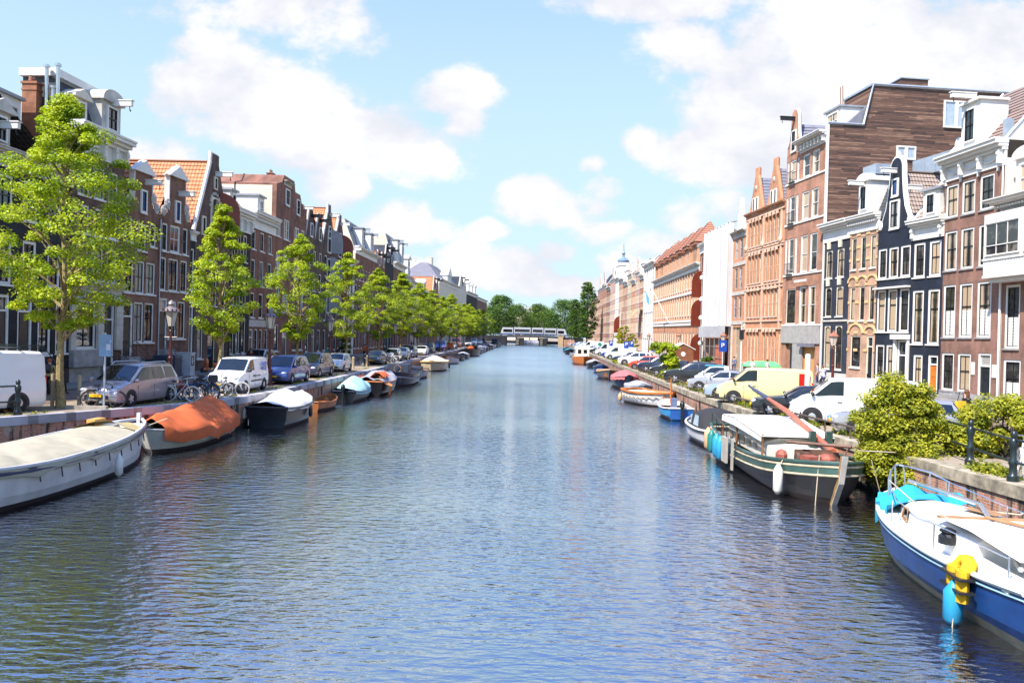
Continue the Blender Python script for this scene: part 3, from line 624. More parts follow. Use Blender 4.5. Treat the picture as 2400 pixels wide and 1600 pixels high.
# further houses: frontage y0-y1, eave, ridge, brick, roof kind, label
FAR = [
 (85.3,92.5,13.2,16.6,DRK,OTILE,'gable','far','dark gabled house with tiled roof and white attic frames behind the third tree'),
 (92.5,97.5,13.8,18.0,DRK,OTILE,'gablesh','far','dark warehouse gable with open grey shutters stacked up its front'),
 (97.5,103,13.6,17.6,DRK,OTILE,'gablesh2','far','dark warehouse gable with open red-brown shutters stacked up its front'),
 (103,109,12.6,14.4,WHITE,SLATE,'dormer','far','low white house with a round white dormer between the shuttered gables and mansard'),
 (109,124,14.8,18.6,BRN2,SLATE,'mansard','far','brown house with tall blue mansard, two dormers and a cream side wall'),
 (124,131,13.4,16.2,ORB,OTILE,'gable','far','orange brick gable house beyond the double-dormered mansard house'),
 (131,139,14.6,18.,BLK,SLATE,'gable','far','black twin pointed gable house with hoist beams in the far left row'),
 (139,151,15.4,20.4,BRN,SLATE,'mansard','far','house with steep blue mansard above a pale party wall in the far left row'),
 (151,160,14.,17.8,BRN2,SLATE,'dormer','far','brown house with white cornice and a tall white dormer in the far left row'),
 (160,172,13.4,14.4,CREAM,SLATE,'flat','far','pale plastered flat-topped house after the tall white dormer'),
 (172,194,12.4,16.4,BRN,GTILE,'long','far','long brown roofed house with two brick chimneys in the far left row'),
 (194,206,12.6,17.4,ORB,OTILE,'gable','far','orange stepped gable standing before the hip-roofed mansion'),
 (206,246,17.2,22.4,CREAM,SLATE,'hip','far','white mansion with grey hipped roof and a roof lantern far along the left quay'),
 (246,266,17.,21.6,CREAM,SLATE,'gable','far','pale pointed gable house beyond the hip-roofed mansion'),
 (266,300,17.4,20.6,BLK,SLATE,'dormer','far','dark house with boxy dormers at the far end of the left row'),
 (300,340,17.,19.,BRN,SLATE,'flat','far','low brown house partly behind the far trees by the bridge'),
]
rr = random.Random(5)
for (y0, y1, e, zr, wm, rm, kind, st, lab) in FAR:
    h = LH(lab, y0, y1, e, 12, wm, side=CREAMW if kind in ('mansard','dormer') else None); w = h.w; n = max(2, int(w/2.1)); pw = w/n
    fl = [(.9,3.4),(4.5,6.9),(7.7,9.8),(10.5,12.2)]
    for i, (z0, z1) in enumerate(fl):
        if z1 > e-.6: continue
        for j in range(n):
            c = pw*(j+.5)
            if i == 0 and j == n//2: h.door(c-.55,c+.55,.2,3.4); continue
            h.win(c-.55,c+.55,z0,z1,st)
    h.wall()
    if kind.startswith('gable'):
        if kind == 'gable' and w > 6.9:
            for a, b in ((0,w/2),(w/2,w)):
                c = (a+b)/2; h.gable([(a,e),(b,e),(c+.5,zr),(c-.5,zr)], cop=STONE, r=.14); h.win(c-.45,c+.45,e+.4,e+1.9,'proud'); h.beam(c,zr-.9,out=1.3,m=BLACKP)
        else:
            h.gable([(0,e),(w,e),(w,e+.3),(w/2+.5,zr-.3),(w/2+.5,zr+.3),(w/2-.5,zr+.3),(w/2-.5,zr-.3),(0,e+.3)], cop=WHITE, r=.17); h.win(w/2-.5,w/2+.5,e+.5,e+2.,'proud'); h.beam(w/2,zr-1.,out=1.2)
        h.roof_x(zr-.1, rm, y0=.33)
        if 'sh' in kind:
            mm = REDSH if kind.endswith('2') else P('grey_shutter', (.3,.29,.3), .6)
            for z in (5.4,9.3,12.6): h.shutter(w*.62, z, z+2.9, 1.5, mm); h.win(w/2-.8,w/2+.6,z,z+2.6,'proud')
    elif kind == 'mansard':
        h.cornice(e-.7,e+.3,.6,WHITE); h.mansard(zr, P('blue_slate', (.06,.1,.16), .4, var=.2), yk=1.6); n2 = 2
        for j in range(n2): c = w*(.3+.4*j); h.dormer(c-1.1,c+1.1,e+.3,zr-.7,y=-.1,dep=2.2,st='dormw'); h.beam(c,zr-.9,out=1.,m=ZINC)
        h.chimney(1.,7.,zr-.5,zr+.8,BRN2)
    elif kind == 'dormer':
        h.cornice(e-.8,e+.3,.6,WHITE); h.mansard(zr-.6, rm, yk=2.4)
        for j in range(1 if w < 12 else 3): c = w*(.5 if w < 12 else .2+.3*j); h.dormer(c-1.1,c+1.1,e+.3,zr-.2,y=0,dep=3,st='dormw',top='arch'); h.beam(c,zr-.3,out=1.5)
    elif kind == 'flat': h.cornice(e-.7,e+.3,.6,WHITE); h.chimney(2.,3.,e,e+1.6,ORB)
    elif kind == 'long': h.cornice(e-.6,e+.25,.5,WHITE); h.roof_y(zr, rm, yr=5.); h.chimney(4.,5.,zr-.6,zr+1.3,ORB); h.chimney(15.,5.,zr-.6,zr+1.3,ORB); h.dormer(8.,10.5,e+.3,e+2.2,y=.3,top='ped')
    elif kind == 'hip':
        h.cornice(e-.9,e+.3,.7,WHITE); k = MB(); d_ = h.d
        for q_ in (((0,0,e),(w,0,e),(w*.72,5,zr),(w*.28,5,zr)),((w,d_,e),(0,d_,e),(w*.28,7,zr),(w*.72,7,zr)),((0,d_,e),(0,0,e),(w*.28,5,zr),(w*.28,7,zr)),((w,0,e),(w,d_,e),(w*.72,7,zr),(w*.72,5,zr)),((w*.28,5,zr),(w*.72,5,zr),(w*.72,7,zr),(w*.28,7,zr))): k.q(*q_)
        k.build('roof', P('hip_slate', (.17,.16,.18), .6), h.root); h.chimney(w*.5,6,zr,zr+2.,CREAM,3.,1.6,0); h.dormer(w*.4,w*.6,e+.3,e+2.2,y=.2,top='ped',st='dormw')
# ---------------------------------------------------------------- right-hand houses
PUR = BRICK('weathered_purple_brick', (.32,.155,.105), (.25,.12,.088), (.3,.24,.2), stain=.3)
SAL = BRICK('salmon_brick', (.5,.24,.15), (.42,.19,.115), (.42,.33,.26), stain=.25)
TAN = BRICK('tan_pink_brick', (.58,.34,.22), (.5,.28,.18), (.48,.36,.26), stain=.2)
TER = BRICK('terracotta_brick', (.64,.3,.16), (.57,.25,.125), (.5,.3,.19), stain=.15)
NAVY = BRICK('navy_painted_brick', (.009,.014,.03), (.012,.018,.036), (.008,.011,.022), stain=.3, rough=.6)
BLUE = BRICK('blue_grey_brick', (.026,.034,.06), (.018,.025,.045), (.03,.034,.045), stain=.35)
YST = P('yellow_stone_trim', (.62,.42,.2), .8, var=.15)
m, t, b = newmat('weathered_planks'); tc = t.n('ShaderNodeTexCoord').outputs['Object']; x_, y_, z_ = t.sep(tc)
row = t.m('FLOOR', t.m('DIVIDE', z_, .155)); sh = t.n('ShaderNodeTexWhiteNoise', noise_dimensions='1D'); t.put(sh.inputs['W'], row)
col_ = t.m('FLOOR', t.m('DIVIDE', t.m('ADD', y_, t.m('MULTIPLY', sh.outputs[0], 9.)), 3.1))
wn = t.n('ShaderNodeTexWhiteNoise', noise_dimensions='2D'); t.put(wn.inputs['Vector'], t.comb(row, col_, 0.))
gr = t.noise(t.comb(0., t.m('MULTIPLY', y_, .5), t.m('MULTIPLY', z_, 14.)), 2., 4, .6)
pk = t.m('ADD', t.m('MULTIPLY', wn.outputs[0], .3), t.m('MULTIPLY', gr, .85))
c_ = t.mix(t.ramp(pk, .3, .58), (.016,.012,.011), (.12,.06,.04)); c_ = t.mix(t.ramp(pk, .58, .85), c_, (.34,.2,.13))
jf = t.m('FRACT', t.m('DIVIDE', z_, .155)); c_ = t.mix(t.ramp(t.m('ABSOLUTE', t.m('SUBTRACT', jf, .5)), .42, .47), c_, (.008,.006,.006))
t.put(b.inputs['Base Color'], c_); b.inputs['Roughness'].default_value = .7; t.put(b.inputs['Normal'], t.bump(pk, .5, .03)); PLANK = m
RG = 'houses along the right quay'
def RH(label, A, B, eave, depth, wm, **k): return House(label, A, B, eave, depth, wm, group=RG, **k)
def swag(h, z, xs):
    k = MB()
    for a, b in zip(xs, xs[1:]):
        k.tube([(lerp(a,b,i/8),-.12,z-.32*math.sin(PI*i/8)) for i in range(9)], .05, 5)
    k.build('garland', WHITE, h.root)

h = RH('house at the right edge with a white oriel bay above white louvred windows', (28.5,49.05), (29.6,37.), 11.5, 9, PUR)
h.win(.25,1.55,3.35,7.15,'sunblind'); h.win(.25,1.75,.1,2.7,'sunblind'); h.win(3.6,4.9,3.35,7.15,'sunblind'); h.win(3.6,4.9,.1,2.7,'sunblind'); h.wall()
k = MB(); k.bx(-.25,6.5,-1.1,-.002,7.7,11.4); bay = k.build('oriel_bay', WHITE, h.root)
fr, sa, pa, si, bl = win_meshes('modern', STY['modern'], 3.0, 2.0)
for x_ in (1.42,4.75):
    for nm, me in (('window', fr), ('pane', pa), ('sash', sa)): inst(nm, me, bay, (x_,-1.25,8.85))
k = MB(); k.bx(-.32,6.57,-1.16,-.003,8.6,8.72); k.bx(-.3,6.55,-1.14,-.004,7.55,7.698); k.bx(-.1,6.3,-.8,-.004,7.3,7.546)
for i in range(29): k.bx(-.2+.23*i,-.17+.23*i,-1.125,-1.1,7.75,8.58)
k.build('panelling', WHITE, bay)
h.cornice(11.35,12.3,1.25,WHITE,x0=-.4,x1=12.,dent=True); h.mansard(15.2, GTILE, yk=1.9); h.dormer(.6,2.4,12.2,14.6,y=.2,dep=2,st='dormw',top='arch'); h.plinth(.1, GREYST); h.pipe(-.04, 0., 7.4, WHITE)

h = RH('weathered brown brick house with rows of three white windows under a garlanded white cornice', (27.8,54.77), (28.5,49.09), 14.9, 10, PUR, side=P('white_render', (.74,.68,.6), .8, var=.06))
cols = [(.14,1.42),(1.78,3.08),(3.5,4.82)]
h.grid([(12.0,14.2,'sun'),(8.45,11.1,'sun'),(3.98,7.5,'sunblind')], cols); h.grid([(.45,2.95,'sun')], cols[:2]); h.door(3.75,4.95,.3,3.0,DKWOOD,top=.7); h.wall()
h.cornice(14.5,16.1,.85,WHITE,brackets=4); swag(h, 15.15, [.35,1.95,3.6,5.35]); h.roof_y(20.6, TILE('brown_tile', (.24,.165,.14), (.32,.23,.2)), yr=4.0, e0=16.05)
h.dormer(1.7,3.5,16.2,19.1,y=-.1,dep=1.9,st='dorm',top='flat',rm=WHITE,wmx=.2); h.beam(2.6,19.4,out=1.5); h.scroll([(1.35,16.7),(3.85,16.7)], WHITE, .4); h.box('gutter_box',5.3,5.7,.1,.5,16.1,17.3,ZINC)
k = MB()
for x in (.1,1.6,3.3,5.1): k.bx(x,x+.14,-.09,-.003,14.2,14.55)
k.build('cornice_bracket', WHITE, h.root); h.plinth(.35, GREYST); h.box('house_number_plate',5.1,5.45,-.05,-.002,1.5,2.3,WHITE); h.box('notice_board',3.2,3.5,-.05,-.002,1.6,2.4,WHITE); h.pipe(5.66, .2, 14.4, WHITE)

h = RH('narrow navy painted house with white cornice and tile roof beside the weathered brown brick house', (27.11,57.83), (27.8,54.77), 11.2, 9, NAVY)
h.grid([(8.2,10.65,'navy'),(3.5,7.3,'navytall')], [(.2,1.35),(1.75,2.9)]); h.win(.45,1.4,.6,2.75,'navy'); h.door(1.95,2.9,.2,2.75,P('orange_door', (.55,.16,.02), .4)); h.wall()
h.cornice(10.9,12.25,.6,WHITE,brackets=2); h.roof_y(16.4, GTILE, yr=3.2, e0=12.2); h.dormer(.9,2.5,12.3,14.2,y=.1,dep=2.2,st='dorm',top='flat',rm=LEAD); h.beam(.5,14.4,out=.8)
k = MB(); k.bx(-4.,3.1,3.0,3.2,16.3,17.6)
for i in range(6): k.bx(-4.+1.2*i,-3.95+1.2*i,2.93,3.0,16.3,17.6)
k.build('roof_screen', ZINC, h.root)

h = RH('navy painted house with white-edged bell gable, taller neighbour of the tan house', (26.36,61.82), (27.11,57.83), 11.9, 9, NAVY)
cols = [(.12,1.2),(1.42,2.55),(2.78,3.92)]
h.grid([(8.35,10.65,'navy'),(4.35,7.5,'navytall')], cols); h.grid([(.8,3.4,'navy')], cols[:2]); h.door(2.72,3.95,.5,3.75,DKWOOD,top=.66); h.win(1.45,2.6,11.05-1.9,11.06-1.89,'slit') if 0 else None; h.wall(); e = 11.9
pts = [(0,e),(4.06,e),(4.06,12.3),(3.55,12.7),(3.15,13.5),(2.9,14.6),(2.75,15.8),(2.72,16.5)]+[(2.03+.69*math.cos(PI*i/8),16.5+.75*math.sin(PI*i/8)) for i in range(1,8)]
pts += [(4.06-x, z) for x, z in pts[2:8][::-1]]
h.gable(pts, cop=WHITE, r=.2, path=pts[2:]); h.win(1.5,2.6,12.0,14.1,'proud'); h.win(1.65,2.4,14.4,15.7,'proudblue'); h.beam(2.03,16.1,out=1.2); h.scroll([(.3,12.4),(3.75,12.4)], WHITE, .3)
h.roof_x(16.2, GTILE, y0=.33, e0=11.9); k = MB(); k.ball((2.03,.15,17.45),(.2,.2,.3)); k.build('finial', WHITE, h.root)
k = MB()
for a, b in cols: k.prism([(a-.1,7.55),(b+.1,7.55),(b+.1,7.68),(a-.1,7.68)], -.35, -.003)
k.build('window_hood', WHITE, h.root)
k = MB(); k.bx(2.5,2.72,-.2,-.002,.3,3.8); k.bx(3.95,4.1,-.2,-.002,.3,3.8); k.bx(2.4,4.15,-.4,-.002,3.8,4.15); k.build('door_surround', WHITE, h.root)

h = RH('tan brick house with yellow stone arches over narrow windows, between blue and navy houses', (25.76,65.66), (26.36,61.82), 12.4, 9, TAN)
cols = [(.22,.98),(1.55,2.32),(2.88,3.65)]
h.grid([(9.33,11.9,'cream'),(5.25,7.95,'cream')], cols); h.win(.5,1.95,1.5,4.05,'cream'); h.door(2.75,3.65,.7,4.05,DKWOOD,CREAM); h.wall(); k = MB()
for z in (8.3, 4.25):
    for a, b in cols if z > 8 else [(.5,1.95),(2.7,3.7)]:
        c = (a+b)/2; r_ = (b-a)/2+.16
        for i in range(10):
            a0, a1 = PI*i/10, PI*(i+1)/10
            k.prism([(c+r_*math.cos(a0),z+r_*.75*math.sin(a0)),(c+(r_+.2)*math.cos(a0),z+(r_+.2)*.75*math.sin(a0)),(c+(r_+.2)*math.cos(a1),z+(r_+.2)*.75*math.sin(a1)),(c+r_*math.cos(a1),z+r_*.75*math.sin(a1))], -.09, -.003)
for z in (8.,5.,10.,11.,6.6,12.0,2.8,4.2):
    for x0, x1 in ((0,.2),(1.,1.53),(2.35,2.86),(3.68,3.89)): k.bx(x0,x1,-.05,-.004,z,z+.22)
k.build('stone_trim', YST, h.root); h.cornice(12.3,13.6,.6,WHITE,dent=True); h.mansard(16.6, SLATE, yk=1.8)
h.dormer(1.1,2.7,13.6,16.2,y=-.05,dep=2.4,st='dorm',top='arch'); h.beam(1.9,15.9,out=1.4); h.box('dormer_hood',1.0,2.8,.3,2.4,16.7,17.5,ZINC); h.plinth(.6, GREYST)

h = RH('slim blue-grey brick house with two window columns and sloping white cornice next to timber-clad building', (25.2,69.85), (25.76,65.66), 12.2, 9, BLUE)
h.grid([(8.9,11.3,'creamarch'),(5.64,8.15,'creamarch'),(1.2,4.9,'creamarch')], [(.42,1.5),(2.25,3.4)]); h.wall(); h.cornice(12.05,13.6,.7,WHITE); h.band(5.2,STONE); h.plinth(.9, STONE)
k = MB()
for z in (11.4, 8.25):
    for x in (.96,2.82): k.prism([(x-.2,z),(x+.2,z),(x+.26,z+.75),(x-.26,z+.75)], -.14, -.003)
k.build('keystone', CREAM, h.root); h.mansard(13.9, LEAD, yk=1.5)

h = RH('tall salmon brick house with curved gable and weathered timber plank side wall', (24.18,77.57), (25.2,69.85), 21.2, 22, SAL, side=PLANK)
cols = [(.12,.6),(.8,1.95),(2.15,2.65),(3.35,4.7),(5.15,6.5)]
h.grid([(18.5,20.6,'plain'),(14.6,17.2,'plain'),(9.8,13.2,'plain')], cols); h.win(.7,2.6,5.1,8.4,'cream'); h.grid([(5.1,8.5,'plain')], cols[3:])
h.box('shopfront',-.03,7.5,-.12,-.003,3.3,4.85,P('grey_cladding', (.33,.31,.29), .7)); h.op += [(.8,2.4,.05,3.3),(4.4,6.6,.05,3.0)]
h.box('loading_door',4.45,6.55,.1,.16,.05,3.0,P('ochre_door', (.55,.27,.08), .6, streak=3)); h.box('side_door',1.6,2.38,.12,.18,.05,2.9,DKWOOD); h.box('awning_box',4.2,6.8,-.5,-.13,3.0,3.28,P('grey_awning', (.16,.16,.2), .6)); h.wall()
h.box('ground_front',2.45,4.35,-.1,-.003,0.,3.28,P('grey_cladding', (.33,.31,.29), .7)); h.box('wall_lamp_arm',3.0,5.3,-.4,-.3,8.9,9.1,WHITE)
for z in (4.9,9.6,14.4,18.3): h.band(z, WHITE, .14, .09)
k = MB()
for z in (9.8,14.6,18.5):
    for i in range(8): k.bx(.8+.16*i,.82+.16*i,-.3,-.28,z,z+.95)
    k.bx(.75,2.0,-.31,-.27,z+.95,z+1.); k.bx(.75,2.,-.3,-.003,z-.06,z-.01)
k.build('balcony_rail', IRON, h.root); e = 21.2
pts = [(.1,e-.02),(2.75,e-.02),(2.75,21.9),(2.35,22.4),(2.15,23.4),(2.05,24.6)]+[(1.42+.63*math.cos(PI*i/8),24.6+.75*math.sin(PI*i/8)) for i in range(1,8)]
pts += [(2.85-x, z) for x, z in pts[2:6][::-1]]
h.gable(pts, cop=STONE, r=.16, path=pts[2:]); h.win(.95,1.9,21.4,23.4,'dark' if 0 else 'proud'); h.beam(1.42,24.3,out=1.4,m=BLACKP)
h.cornice(20.9,21.9,.9,WHITE,x0=2.7,x1=7.85,brackets=8); k = MB(); slope(k,(2.7,.35,21.2),(7.6,.35,21.2),(7.6,4.6,25.),(2.7,4.6,25.),.35,.02); slope(k,(.1,6,21.3),(.1,.35,21.3),(1.4,.35,24.),(1.4,6,24.)); slope(k,(2.75,.35,21.3),(2.75,6,21.3),(1.4,6,24.),(1.4,.35,24.)); k.build('roof', P('grey_slate', (.2,.2,.24), .5), h.root)
k = MB(); w = h.w; k.add([(w+.03,0.,0),(w+.03,22,0),(w+.03,22,25.9),(w+.03,4.0,25.9),(w+.03,3.2,22.4),(w+.03,.0,22.4)], [(0,1,2,3,4,5)]); k.build('timber_wall', PLANK, h.root)
k = MB(); k.bx(w-.1,w+.12,-.08,.1,0,22.3); k.build('corner_strip', WHITE, h.root)
k = MB(); k.bx(3.,w+.02,4.,22,21.2,25.85); k.build('attic_storey', PLANK, h.root); k = MB(); k.poly([(7.6,.35,21.2),(7.6,4.0,24.5),(7.6,4.0,21.2)]); k.build('roof_cheek', P('grey_slate', (.2,.2,.24), .5), h.root)
h.dormer(4.3,6.9,22.2,24.2,y=1.6,dep=2.4,st='dormw',wmx=.12)
k = MB(); k.tube([(5.2,2.5,24.4),(5.4,2.3,26.4)],.04,4); k.tube([(5.6,2.5,24.4),(5.8,2.3,26.4)],.04,4); k.build('roof_ladder', OAK, h.root)
k = MB(); k.tube([(w+.08,.0,22.45),(w+.08,3.2,22.45),(w+.08,4.,26.),(w+.08,22,26.)], .13, 4); k.bx(2.9,w+.1,3.9,22.1,25.92,26.1); k.build('roof_edge', ZINC, h.root)
k = MB(); k.bx(w-3.,w-.6,7.,9.5,26.1,26.9); k.build('roof_box', PLANK, h.root); k = MB(); k.bx(w-3.1,w-.5,6.9,9.6,26.9,27.); k.build('roof_box_lid', ZINC, h.root)
for y0_, y1_, z0_, z1_ in ((6.3,8.1,19.6,20.8),(10.6,13.0,22.6,25.)):
    k = MB()
    for a, b, c, d_ in ((y0_,y0_+.14,z0_,z1_),(y1_-.14,y1_,z0_,z1_),(y0_+.14,y1_-.14,z0_,z0_+.14),(y0_+.14,y1_-.14,z1_-.14,z1_),((y0_+y1_)/2-.14,(y0_+y1_)/2+.14,z0_+.14,z1_-.14)): k.bx(w+.04,w+.16,a,b,c,d_)
    o = k.build('window', WHITE, h.root); k = MB(); k.q((w+.08,y0_+.14,z0_+.14),(w+.08,y1_-.14,z0_+.14),(w+.08,y1_-.14,z1_-.14),(w+.08,y0_+.14,z1_-.14)); k.build('pane', P('sky_glass', (.35,.42,.5), .05, spec=1.), o)

h = RH('orange terracotta house with twin pointed gables and black slit windows', (23.2,87.8), (24.18,77.57), 16.6, 12, TER)
cols = [(1.0+.95*i,1.55+.95*i) for i in range(4)]+[(5.5+.95*i,6.05+.95*i) for i in range(4)]
h.grid([(13.4,16.0),(9.5,12.4),(5.9,8.6),(1.1,4.3)], cols, 'terra')
h.win(9.35,9.8,1.1,4.3,'terra'); h.wall()
k = MB()
for z in (16.35,13.0,12.75,9.1,8.75,5.4,4.6,.95):
    k.bx(0,10.2,-.12,-.003,z,z+.14)
for a, b in cols:
    for z in (4.35,8.65,12.45,16.02): k.prism([(a-.1,z),(b+.1,z),(b+.02,z+.28),((a+b)/2,z+.42),(a-.02,z+.28)], -.16, -.125)
for x in (.25,4.9,9.4): k.bx(x,x+.3,-.1,-.003,4.7,16.3); k.lathe([(.22,0),(.26,.2),(.12,.5),(.03,1.3)], 6, (x+.15,-.1,13.2))
k.build('stone_band', P('peach_stone', (.62,.42,.3), .8), h.root)
k = MB()
for x in (2.05,2.95,6.55,7.45):
    for z in (4.72,8.9): k.bx(x,x+.42,-.2,-.125,z,z+1.5)
for c in (2.6, 7.4):
    h.gable([(c-1.7,16.58),(c+1.7,16.58),(c+1.7,17.4),(c+.35,20.9),(c+.35,21.7),(c-.35,21.7),(c-.35,20.9),(c-1.7,17.4)], cop=P('terracotta_trim', (.5,.24,.13), .8), r=.13)
    h.win(c-.75,c-.15,16.9,18.6,'proud'); h.win(c+.15,c+.75,16.9,18.6,'proud'); h.scroll([(c,19.6)], STONE, .22)
    k = MB(); slope(k,(c-1.7,8,17.2),(c-1.7,.35,17.2),(c,.35,20.7),(c,8,20.7)); slope(k,(c+1.7,.35,17.2),(c+1.7,8,17.2),(c,8,20.7),(c,.35,20.7)); k.build('gable_roof', P('grey_slate', (.2,.2,.24), .5), h.root)
h.cornice(16.4,17.1,.4,P('terracotta_trim', (.5,.24,.13), .8)); h.plinth(.9, STONE); k = MB(); slope(k,(0,.4,16.7),(10.2,.4,16.7),(10.2,5,19.5),(0,5,19.5)); k.build('roof', P('grey_slate', (.2,.2,.24), .5), h.root)

h = RH('narrow orange brick house with grey window panels left of the terracotta gables', (22.99,92.58), (23.2,87.8), 15.2, 10, TER)
h.grid([(12.6,14.8,'grey'),(9.2,11.6,'grey'),(5.9,8.3,'grey')], [(.9,2.0),(2.6,3.7)]); h.op.append((.8,3.9,.05,4.9)); h.box('glazed_entrance',.8,3.9,.15,.2,.05,4.9,PANEW); h.wall()
for z in (5.2,8.5,11.8): h.band(z, STONE, .4, .08)
h.cornice(15.,15.7,.5,STONE); h.gable([(1.2,15.7),(3.6,15.7),(2.4,19.4)], m=WHITE, cop=STONE); h.box('entrance_portal',.5,.8,-.15,-.002,0,5.1,STONE); h.mansard(16.4, LEAD, yk=1.5)

h = RH('building wrapped in white scaffold sheeting above open scaffold poles', (22.6,103.4), (22.99,92.58), 16.2, 11, SAL, cat='house'); h.op.append((.6,10.2,.05,3.6)); h.wall()
k = MB(); n = 26
for i in range(n):
    a, b = -.2+11.2*i/n, -.2+11.2*(i+1)/n; ya, yb = -.6-.14*math.sin(i*1.7), -.6-.14*math.sin((i+1)*1.7)
    k.q((a,ya,5.),(b,yb,5.),(b,yb*.97,17.),(a,ya*.97,17.))
k.q((-.2,-.6,5.),(-.2,0,5.),(-.2,0,17.),(-.2,-.6,17.)); k.q((11.,0,5.),(11.,-.6,5.),(11.,-.6,17.),(11.,0,17.)); k.q((-.2,-.55,17.),(11.,-.55,17.),(11.,.5,17.2),(-.2,.5,17.2))
k.build('sheeting', P('white_sheeting', (.56,.53,.53), .7, var=.14, streak=8), h.root, smooth=60)
k = MB()
for i in range(6):
    for y_ in (-.7,-.2): k.tube([(.1+2.15*i,y_,0),(.1+2.15*i,y_,5.2)], .035, 5)
for z in (1.3,2.6): k.tube([(.1,-.7,z),(10.8,-.7,z)], .03, 5)
k.build('scaffold_poles', STEEL, h.root); h.box('scaffold_fan',-.2,11.1,-1.,-.75,3.7,5.05,P('grey_fan', (.4,.4,.41), .7)); h.box('hoarding',6.6,10.,-.6,-.5,0,2.8,P('red_hoarding', (.5,.13,.06), .6))

h = RH('dark warehouse front with tall open red-brown shutters beside the white scaffold sheeting', (22.68,109.), (22.6,103.4), 16., 11, BRN2)
h.grid([(1.,4.),(5.4,8.),(9.2,11.6),(12.6,14.6)], [(.5,1.5),(3.9,4.9)], 'blackw'); h.wall(); h.cornice(15.,16.2,.5,WHITE)
for z in (.6,5.2,9.):
    h.shutter(1.6, z, z+3.6, 1.5, REDSH); h.win(2.1,3.4,z,z+3.3,'proud')
k = MB()
for z in (2.9,6.2,8.6,11.4): k.ball((4.9,-.6,z), .35, 8, 6); k.tube([(4.9,0,z+.3),(4.9,-.6,z+.3)], .04, 5)
k.build('globe_lamp', WHITE, h.root)

h = RH('long pink and orange brick institution with turreted tile roofs and white bands', (23.26,153.18), (22.68,109.), 13.4, 14, TER)
n = 20; pw = h.w/n
for i in range(n):
    c = pw*(i+.5)
    for z0, z1 in ((1.2,4.6),(7.1,9.6),(10.9,13.)): h.win(c-.55,c+.55,z0,z1,'farsun')
h.wall()
for z in (5.6,6.1,10.1,13.2): h.band(z, WHITE, .35, .16)
h.plinth(1.0, STONE); h.cornice(13.3,14.2,.7,WHITE)
k = MB()
for i in range(n+1): x = min(pw*i, h.w-.2); k.bx(x-.12,x+.2,-.1,-.003,6.5,13.2)
k.build('pilaster', P('peach_stone', (.62,.42,.3), .8), h.root)
k = MB(); slope(k,(0,1.6,14.1),(h.w,1.6,14.1),(h.w,6.,18.4),(0,6,18.4)); k.build('roof', P('red_roof', (.36,.15,.09), .7, streak=.3), h.root)
for i in range(7):
    c = 3.6+i*(h.w-7.2)/6; k = MB(); k.bx(c-1.7,c+1.7,-.1,3.,14.2,16.8)
    for u_ in (-1.3,-.3,.7): k.bx(c+u_,c+u_+.12,-.2,-.1,14.4,16.7)
    o = k.build('turret', P('peach_brick', (.55,.3,.18), .8), h.root); k = MB(); k.bx(c-2.,c+2.,-.5,3.2,16.8,17.2)
    slope(k,(c-2.1,-.6,17.2),(c+2.1,-.6,17.2),(c+.9,1.8,20.2),(c-.9,1.8,20.2)); slope(k,(c+2.1,-.6,17.2),(c+2.1,3.3,17.2),(c+.9,1.8,20.2),(c+.9,1.8,20.2)); slope(k,(c-2.1,3.3,17.2),(c-2.1,-.6,17.2),(c-.9,1.8,20.2),(c-.9,1.8,20.2)); k.build('turret_roof', P('red_roof', (.36,.15,.09), .7, streak=.3), o)
    k = MB(); k.bx(c-1.1,c+1.1,-.13,-.105,14.6,16.4); k.build('turret_window', PANED, o)
h.chimney(2.,4.,17,21.4,CREAM,2.2,1.2,2)
k = MB(); k.tube([(20.,-.2,6.2),(18.5,-4.6,15.)], .07, 6); k.build('flagpole', WHITE, h.root)
k = MB(); k.add([(18.9,-3.4,12.6),(18.7,-4.1,14.),(18.9,-4.0,11.5),(19.1,-3.4,10.2)], [(0,1,2,3)]); k.add([(19.1,-3.4,10.2),(18.9,-4.0,11.5),(19.1,-3.9,9.8),(19.3,-3.4,8.8)], [(0,1,2,3)], 1); k.build('flag', [P('flag_white', (.8,.8,.82), .8), P('flag_blue', (.1,.3,.6), .8)], h.root)

h = RH('white modern house with wide glazed strips beyond the turreted institution', (23.4,168.8), (23.26,153.2), 18.2, 12, WHITE)
for i in range(5):
    for z0, z1 in ((.5,3.4),(5.,8.6),(10.,13.2),(14.4,17.4)): h.win(1.+2.8*i,3.2+2.8*i,z0,z1,'modern')
h.wall(); h.cornice(17.5,18.4,.6,WHITE)
PINK = BRICK('pale_pink_brick', (.6,.4,.32), (.52,.33,.26), (.5,.42,.36), stain=.15); BGE = BRICK('beige_brick', (.58,.46,.33), (.5,.39,.28), (.5,.42,.34), stain=.15)
FARR = [
 (168.8,175,16.6,19.6,SAL,'dormer','salmon house with tan awning just beyond the white modern house'),
 (175,182,17.8,21.4,PINK,'gable','pale pink gabled house right of the tan awning in the far right row'),
 (182,189,16.4,17.,TER,'flat','flat-topped orange house between two pale pink ones in the far right row'),
 (189,197,18.4,22.,BGE,'gable','beige gabled house in the far right row'),
 (197,206,17.,20.4,SAL,'dormer','salmon house with pointed white dormers in the far right row'),
 (206,216,18.4,18.6,TAN,'flat','tan house with a red shutter and white fire ladder in the far right row'),
 (216,226,19.4,23.4,WHITE,'dormer','white plastered house beyond the fire ladder in the far right row'),
 (226,240,20.,24.6,PINK,'gable','pink house with dark sloping roof below the lantern tower'),
 (240,252,18.4,20.,PUR,'flat','brown flat-topped house below the lantern tower'),
 (252,285,19.6,25.,SAL,'gablesmall','orange brick gable with slanted dark roof edge near the end of the right row'),
 (285,330,18.,15.6,TAN,'flat','low pale house at the far end of the right row behind the far trees'),
]
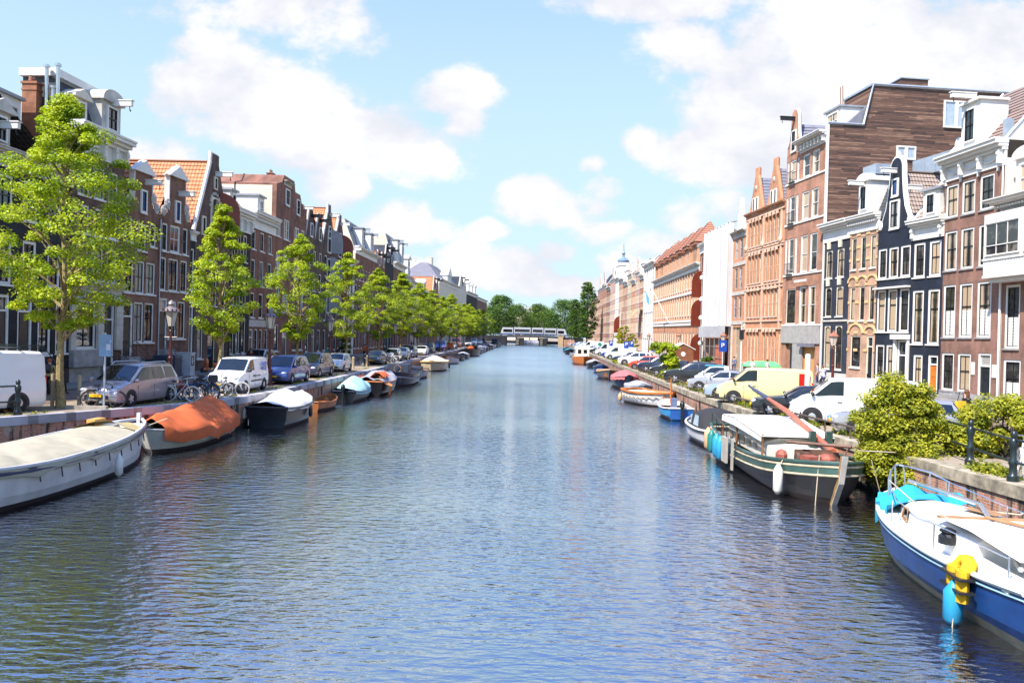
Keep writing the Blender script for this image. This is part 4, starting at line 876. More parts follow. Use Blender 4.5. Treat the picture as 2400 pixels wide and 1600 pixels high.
for (y0, y1, e, zr, wm, kind, lab) in FARR:
    h = RH(lab, (23.4,y1), (23.4,y0+.02), e, 12, wm); n = max(3, int(h.w/2.3)); pw = h.w/n
    for z0, z1 in ((.8,3.4),(4.6,7.),(8.,10.2),(11.2,13.),(14.2,16.2)):
        for j in range(n): c = pw*(j+.5); h.win(c-.6,c+.6,z0,z1,'farsun')
    h.wall()
    if kind.startswith('gable'):
        w = h.w; h.cornice(e-.5,e+.2,.4,WHITE); nn = 2 if w > 22 else 1
        for j in range(nn):
            a, b = w*j/nn, w*(j+1)/nn; c = (a+b)/2; hw = min(4.,(b-a)/2-.3); h.gable([(c-hw,e+.2),(c+hw,e+.2),(c+hw,e+1.),(c+hw*.6,e+1.),(c+.6,zr),(c-.6,zr),(c-hw*.6,e+1.),(c-hw,e+1.)], cop=WHITE, r=.16); h.win(c-.6,c+.6,e+.6,e+2.,'proud')
        h.roof_y(zr+.2, SLATE, yr=4., e0=e+.2)
    elif kind == 'dormer':
        h.cornice(e-.6,e+.3,.6,WHITE); h.mansard(zr, LEAD, yk=2.)
        for c in (h.w*.28,h.w*.72): h.dormer(c-1.,c+1.,e+.3,zr-.3,y=0,dep=2.5,st='dormw',top='ped')
        if y0 > 170: continue
        k = MB(); n_ = 6
        for i in range(n_): a0, a1 = PI/2*i/n_, PI/2*(i+1)/n_; k.q((1,-2.*math.cos(a0),7.6+2*math.sin(a0)),(5.5,-2*math.cos(a0),7.6+2*math.sin(a0)),(5.5,-2*math.cos(a1),7.6+2*math.sin(a1)),(1,-2*math.cos(a1),7.6+2*math.sin(a1)))
        k.build('awning', P('tan_awning', (.6,.33,.14), .7), h.root)
    else:
        h.cornice(e-.6,e+.3,.6,WHITE); h.chimney(3.,4.,e,e+2.4,SAL)
        if y0 == 206: h.shutter(h.w*.3, 4.6, 9., 1.6, REDSH)
        k = MB(); w = h.w
        if y0 == 206:
            for i in range(22): k.bx(w*.7,w*.7+2.2,-.5,-.44,1.+.45*i,1.12+.45*i)
            for x in (0,2.1): k.bx(w*.7+x,w*.7+x+.1,-.44,-.38,.5,11.)
            k.build('fire_ladder', WHITE, h.root)
# lantern spire on a tower behind the far right row
tw = thing('lantern_tower', 'slender lantern tower with blue onion cap rising behind the far right roofs', 'tower', (29.5,262.,S)); k = MB(); k.bx(-2.6,2.6,-2.6,2.6,0,23.5); k.bx(-2.9,2.9,-2.9,2.9,23.5,24.2); k.build('shaft', SAL, tw)
k = MB()
for i in range(8): a = PI*2*i/8; k.cb((1.4*math.cos(a),1.4*math.sin(a),25.7), (.3,.3,2.8))
k.lathe([(1.7,24.2),(1.7,24.6),(.9,24.7),(.9,27.),(1.8,27.1),(1.9,27.4)], 8); k.build('lantern', WHITE, tw)
k = MB(); k.lathe([(1.,27.4),(1.8,28.),(1.9,28.6),(1.1,29.3),(.4,29.8),(.35,30.6),(.7,30.9),(.25,31.5),(.08,34.)], 10); k.build('onion_cap', P('blue_lead', (.16,.24,.34), .5), tw, smooth=True)
# ---------------------------------------------------------------- cars and vans
CT = {  # L W H belt hood cowl ws rt rb deck r fw rw
 'mpv': dict(L=4.8,W=1.88,H=1.73,belt=.98,hood=.86,cowl=1.0,ws=1.95,rt=.5,rb=.14,deck=.98,r=.33,fw=.92,rw=.85,win=[(1.18,2.05,2.55),(2.62,2.62,3.5),(3.57,3.57,4.35)]),
 'van': dict(L=4.9,W=1.92,H=1.97,belt=1.18,hood=1.02,cowl=.72,ws=1.55,rt=.18,rb=.05,deck=1.12,r=.34,fw=.92,rw=.95,win=[(.95,1.62,2.1)]),
 'bigvan': dict(L=5.6,W=2.0,H=2.3,belt=1.25,hood=1.1,cowl=.8,ws=1.6,rt=.14,rb=.05,deck=1.2,r=.35,fw=.95,rw=1.1,win=[(1.0,1.7,2.2)]),
 'smallvan': dict(L=4.25,W=1.82,H=1.82,belt=1.06,hood=.98,cowl=.95,ws=1.6,rt=.16,rb=.05,deck=1.05,r=.31,fw=.82,rw=.75,win=[(1.12,1.68,2.1)]),
 'hatch': dict(L=3.7,W=1.65,H=1.49,belt=.93,hood=.82,cowl=.85,ws=1.5,rt=.36,rb=.12,deck=.93,r=.29,fw=.68,rw=.6,win=[(1.0,1.58,2.25),(2.32,2.32,3.15)]),
 'suv': dict(L=4.5,W=1.86,H=1.66,belt=1.06,hood=.98,cowl=1.2,ws=1.98,rt=.6,rb=.16,deck=1.05,r=.36,fw=.88,rw=.88,win=[(1.36,2.06,2.6),(2.67,2.67,3.5),(3.56,3.56,3.95)]),
 'sedan': dict(L=4.5,W=1.76,H=1.42,belt=.9,hood=.8,cowl=1.35,ws=2.05,rt=1.25,rb=.62,deck=.98,r=.31,fw=.8,rw=.95,win=[(1.5,2.12,2.68),(2.75,2.75,3.5)]),
 'wagon': dict(L=4.45,W=1.75,H=1.45,belt=.9,hood=.8,cowl=1.2,ws=1.95,rt=.45,rb=.12,deck=.92,r=.31,fw=.85,rw=.85,win=[(1.36,2.02,2.55),(2.62,2.62,3.35),(3.42,3.42,4.05)]),
 'city': dict(L=2.7,W=1.56,H=1.54,belt=.95,hood=.84,cowl=.5,ws=1.1,rt=.3,rb=.12,deck=.95,r=.28,fw=.4,rw=.42,win=[(.66,1.16,2.1)]),
 'sport': dict(L=4.4,W=1.84,H=1.42,belt=.9,hood=.8,cowl=1.3,ws=2.1,rt=.8,rb=.2,deck=.95,r=.33,fw=.85,rw=.85,win=[(1.48,2.18,2.75),(2.82,2.82,3.5)]),
}
HEADL = P('headlight_glass', (.6,.65,.7), .08, var=.1, spec=1.); TAILL = P('tail_light', (.45,.012,.008), .15, var=.1); RIMBK = P('rim_dark', (.03,.03,.032), .5)
WHM = {}
def wheel_meshes(r, steel):
    if (r, steel) in WHM: return WHM[(r, steel)]
    ri = r*.66; t_ = MB(); t_.lathe([(ri,-.1),(r*.95,-.1),(r,-.07),(r,.05),(r*.96,.085),(ri+.015,.1),(ri,.06)], 22, axis='y')
    g = MB(); g.lathe([(ri,.02),(ri,.07),(ri-.03,.085),(ri-.045,.04),(.02,.03)], 20, axis='y', mi=1)
    if steel: g.lathe([(ri*.75,.03),(ri*.7,.075),(ri*.5,.09),(.02,.085)], 16, axis='y', mi=0)
    else:
        for k in range(5 if r > .3 else 7):
            a = 2*PI*k/(5 if r > .3 else 7); ca, sa = math.cos(a), math.sin(a); w_ = .035
            g.add([(ca*.03-sa*w_*1.5,.09,sa*.03+ca*w_*1.5),(ca*.03+sa*w_*1.5,.09,sa*.03-ca*w_*1.5),(ca*(ri-.02)+sa*w_,.075,sa*(ri-.02)-ca*w_),(ca*(ri-.02)-sa*w_,.075,sa*(ri-.02)+ca*w_)], [(0,1,2,3)])
        g.lathe([(.06,.06),(.06,.1),(.02,.105)], 10, axis='y')
    WHM[(r, steel)] = (t_.mesh('tyre', RUBBER, True), g.mesh('rim', [ALLOY, RIMBK if not steel else PLASTIC], True)); return WHM[(r, steel)]
def car(kind, label, X, Y, head, paint, at='fw', lod=0, name='parked_car', cat='car', group=None, bumper=None, rack=False, plate=True, steel=False, sidewin=True):
    c = CT[kind]; L, W_, H = c['L'], c['W']/2, c['H']; lx = lambda d_: L/2-d_
    ca, sa = math.cos(head), math.sin(head)
    ox, oy = {'fw': (L/2-c['fw'], W_), 'rw': (-(L/2-c['rw']), W_), 'c': (0,0), 'nose': (L/2, 0)}[at]
    root = thing(name, label, cat, (X-(ox*ca-oy*sa), Y-(ox*sa+oy*ca), S), head, group)
    bt, hd, dk = c['belt'], c['hood'], c['deck']; rs = L-c['rb']
    ST = [(0.,.34,hd*.62,hd*.72,.80,.74),(.07,.26,hd*.78,hd*.88,.92,.80),(.22,.22,hd*.9,hd*.97,.97,.84),(c['cowl']*.6,.2,lerp(hd,bt,.45),lerp(hd,bt,.55)+.03,1.,.86),
          (c['cowl'],.2,bt,bt+.05,1.,.86),(c['ws'],.2,bt+.01,H-.05,1.,.74),(c['ws']+.35,.2,bt+.02,H-.01,1.,.76),((c['ws']+L-c['rt'])/2,.2,bt+.03,H,1.,.77),(L-c['rt'],.2,bt+.04,H-.04,1.,.75),
          (rs,.24,min(bt+.04,dk),dk+.04,.98,.82),(L-.04,.3,dk*.9,dk*.97,.94,.8),(L,.36,dk*.72,dk*.8,.9,.78)]
    if kind in ('van','bigvan','smallvan'): ST = [(a,b,z,zt,w1,(.86 if zt > bt+.3 else w2)) for a,b,z,zt,w1,w2 in ST]; ST[9] = (L-.05,.24,bt+.04,H-.1,.985,.84); ST[10] = (L-.015,.26,bt,H-.16,.975,.83); ST[11] = (L,.32,bt-.1,bt+.3,.96,.84)
    def ring(s_):
        d_, zb, zm, zt, w1, w2 = s_; w1 *= W_; w2 *= W_; e = max(zm+.015, zt-.08)
        h = [(w1*.93,zb),(w1*.995,zb+.13),(w1,lerp(zb,zm,.6)),(w1*.965,zm),(w2,e),(w2*.82,zt)]
        return [(lx(d_),-y,z) for y, z in h]+[(lx(d_),0,zt+.02)]+[(lx(d_),y,z) for y, z in h[::-1]]+[(lx(d_),0,zb)]
    m = MB(); m.loft([ring(s_) for s_ in ST]); body = m.build('body', paint, root, smooth=32)
    def P3(d_, t, sg):
        for s0, s1 in zip(ST, ST[1:]):
            if s0[0] <= d_ <= s1[0]:
                k = (d_-s0[0])/(s1[0]-s0[0]); a, b = ring(s0), ring(s1); i = 3 if sg < 0 else 9; j = 4 if sg < 0 else 8
                lo = Vector(a[i]).lerp(Vector(b[i]), k); hi = Vector(a[j]).lerp(Vector(b[j]), k); p = lo.lerp(hi, t); return p+Vector((0,sg*.012,.004))
    if sidewin:
        for sg in (-1, 1):
            for d0, d1, d2 in c['win']:
                k = MB(); n = 4; lo = [P3(lerp(d0,d2,i/n), .1, sg) for i in range(n+1)]; hi = [P3(lerp(d1,d2-(.1 if d2 > 3 and kind not in ('van','bigvan') else 0.),i/n), .93, sg) for i in range(n+1)]
                vs = lo+hi; k.add(vs, [(i,i+1,n+2+i,n+1+i) for i in range(n)]); k.build('side_window', CARGLASS, root)
    def topq(s0, s1, f0, f1, name):
        d0, d1 = s0[0], s1[0]; k = MB(); a = lerp(s0[3],s1[3],f0)+.03; b = lerp(s0[3],s1[3],f1)+.03; wa = lerp(s0[5],s1[5],f0)*W_*.93; wb = lerp(s0[5],s1[5],f1)*W_*.92; xa, xb = lx(lerp(d0,d1,f0)), lx(lerp(d0,d1,f1))
        o = .012*(1 if d0 < L/2 else -1)
        k.add([(xa+o,-wa,a-.035),(xa+o*2,0,a),(xa+o,wa,a-.035),(xb+o,wb,b-.035),(xb+o*2,0,b),(xb+o,-wb,b-.035)], [(0,1,4,5),(1,2,3,4)]); k.build(name, CARGLASS, root)
    topq(ST[4], ST[5], .06, .94, 'windscreen')
    if kind not in ('van','bigvan','smallvan'): topq(ST[8], ST[9], .1, .9, 'rear_window')
    elif lod == 0:
        for sg in (-1, 1): k = MB(); k.q((-L/2-.012,sg*.08,bt+.1),(-L/2-.012,sg*W_*.76,bt+.1),(-L/2+.03,sg*W_*.72,H-.22),(-L/2+.03,sg*.08,H-.22)); k.build('rear_window', CARGLASS, root)
    ty, rm = wheel_meshes(c['r'], steel); k = MB(); R_ = c['r']+.07
    for d_ in (c['fw'], L-c['rw']):
        for sg in (-1, 1):
            pts = [(lx(d_)+R_*math.cos(a), c['r']+R_*math.sin(a)) for a in [lerp(-.35, PI+.35, i/14) for i in range(15)]]
            pts = [(x, max(z, .2)) for x, z in pts]
            y0, y1 = (W_*.7, W_+.006) if sg > 0 else (-W_-.006, -W_*.7); k.prism(pts, y0, y1)
            w = inst('wheel', ty, root, (lx(d_), sg*(W_-.07), c['r']), 0 if sg > 0 else PI); inst('rim', rm, w)
    k.build('wheel_arch', PLASTIC, root)
    for sg in (-1, 1):
        k = MB(); k.ball((lx(.16), sg*W_*.7, hd*.83), (.17,W_*.2,.085), 8, 6); k.build('headlight', HEADL, root, smooth=80)
        k = MB(); zt_ = dk*.82 if kind not in ('van','bigvan','smallvan') else bt*.95; k.bx(-L/2-.012,-L/2+.1,sg*W_*.9-.09,sg*W_*.9+.05,zt_-.16,zt_+.16); k.build('tail_light', TAILL, root)
    k = MB(); k.bx(L/2-.1,L/2+.012,-W_*.55,W_*.55,.36,hd*.6); k.build('grille', PLASTIC, root)
    if bumper: k = MB(); k.loft([[(lx(d_),-y,z) for y, z in ((W_*f,.24),(W_*f,.52))]+[(lx(d_),y,z) for y, z in ((W_*f,.52),(W_*f,.24))] for d_, f in ((-.05,.8),(.05,.93),(.5,1.008))]); k.build('bumper', bumper, root)
    if plate: k = MB(); k.bx(L/2+.0,L/2+.066,-.26,.26,.44,.56); k.build('licence_plate', YPLATE, root)
    if lod == 0:
        for sg in (-1, 1): k = MB(); k.ball((lx(c['win'][0][0]-.02), sg*(W_+.08), bt+.1), (.08,.12,.09), 8, 5); k.build('wing_mirror', paint if not bumper else PLASTIC, root, smooth=80)
        k = MB()
        for sg in (-1, 1):
            for d_ in ([c['win'][0][2]+.03]+([c['win'][1][2]+.03] if len(c['win']) > 1 else []) + [c['fw']+c['r']+.16]): y = sg*(W_*1.0+.002); k.bx(lx(d_)-.008,lx(d_)+.008,min(y,y-.01*sg),max(y,y-.01*sg),.3,bt-.12)
        k.build('door_seam', PLASTIC, root)
        k = MB()
        for sg in (-1, 1):
            for w_ in c['win'][:2]: d_ = w_[2]-.14; y = sg*(W_+.012); k.bx(lx(d_)-.1,lx(d_)+.08,min(y,y-.03*sg),max(y,y-.03*sg),bt-.2,bt-.165)
        k.build('door_handle', paint if not bumper else PLASTIC, root)
        k = MB(); k.bx(-L/2+.9,L/2-.8,-W_*.8,W_*.8,.13,.24); k.build('underbody', PLASTIC, root)
    if rack:
        k = MB()
        for i in range(4): x = lx(c['ws']+.5+i*.85); k.tube([(x,-W_*.8,H-.02),(x,-W_*.8,H+.12),(x,W_*.8,H+.12),(x,W_*.8,H-.02)], .03, 5)
        for sg in (-1, 1): k.tube([(lx(c['ws']+.3),sg*W_*.82,H+.2),(-L/2+.1,sg*W_*.82,H+.2),(-L/2+.1,sg*W_*.82,H+.02)], .022, 5); k.tube([(lx(c['ws']+.3),sg*W_*.82,H+.1),(-L/2+.1,sg*W_*.82,H+.1)], .018, 5)
        k.build('roof_rack', IRON, root)
    return root
SILV = PAINT('silver_paint', (.42,.41,.43), .55, .3); WHT = PAINT('white_car_paint', (.78,.78,.77)); WARMSILV = PAINT('warm_silver', (.4,.36,.38), .5, .3); BLKP = PAINT('black_car_paint', (.01,.01,.013)); NVP = PAINT('dark_navy_paint', (.012,.02,.05)); BLUP = PAINT('blue_car_paint', (.015,.045,.22)); REDP = PAINT('red_car_paint', (.5,.06,.025)); YELP = PAINT('pale_yellow_paint', (.74,.6,.27)); TEALP = PAINT('turquoise_paint', (.05,.35,.45)); ORGP = PAINT('orange_van_paint', (.62,.12,.02)); GRYP = PAINT('grey_blue_paint', (.2,.25,.32), .4, .3); LTB = PAINT('light_blue_silver', (.4,.47,.55), .5)
ND, WD = -PI/2, PI-R(16)             # left cars face the viewer, right cars face the water
GL, GR_ = 'cars parked along the left quay', 'cars parked nose to the water on the right quay'
CARS = []
def C_(*a, **k): o = car(*a, **k); CARS.append(o); return o
v0 = C_('bigvan','white panel van with roof rack cut off by the left edge of the photo',-19.15,29.4,ND-.42,WHT,at='rw',name='panel_van',cat='van',group=GL,bumper=PLASTIC,rack=True,steel=True)
esp = C_('mpv','silver people carrier with roof rails behind the leaning black bicycle',-16.5,32.6,ND-.1,WARMSILV,group=GL)
k = MB()
for sg in (-1,1): k.tube([(.4,sg*.66,1.7),(.25,sg*.66,1.79),(-1.4,sg*.66,1.79),(-1.6,sg*.66,1.7)], .022, 6)
k.build('roof_rail', STEEL, esp)
kan = C_('smallvan','white delivery van with blue rear logo next to the row of bicycles',-14.75,41.0,ND-.02,WHT,name='delivery_van',cat='van',group=GL,bumper=PLASTIC,steel=True)
def lettering(parent, text, size, loc, rot, m, name='lettering', ext=.004):
    cu = bpy.data.curves.new(name, 'FONT'); cu.body = text; cu.size = size; cu.extrude = ext; cu.align_x = 'CENTER'; cu.resolution_u = 2
    tmp = bpy.data.objects.new('tmp', cu); COL.objects.link(tmp); dg = bpy.context.evaluated_depsgraph_get(); me = bpy.data.meshes.new_from_object(tmp.evaluated_get(dg)); bpy.data.objects.remove(tmp)
    me.materials.clear(); me.materials.append(m); o = inst(name, me, parent, loc); o.rotation_euler = rot; return o
BLUT = P('blue_lettering', (.03,.09,.4), .5); DKT = P('dark_lettering', (.03,.03,.05), .5); CYT = P('cyan_panel', (.01,.3,.6), .5)
k = MB()
for i in range(3):
    for j in range(2): x = -1.6+.22*i; k.bx(x,x+.17,.925,.94,1.12+.24*j,1.31+.24*j)
k.build('logo', BLUT, kan); k = MB()
for i in range(3):
    for j in range(2): x = -1.6+.22*i; k.bx(x+.05,x+.12,.938,.943,1.17+.24*j,1.26+.24*j)
k.build('logo_center', WHT, kan)
k = MB(); k.bx(-1.,.55,.915,.935,.56,.63); k.build('side_moulding', PLASTIC, kan); k = MB()
for i in range(9): k.bx(-.75+.12*i,-.67+.12*i,.915,.93,.82,.87)
k.build('small_lettering', DKT, kan)
C_('mpv','dark blue people carrier with yellow number plate beside the white delivery van',-14.6,48.6,ND-.02,BLUP,group=GL)
C_('mpv','navy compact car with star-bright headlights behind the dark blue people carrier',-14.85,55.9,ND-.02,NVP,group=GL)
C_('hatch','small silver-white hatchback between two street lamps on the left quay',-15.1,64.2,ND,PAINT('pale_silver', (.6,.59,.55), .3),group=GL)
C_('suv','silver estate car parked at the house side behind the third tree',-21.6,64.,ND,SILV,group=GL)
C_('sedan','black car with chrome bumper strip right of the fourth lantern post',-15.0,79.9,ND,NVP,group=GL)
for k_, lab, x, y, p, l_ in (('hatch','white hatchback behind the second bicycle cluster',-14.9,89.3,PAINT('pale_silver', (.6,.59,.55), .3),0),('hatch','grey-blue hatchback behind the white hatchback on the left quay',-15.1,97.,GRYP,0),('suv','dark blue car close behind the grey-blue hatchback',-15.2,103.5,NVP,1),
    ('sport','white sporty coupe with dark grille on the left quay',-15.3,116.5,WHT,1),('suv','black four-wheel drive with pale roof behind the white coupe',-16.,130.,BLKP,1),('van','blue panel van far along the left quay',-16.,148.,BLUP,1),('bigvan','tall orange van far along the left quay',-17.,190.,ORGP,1),
    ('hatch','silver hatchback just before the tall orange van',-15.9,168.,SILV,1),('suv','silver car beyond the tall orange van',-15.9,214.,SILV,1),('van','white van with dark windows beyond the tall orange van',-16.,234.,WHT,1),('hatch','white hatchback near the far end of the left quay',-15.9,258.,WHT,1),('suv','black car near the far end of the left quay',-16.,282.,BLKP,1)): C_(k_, lab, x, y, ND, p, lod=l_, group=GL, plate=l_ == 0)
tk = thing('cargo_bike_trailer','orange cluster of delivery trikes parked beyond the white coupe on the left quay','trike',(-16.2,157.,S)); k = MB(); k.bx(-.9,.9,-.6,.6,.5,1.3); k.bx(-.7,.7,.7,1.6,.6,1.5); k.build('cargo_box', ORGP, tk); k = MB()
for x in (-.8,.8,0): k.lathe([(.05,-.05),(.34,-.05),(.34,.05),(.05,.05)], 14, (x,1.3 if x == 0 else 0,.34), axis='x')
k.build('wheel', RUBBER, tk)
# right side
r1 = C_('wagon','silver car with white hubcaps half hidden by the big bush',12.0,29.4,WD,SILV,group=GR_,steel=False)
r2 = C_('van','white delivery van with cyan stripe and side logo behind the big bush',11.65,33.1,WD-R(6),WHT,name='delivery_van',cat='van',group=GR_,bumper=PLASTIC,steel=True)
k = MB(); k.bx(-.95,.95,.962,.972,.26,.45); k.build('cyan_stripe', CYT, r2); lettering(r2, 'Uw partner', .2, (.35,.974,.3), (R(90),0,PI), P('white_lettering', (.85,.85,.85), .5))
k = MB(); k.bx(-1.9,-1.05,.952,.962,1.42,1.66); k.bx(-2.25,-1.95,.952,.962,1.3,1.85); k.build('logo_panel', CYT, r2); k = MB(); k.lathe([(.17,0),(.17,.006),(.01,.007)], 18, (-1.42,.962,1.54), axis='y'); k.build('logo_disc', WHT, r2); k = MB(); k.lathe([(.09,0),(.09,.004),(.06,.004),(.06,0)], 16, (-1.42,.97,1.54), axis='y'); k.build('logo_ring', P('pale_grey_mark', (.5,.52,.55), .5), r2)
lettering(r2, 'support', .14, (-1.45,.956,1.24), (R(90),0,PI), P('pale_grey_mark', (.5,.52,.55), .5))
C_('sedan','black saloon with alloy wheels wedged beside the white van with cyan stripe',10.85,36.3,WD,BLKP,group=GR_)
vit = C_('van','pale yellow delivery van with black bumper behind the guard rail',10.9,42.9,WD,YELP,name='delivery_van',cat='van',group=GR_,bumper=PLASTIC,steel=True)
k = MB(); k.bx(-2.3,-1.75,.947,.96,1.1,1.75); k.build('red_rear_pillar', TAILL, vit)
C_('wagon','light blue-silver car with only its nose showing behind the yellow van',10.9,46.3,WD,LTB,group=GR_)
C_('sedan','silver saloon between the black off-roader and the yellow van',11.1,52.6,WD,SILV,group=GR_)
sm = C_('city','tiny two-tone turquoise and white city car behind the silver saloon',12.3,58.2,WD,WHT,group=GR_); k = MB(); k.bx(-.75,.6,-.6,.6,1.5,1.575); k.build('turquoise_roof', TEALP, sm)
C_('suv','glossy black off-roader with large alloy wheels beside the vine-covered sign',11.1,61.5,WD,BLKP,group=GR_)
C_('hatch','small dark car partly hidden by the vine-covered sign',11.4,72.3,WD,BLKP,group=GR_)
C_('suv','dark navy crossover left of the vine-covered sign',11.4,79.,WD,NVP,group=GR_)
C_('hatch','bright red hatchback behind the dark navy crossover',11.2,86.3,WD,REDP,group=GR_)
C_('suv','white crossover with black wheel arches right of the red hatchback nose',11.5,98.,WD,WHT,group=GR_)
for k_, lab, x, y, p, nm in (('wagon','dark blue estate in front of the silver van on the right quay',11.7,107.,NVP,0),('van','silver van with white lower panel in the middle of the right row',12.1,122.,PAINT('pale_silver', (.6,.59,.55), .3),1),('hatch','bright blue small car squeezed between two vans on the right quay',12.2,131.8,BLUP,0),('bigvan','long white van behind the bright blue small car',12.3,142.7,WHT,1),
    ('suv','black crossover left of the long white van in the right row',12.4,158.,BLKP,0),('sedan','white saloon behind the black crossover far along the right quay',12.5,170.,WHT,0),('hatch','silver hatchback far along the right quay before the green-logo van',12.6,181.,SILV,0),('bigvan','white van with green leaf logo far along the right quay',13.,193.,WHT,1),
    ('hatch','white hatchback beyond the green-logo van',13.2,208.,WHT,0),('wagon','silver estate near the bridge end of the right row',13.4,226.,SILV,0),('suv','pale blue car last but one before the far bridge on the right',13.6,246.,LTB,0),('hatch','dark blue car last before the far bridge on the right',13.8,266.,BLUP,0)):
    o = C_(k_, lab, x, y, WD, p, lod=1, group=GR_, plate=False, name='delivery_van' if nm else 'parked_car', cat='van' if nm else 'car', bumper=PLASTIC if nm else None)
    if 'green leaf' in lab: q_ = MB(); q_.lathe([(.5,0),(.5,.01),(.02,.012)], 12, (-1.8,1.0,1.6), axis='y'); q_.build('leaf_logo', P('green_logo', (.0,.2,.12), .5), o)
# ---------------------------------------------------------------- boats
def wood(n, c): return P(n, c, .5, var=.3, streak=4)
HWHITE = P('white_hull', (.66,.63,.62), .4, var=.16, scale=2.2, streak=2.5); HBLACK = P('black_hull', (.012,.012,.014), .3, var=.3); HNAVY = P('navy_hull', (.012,.02,.045), .25, var=.2); VARN = wood('varnished_wood', (.45,.14,.03)); TEAK = wood('teak', (.38,.2,.09))
HBLUE = P('deep_blue_hull', (.012,.055,.2), .3, var=.3, scale=1.5); HGREY = P('grey_hull', (.3,.33,.38), .4); BOTT = P('antifoul_dark', (.025,.012,.01), .8, var=.4); SCUM = P('scummy_bottom', (.3,.27,.2), .8, var=.4); NAVYR = P('navy_rail', (.02,.03,.08), .4)
def canvas(n, c): return P(n, c, .85, var=.12, scale=3, bump=.25)
ROPE = P('rope', (.55,.45,.32), .9, var=.2)
class Boat:
    def __init__(s, name, label, X, Y, head, L, B, fb, hullm, bott=BOTT, tr=.75, bow=.35, stern=.1, rake=.5, cat='boat', group='boats moored along the canal', full=.5, keel=-.3, n=18, wl=.16):
        s.root = thing(name, label, cat, (X,Y,0), head, group); s.L, s.B, s.fb, s.tr, s.bow, s.stern, s.rake, s.full = L, B, fb, tr, bow, stern, rake, full
        m = MB(); rings = []; s.n = n
        for i in range(n+1):
            t = i/n; b = s.hb(t); z = s.sheer(t); ring = []
            for f, zz in ((1.,z),(.99,z*.72),(.94,z*.36),(.87,wl),(.72,-.08),(.42,keel*.8),(.0,keel)):
                x = s.xx(t, zz/z); ring.append((x, b*f, zz))
            rings.append(ring+[(x_,-y_,z_) for x_, y_, z_ in ring[::-1][1:]])
        k = len(rings[0])
        for i in range(n):
            for j in range(k-1):
                m.add([rings[i][j],rings[i][j+1],rings[i+1][j+1],rings[i+1][j]], [(0,1,2,3)], 1 if 3 <= j < k-4 else 0)
        m.poly(rings[0], 0); m.poly(rings[-1][::-1], 0)
        s.hull = m.build('hull', [hullm, bott], s.root, smooth=50)
    def hb(s, t):
        h = s.B/2
        if t < s.full: return h*lerp(s.tr, 1, math.sin(PI/2*min(1, t/(s.full*.9))))
        u_ = (t-s.full)/(1-s.full); return h*max(.015, (1-u_**2.3)**.75)
    def sheer(s, t): return s.fb + s.bow*max(0,(t-.35)/.65)**2 + s.stern*max(0,(.35-t)/.35)**2
    def xx(s, t, f): return s.L*(t-.5) - s.rake*(1-max(f,-.3))*t**4 + .12*(1-max(f,0))*(1-t)**4
    def edge(s, t, sg, f=1., up=0.): z = s.sheer(t); return (s.xx(t,1), sg*s.hb(t)*f, z+up)
    def rail(s, m, r=.05, up=.0, name='rub_rail', f=1.01):
        k = MB()
        for sg in (-1, 1): k.tube([s.edge(i/s.n, sg, f, up) for i in range(s.n+1)], r, 6)
        k.tube([s.edge(0, -1, f, up), s.edge(0, 1, f, up)], r, 6); return k.build(name, m, s.root, smooth=60)
    def deck(s, m, drop=.02, t0=0., t1=1., name='deck', f=.97):
        k = MB(); n = s.n; ts = [lerp(t0,t1,i/n) for i in range(n+1)]
        for a, b in zip(ts, ts[1:]):
            p = [s.edge(a,1,f,-drop), s.edge(a,-1,f,-drop), s.edge(b,-1,f,-drop), s.edge(b,1,f,-drop)]; k.q(*p)
        return k.build(name, m, s.root)
    def inside(s, m, floor=.25, t0=.04, t1=.93, f=.9):
        k = MB(); n = s.n; ts = [lerp(t0,t1,i/n) for i in range(n+1)]
        for a, b in zip(ts, ts[1:]):
            for sg in (-1, 1):
                e0, e1 = s.edge(a,sg,f), s.edge(b,sg,f); g0, g1 = (e0[0],e0[1]*.85,floor), (e1[0],e1[1]*.85,floor); k.q(e0,e1,g1,g0)
            k.q((s.xx(a,1),s.hb(a)*f*.85,floor),(s.xx(a,1),-s.hb(a)*f*.85,floor),(s.xx(b,1),-s.hb(b)*f*.85,floor),(s.xx(b,1),s.hb(b)*f*.85,floor))
        for t_ in (t0, t1): e, g = s.edge(t_,1,f), s.edge(t_,-1,f); k.q(e,g,(g[0],g[1]*.85,floor),(e[0],e[1]*.85,floor))
        o = k.build('interior', m, s.root); g = MB()
        for a, b in zip(ts, ts[1:]):
            for sg in (-1, 1): g.q(s.edge(a,sg,f,.015), s.edge(a,sg,1.,.015), s.edge(b,sg,1.,.015), s.edge(b,sg,f,.015))
        g.build('gunwale', m, s.root); return o
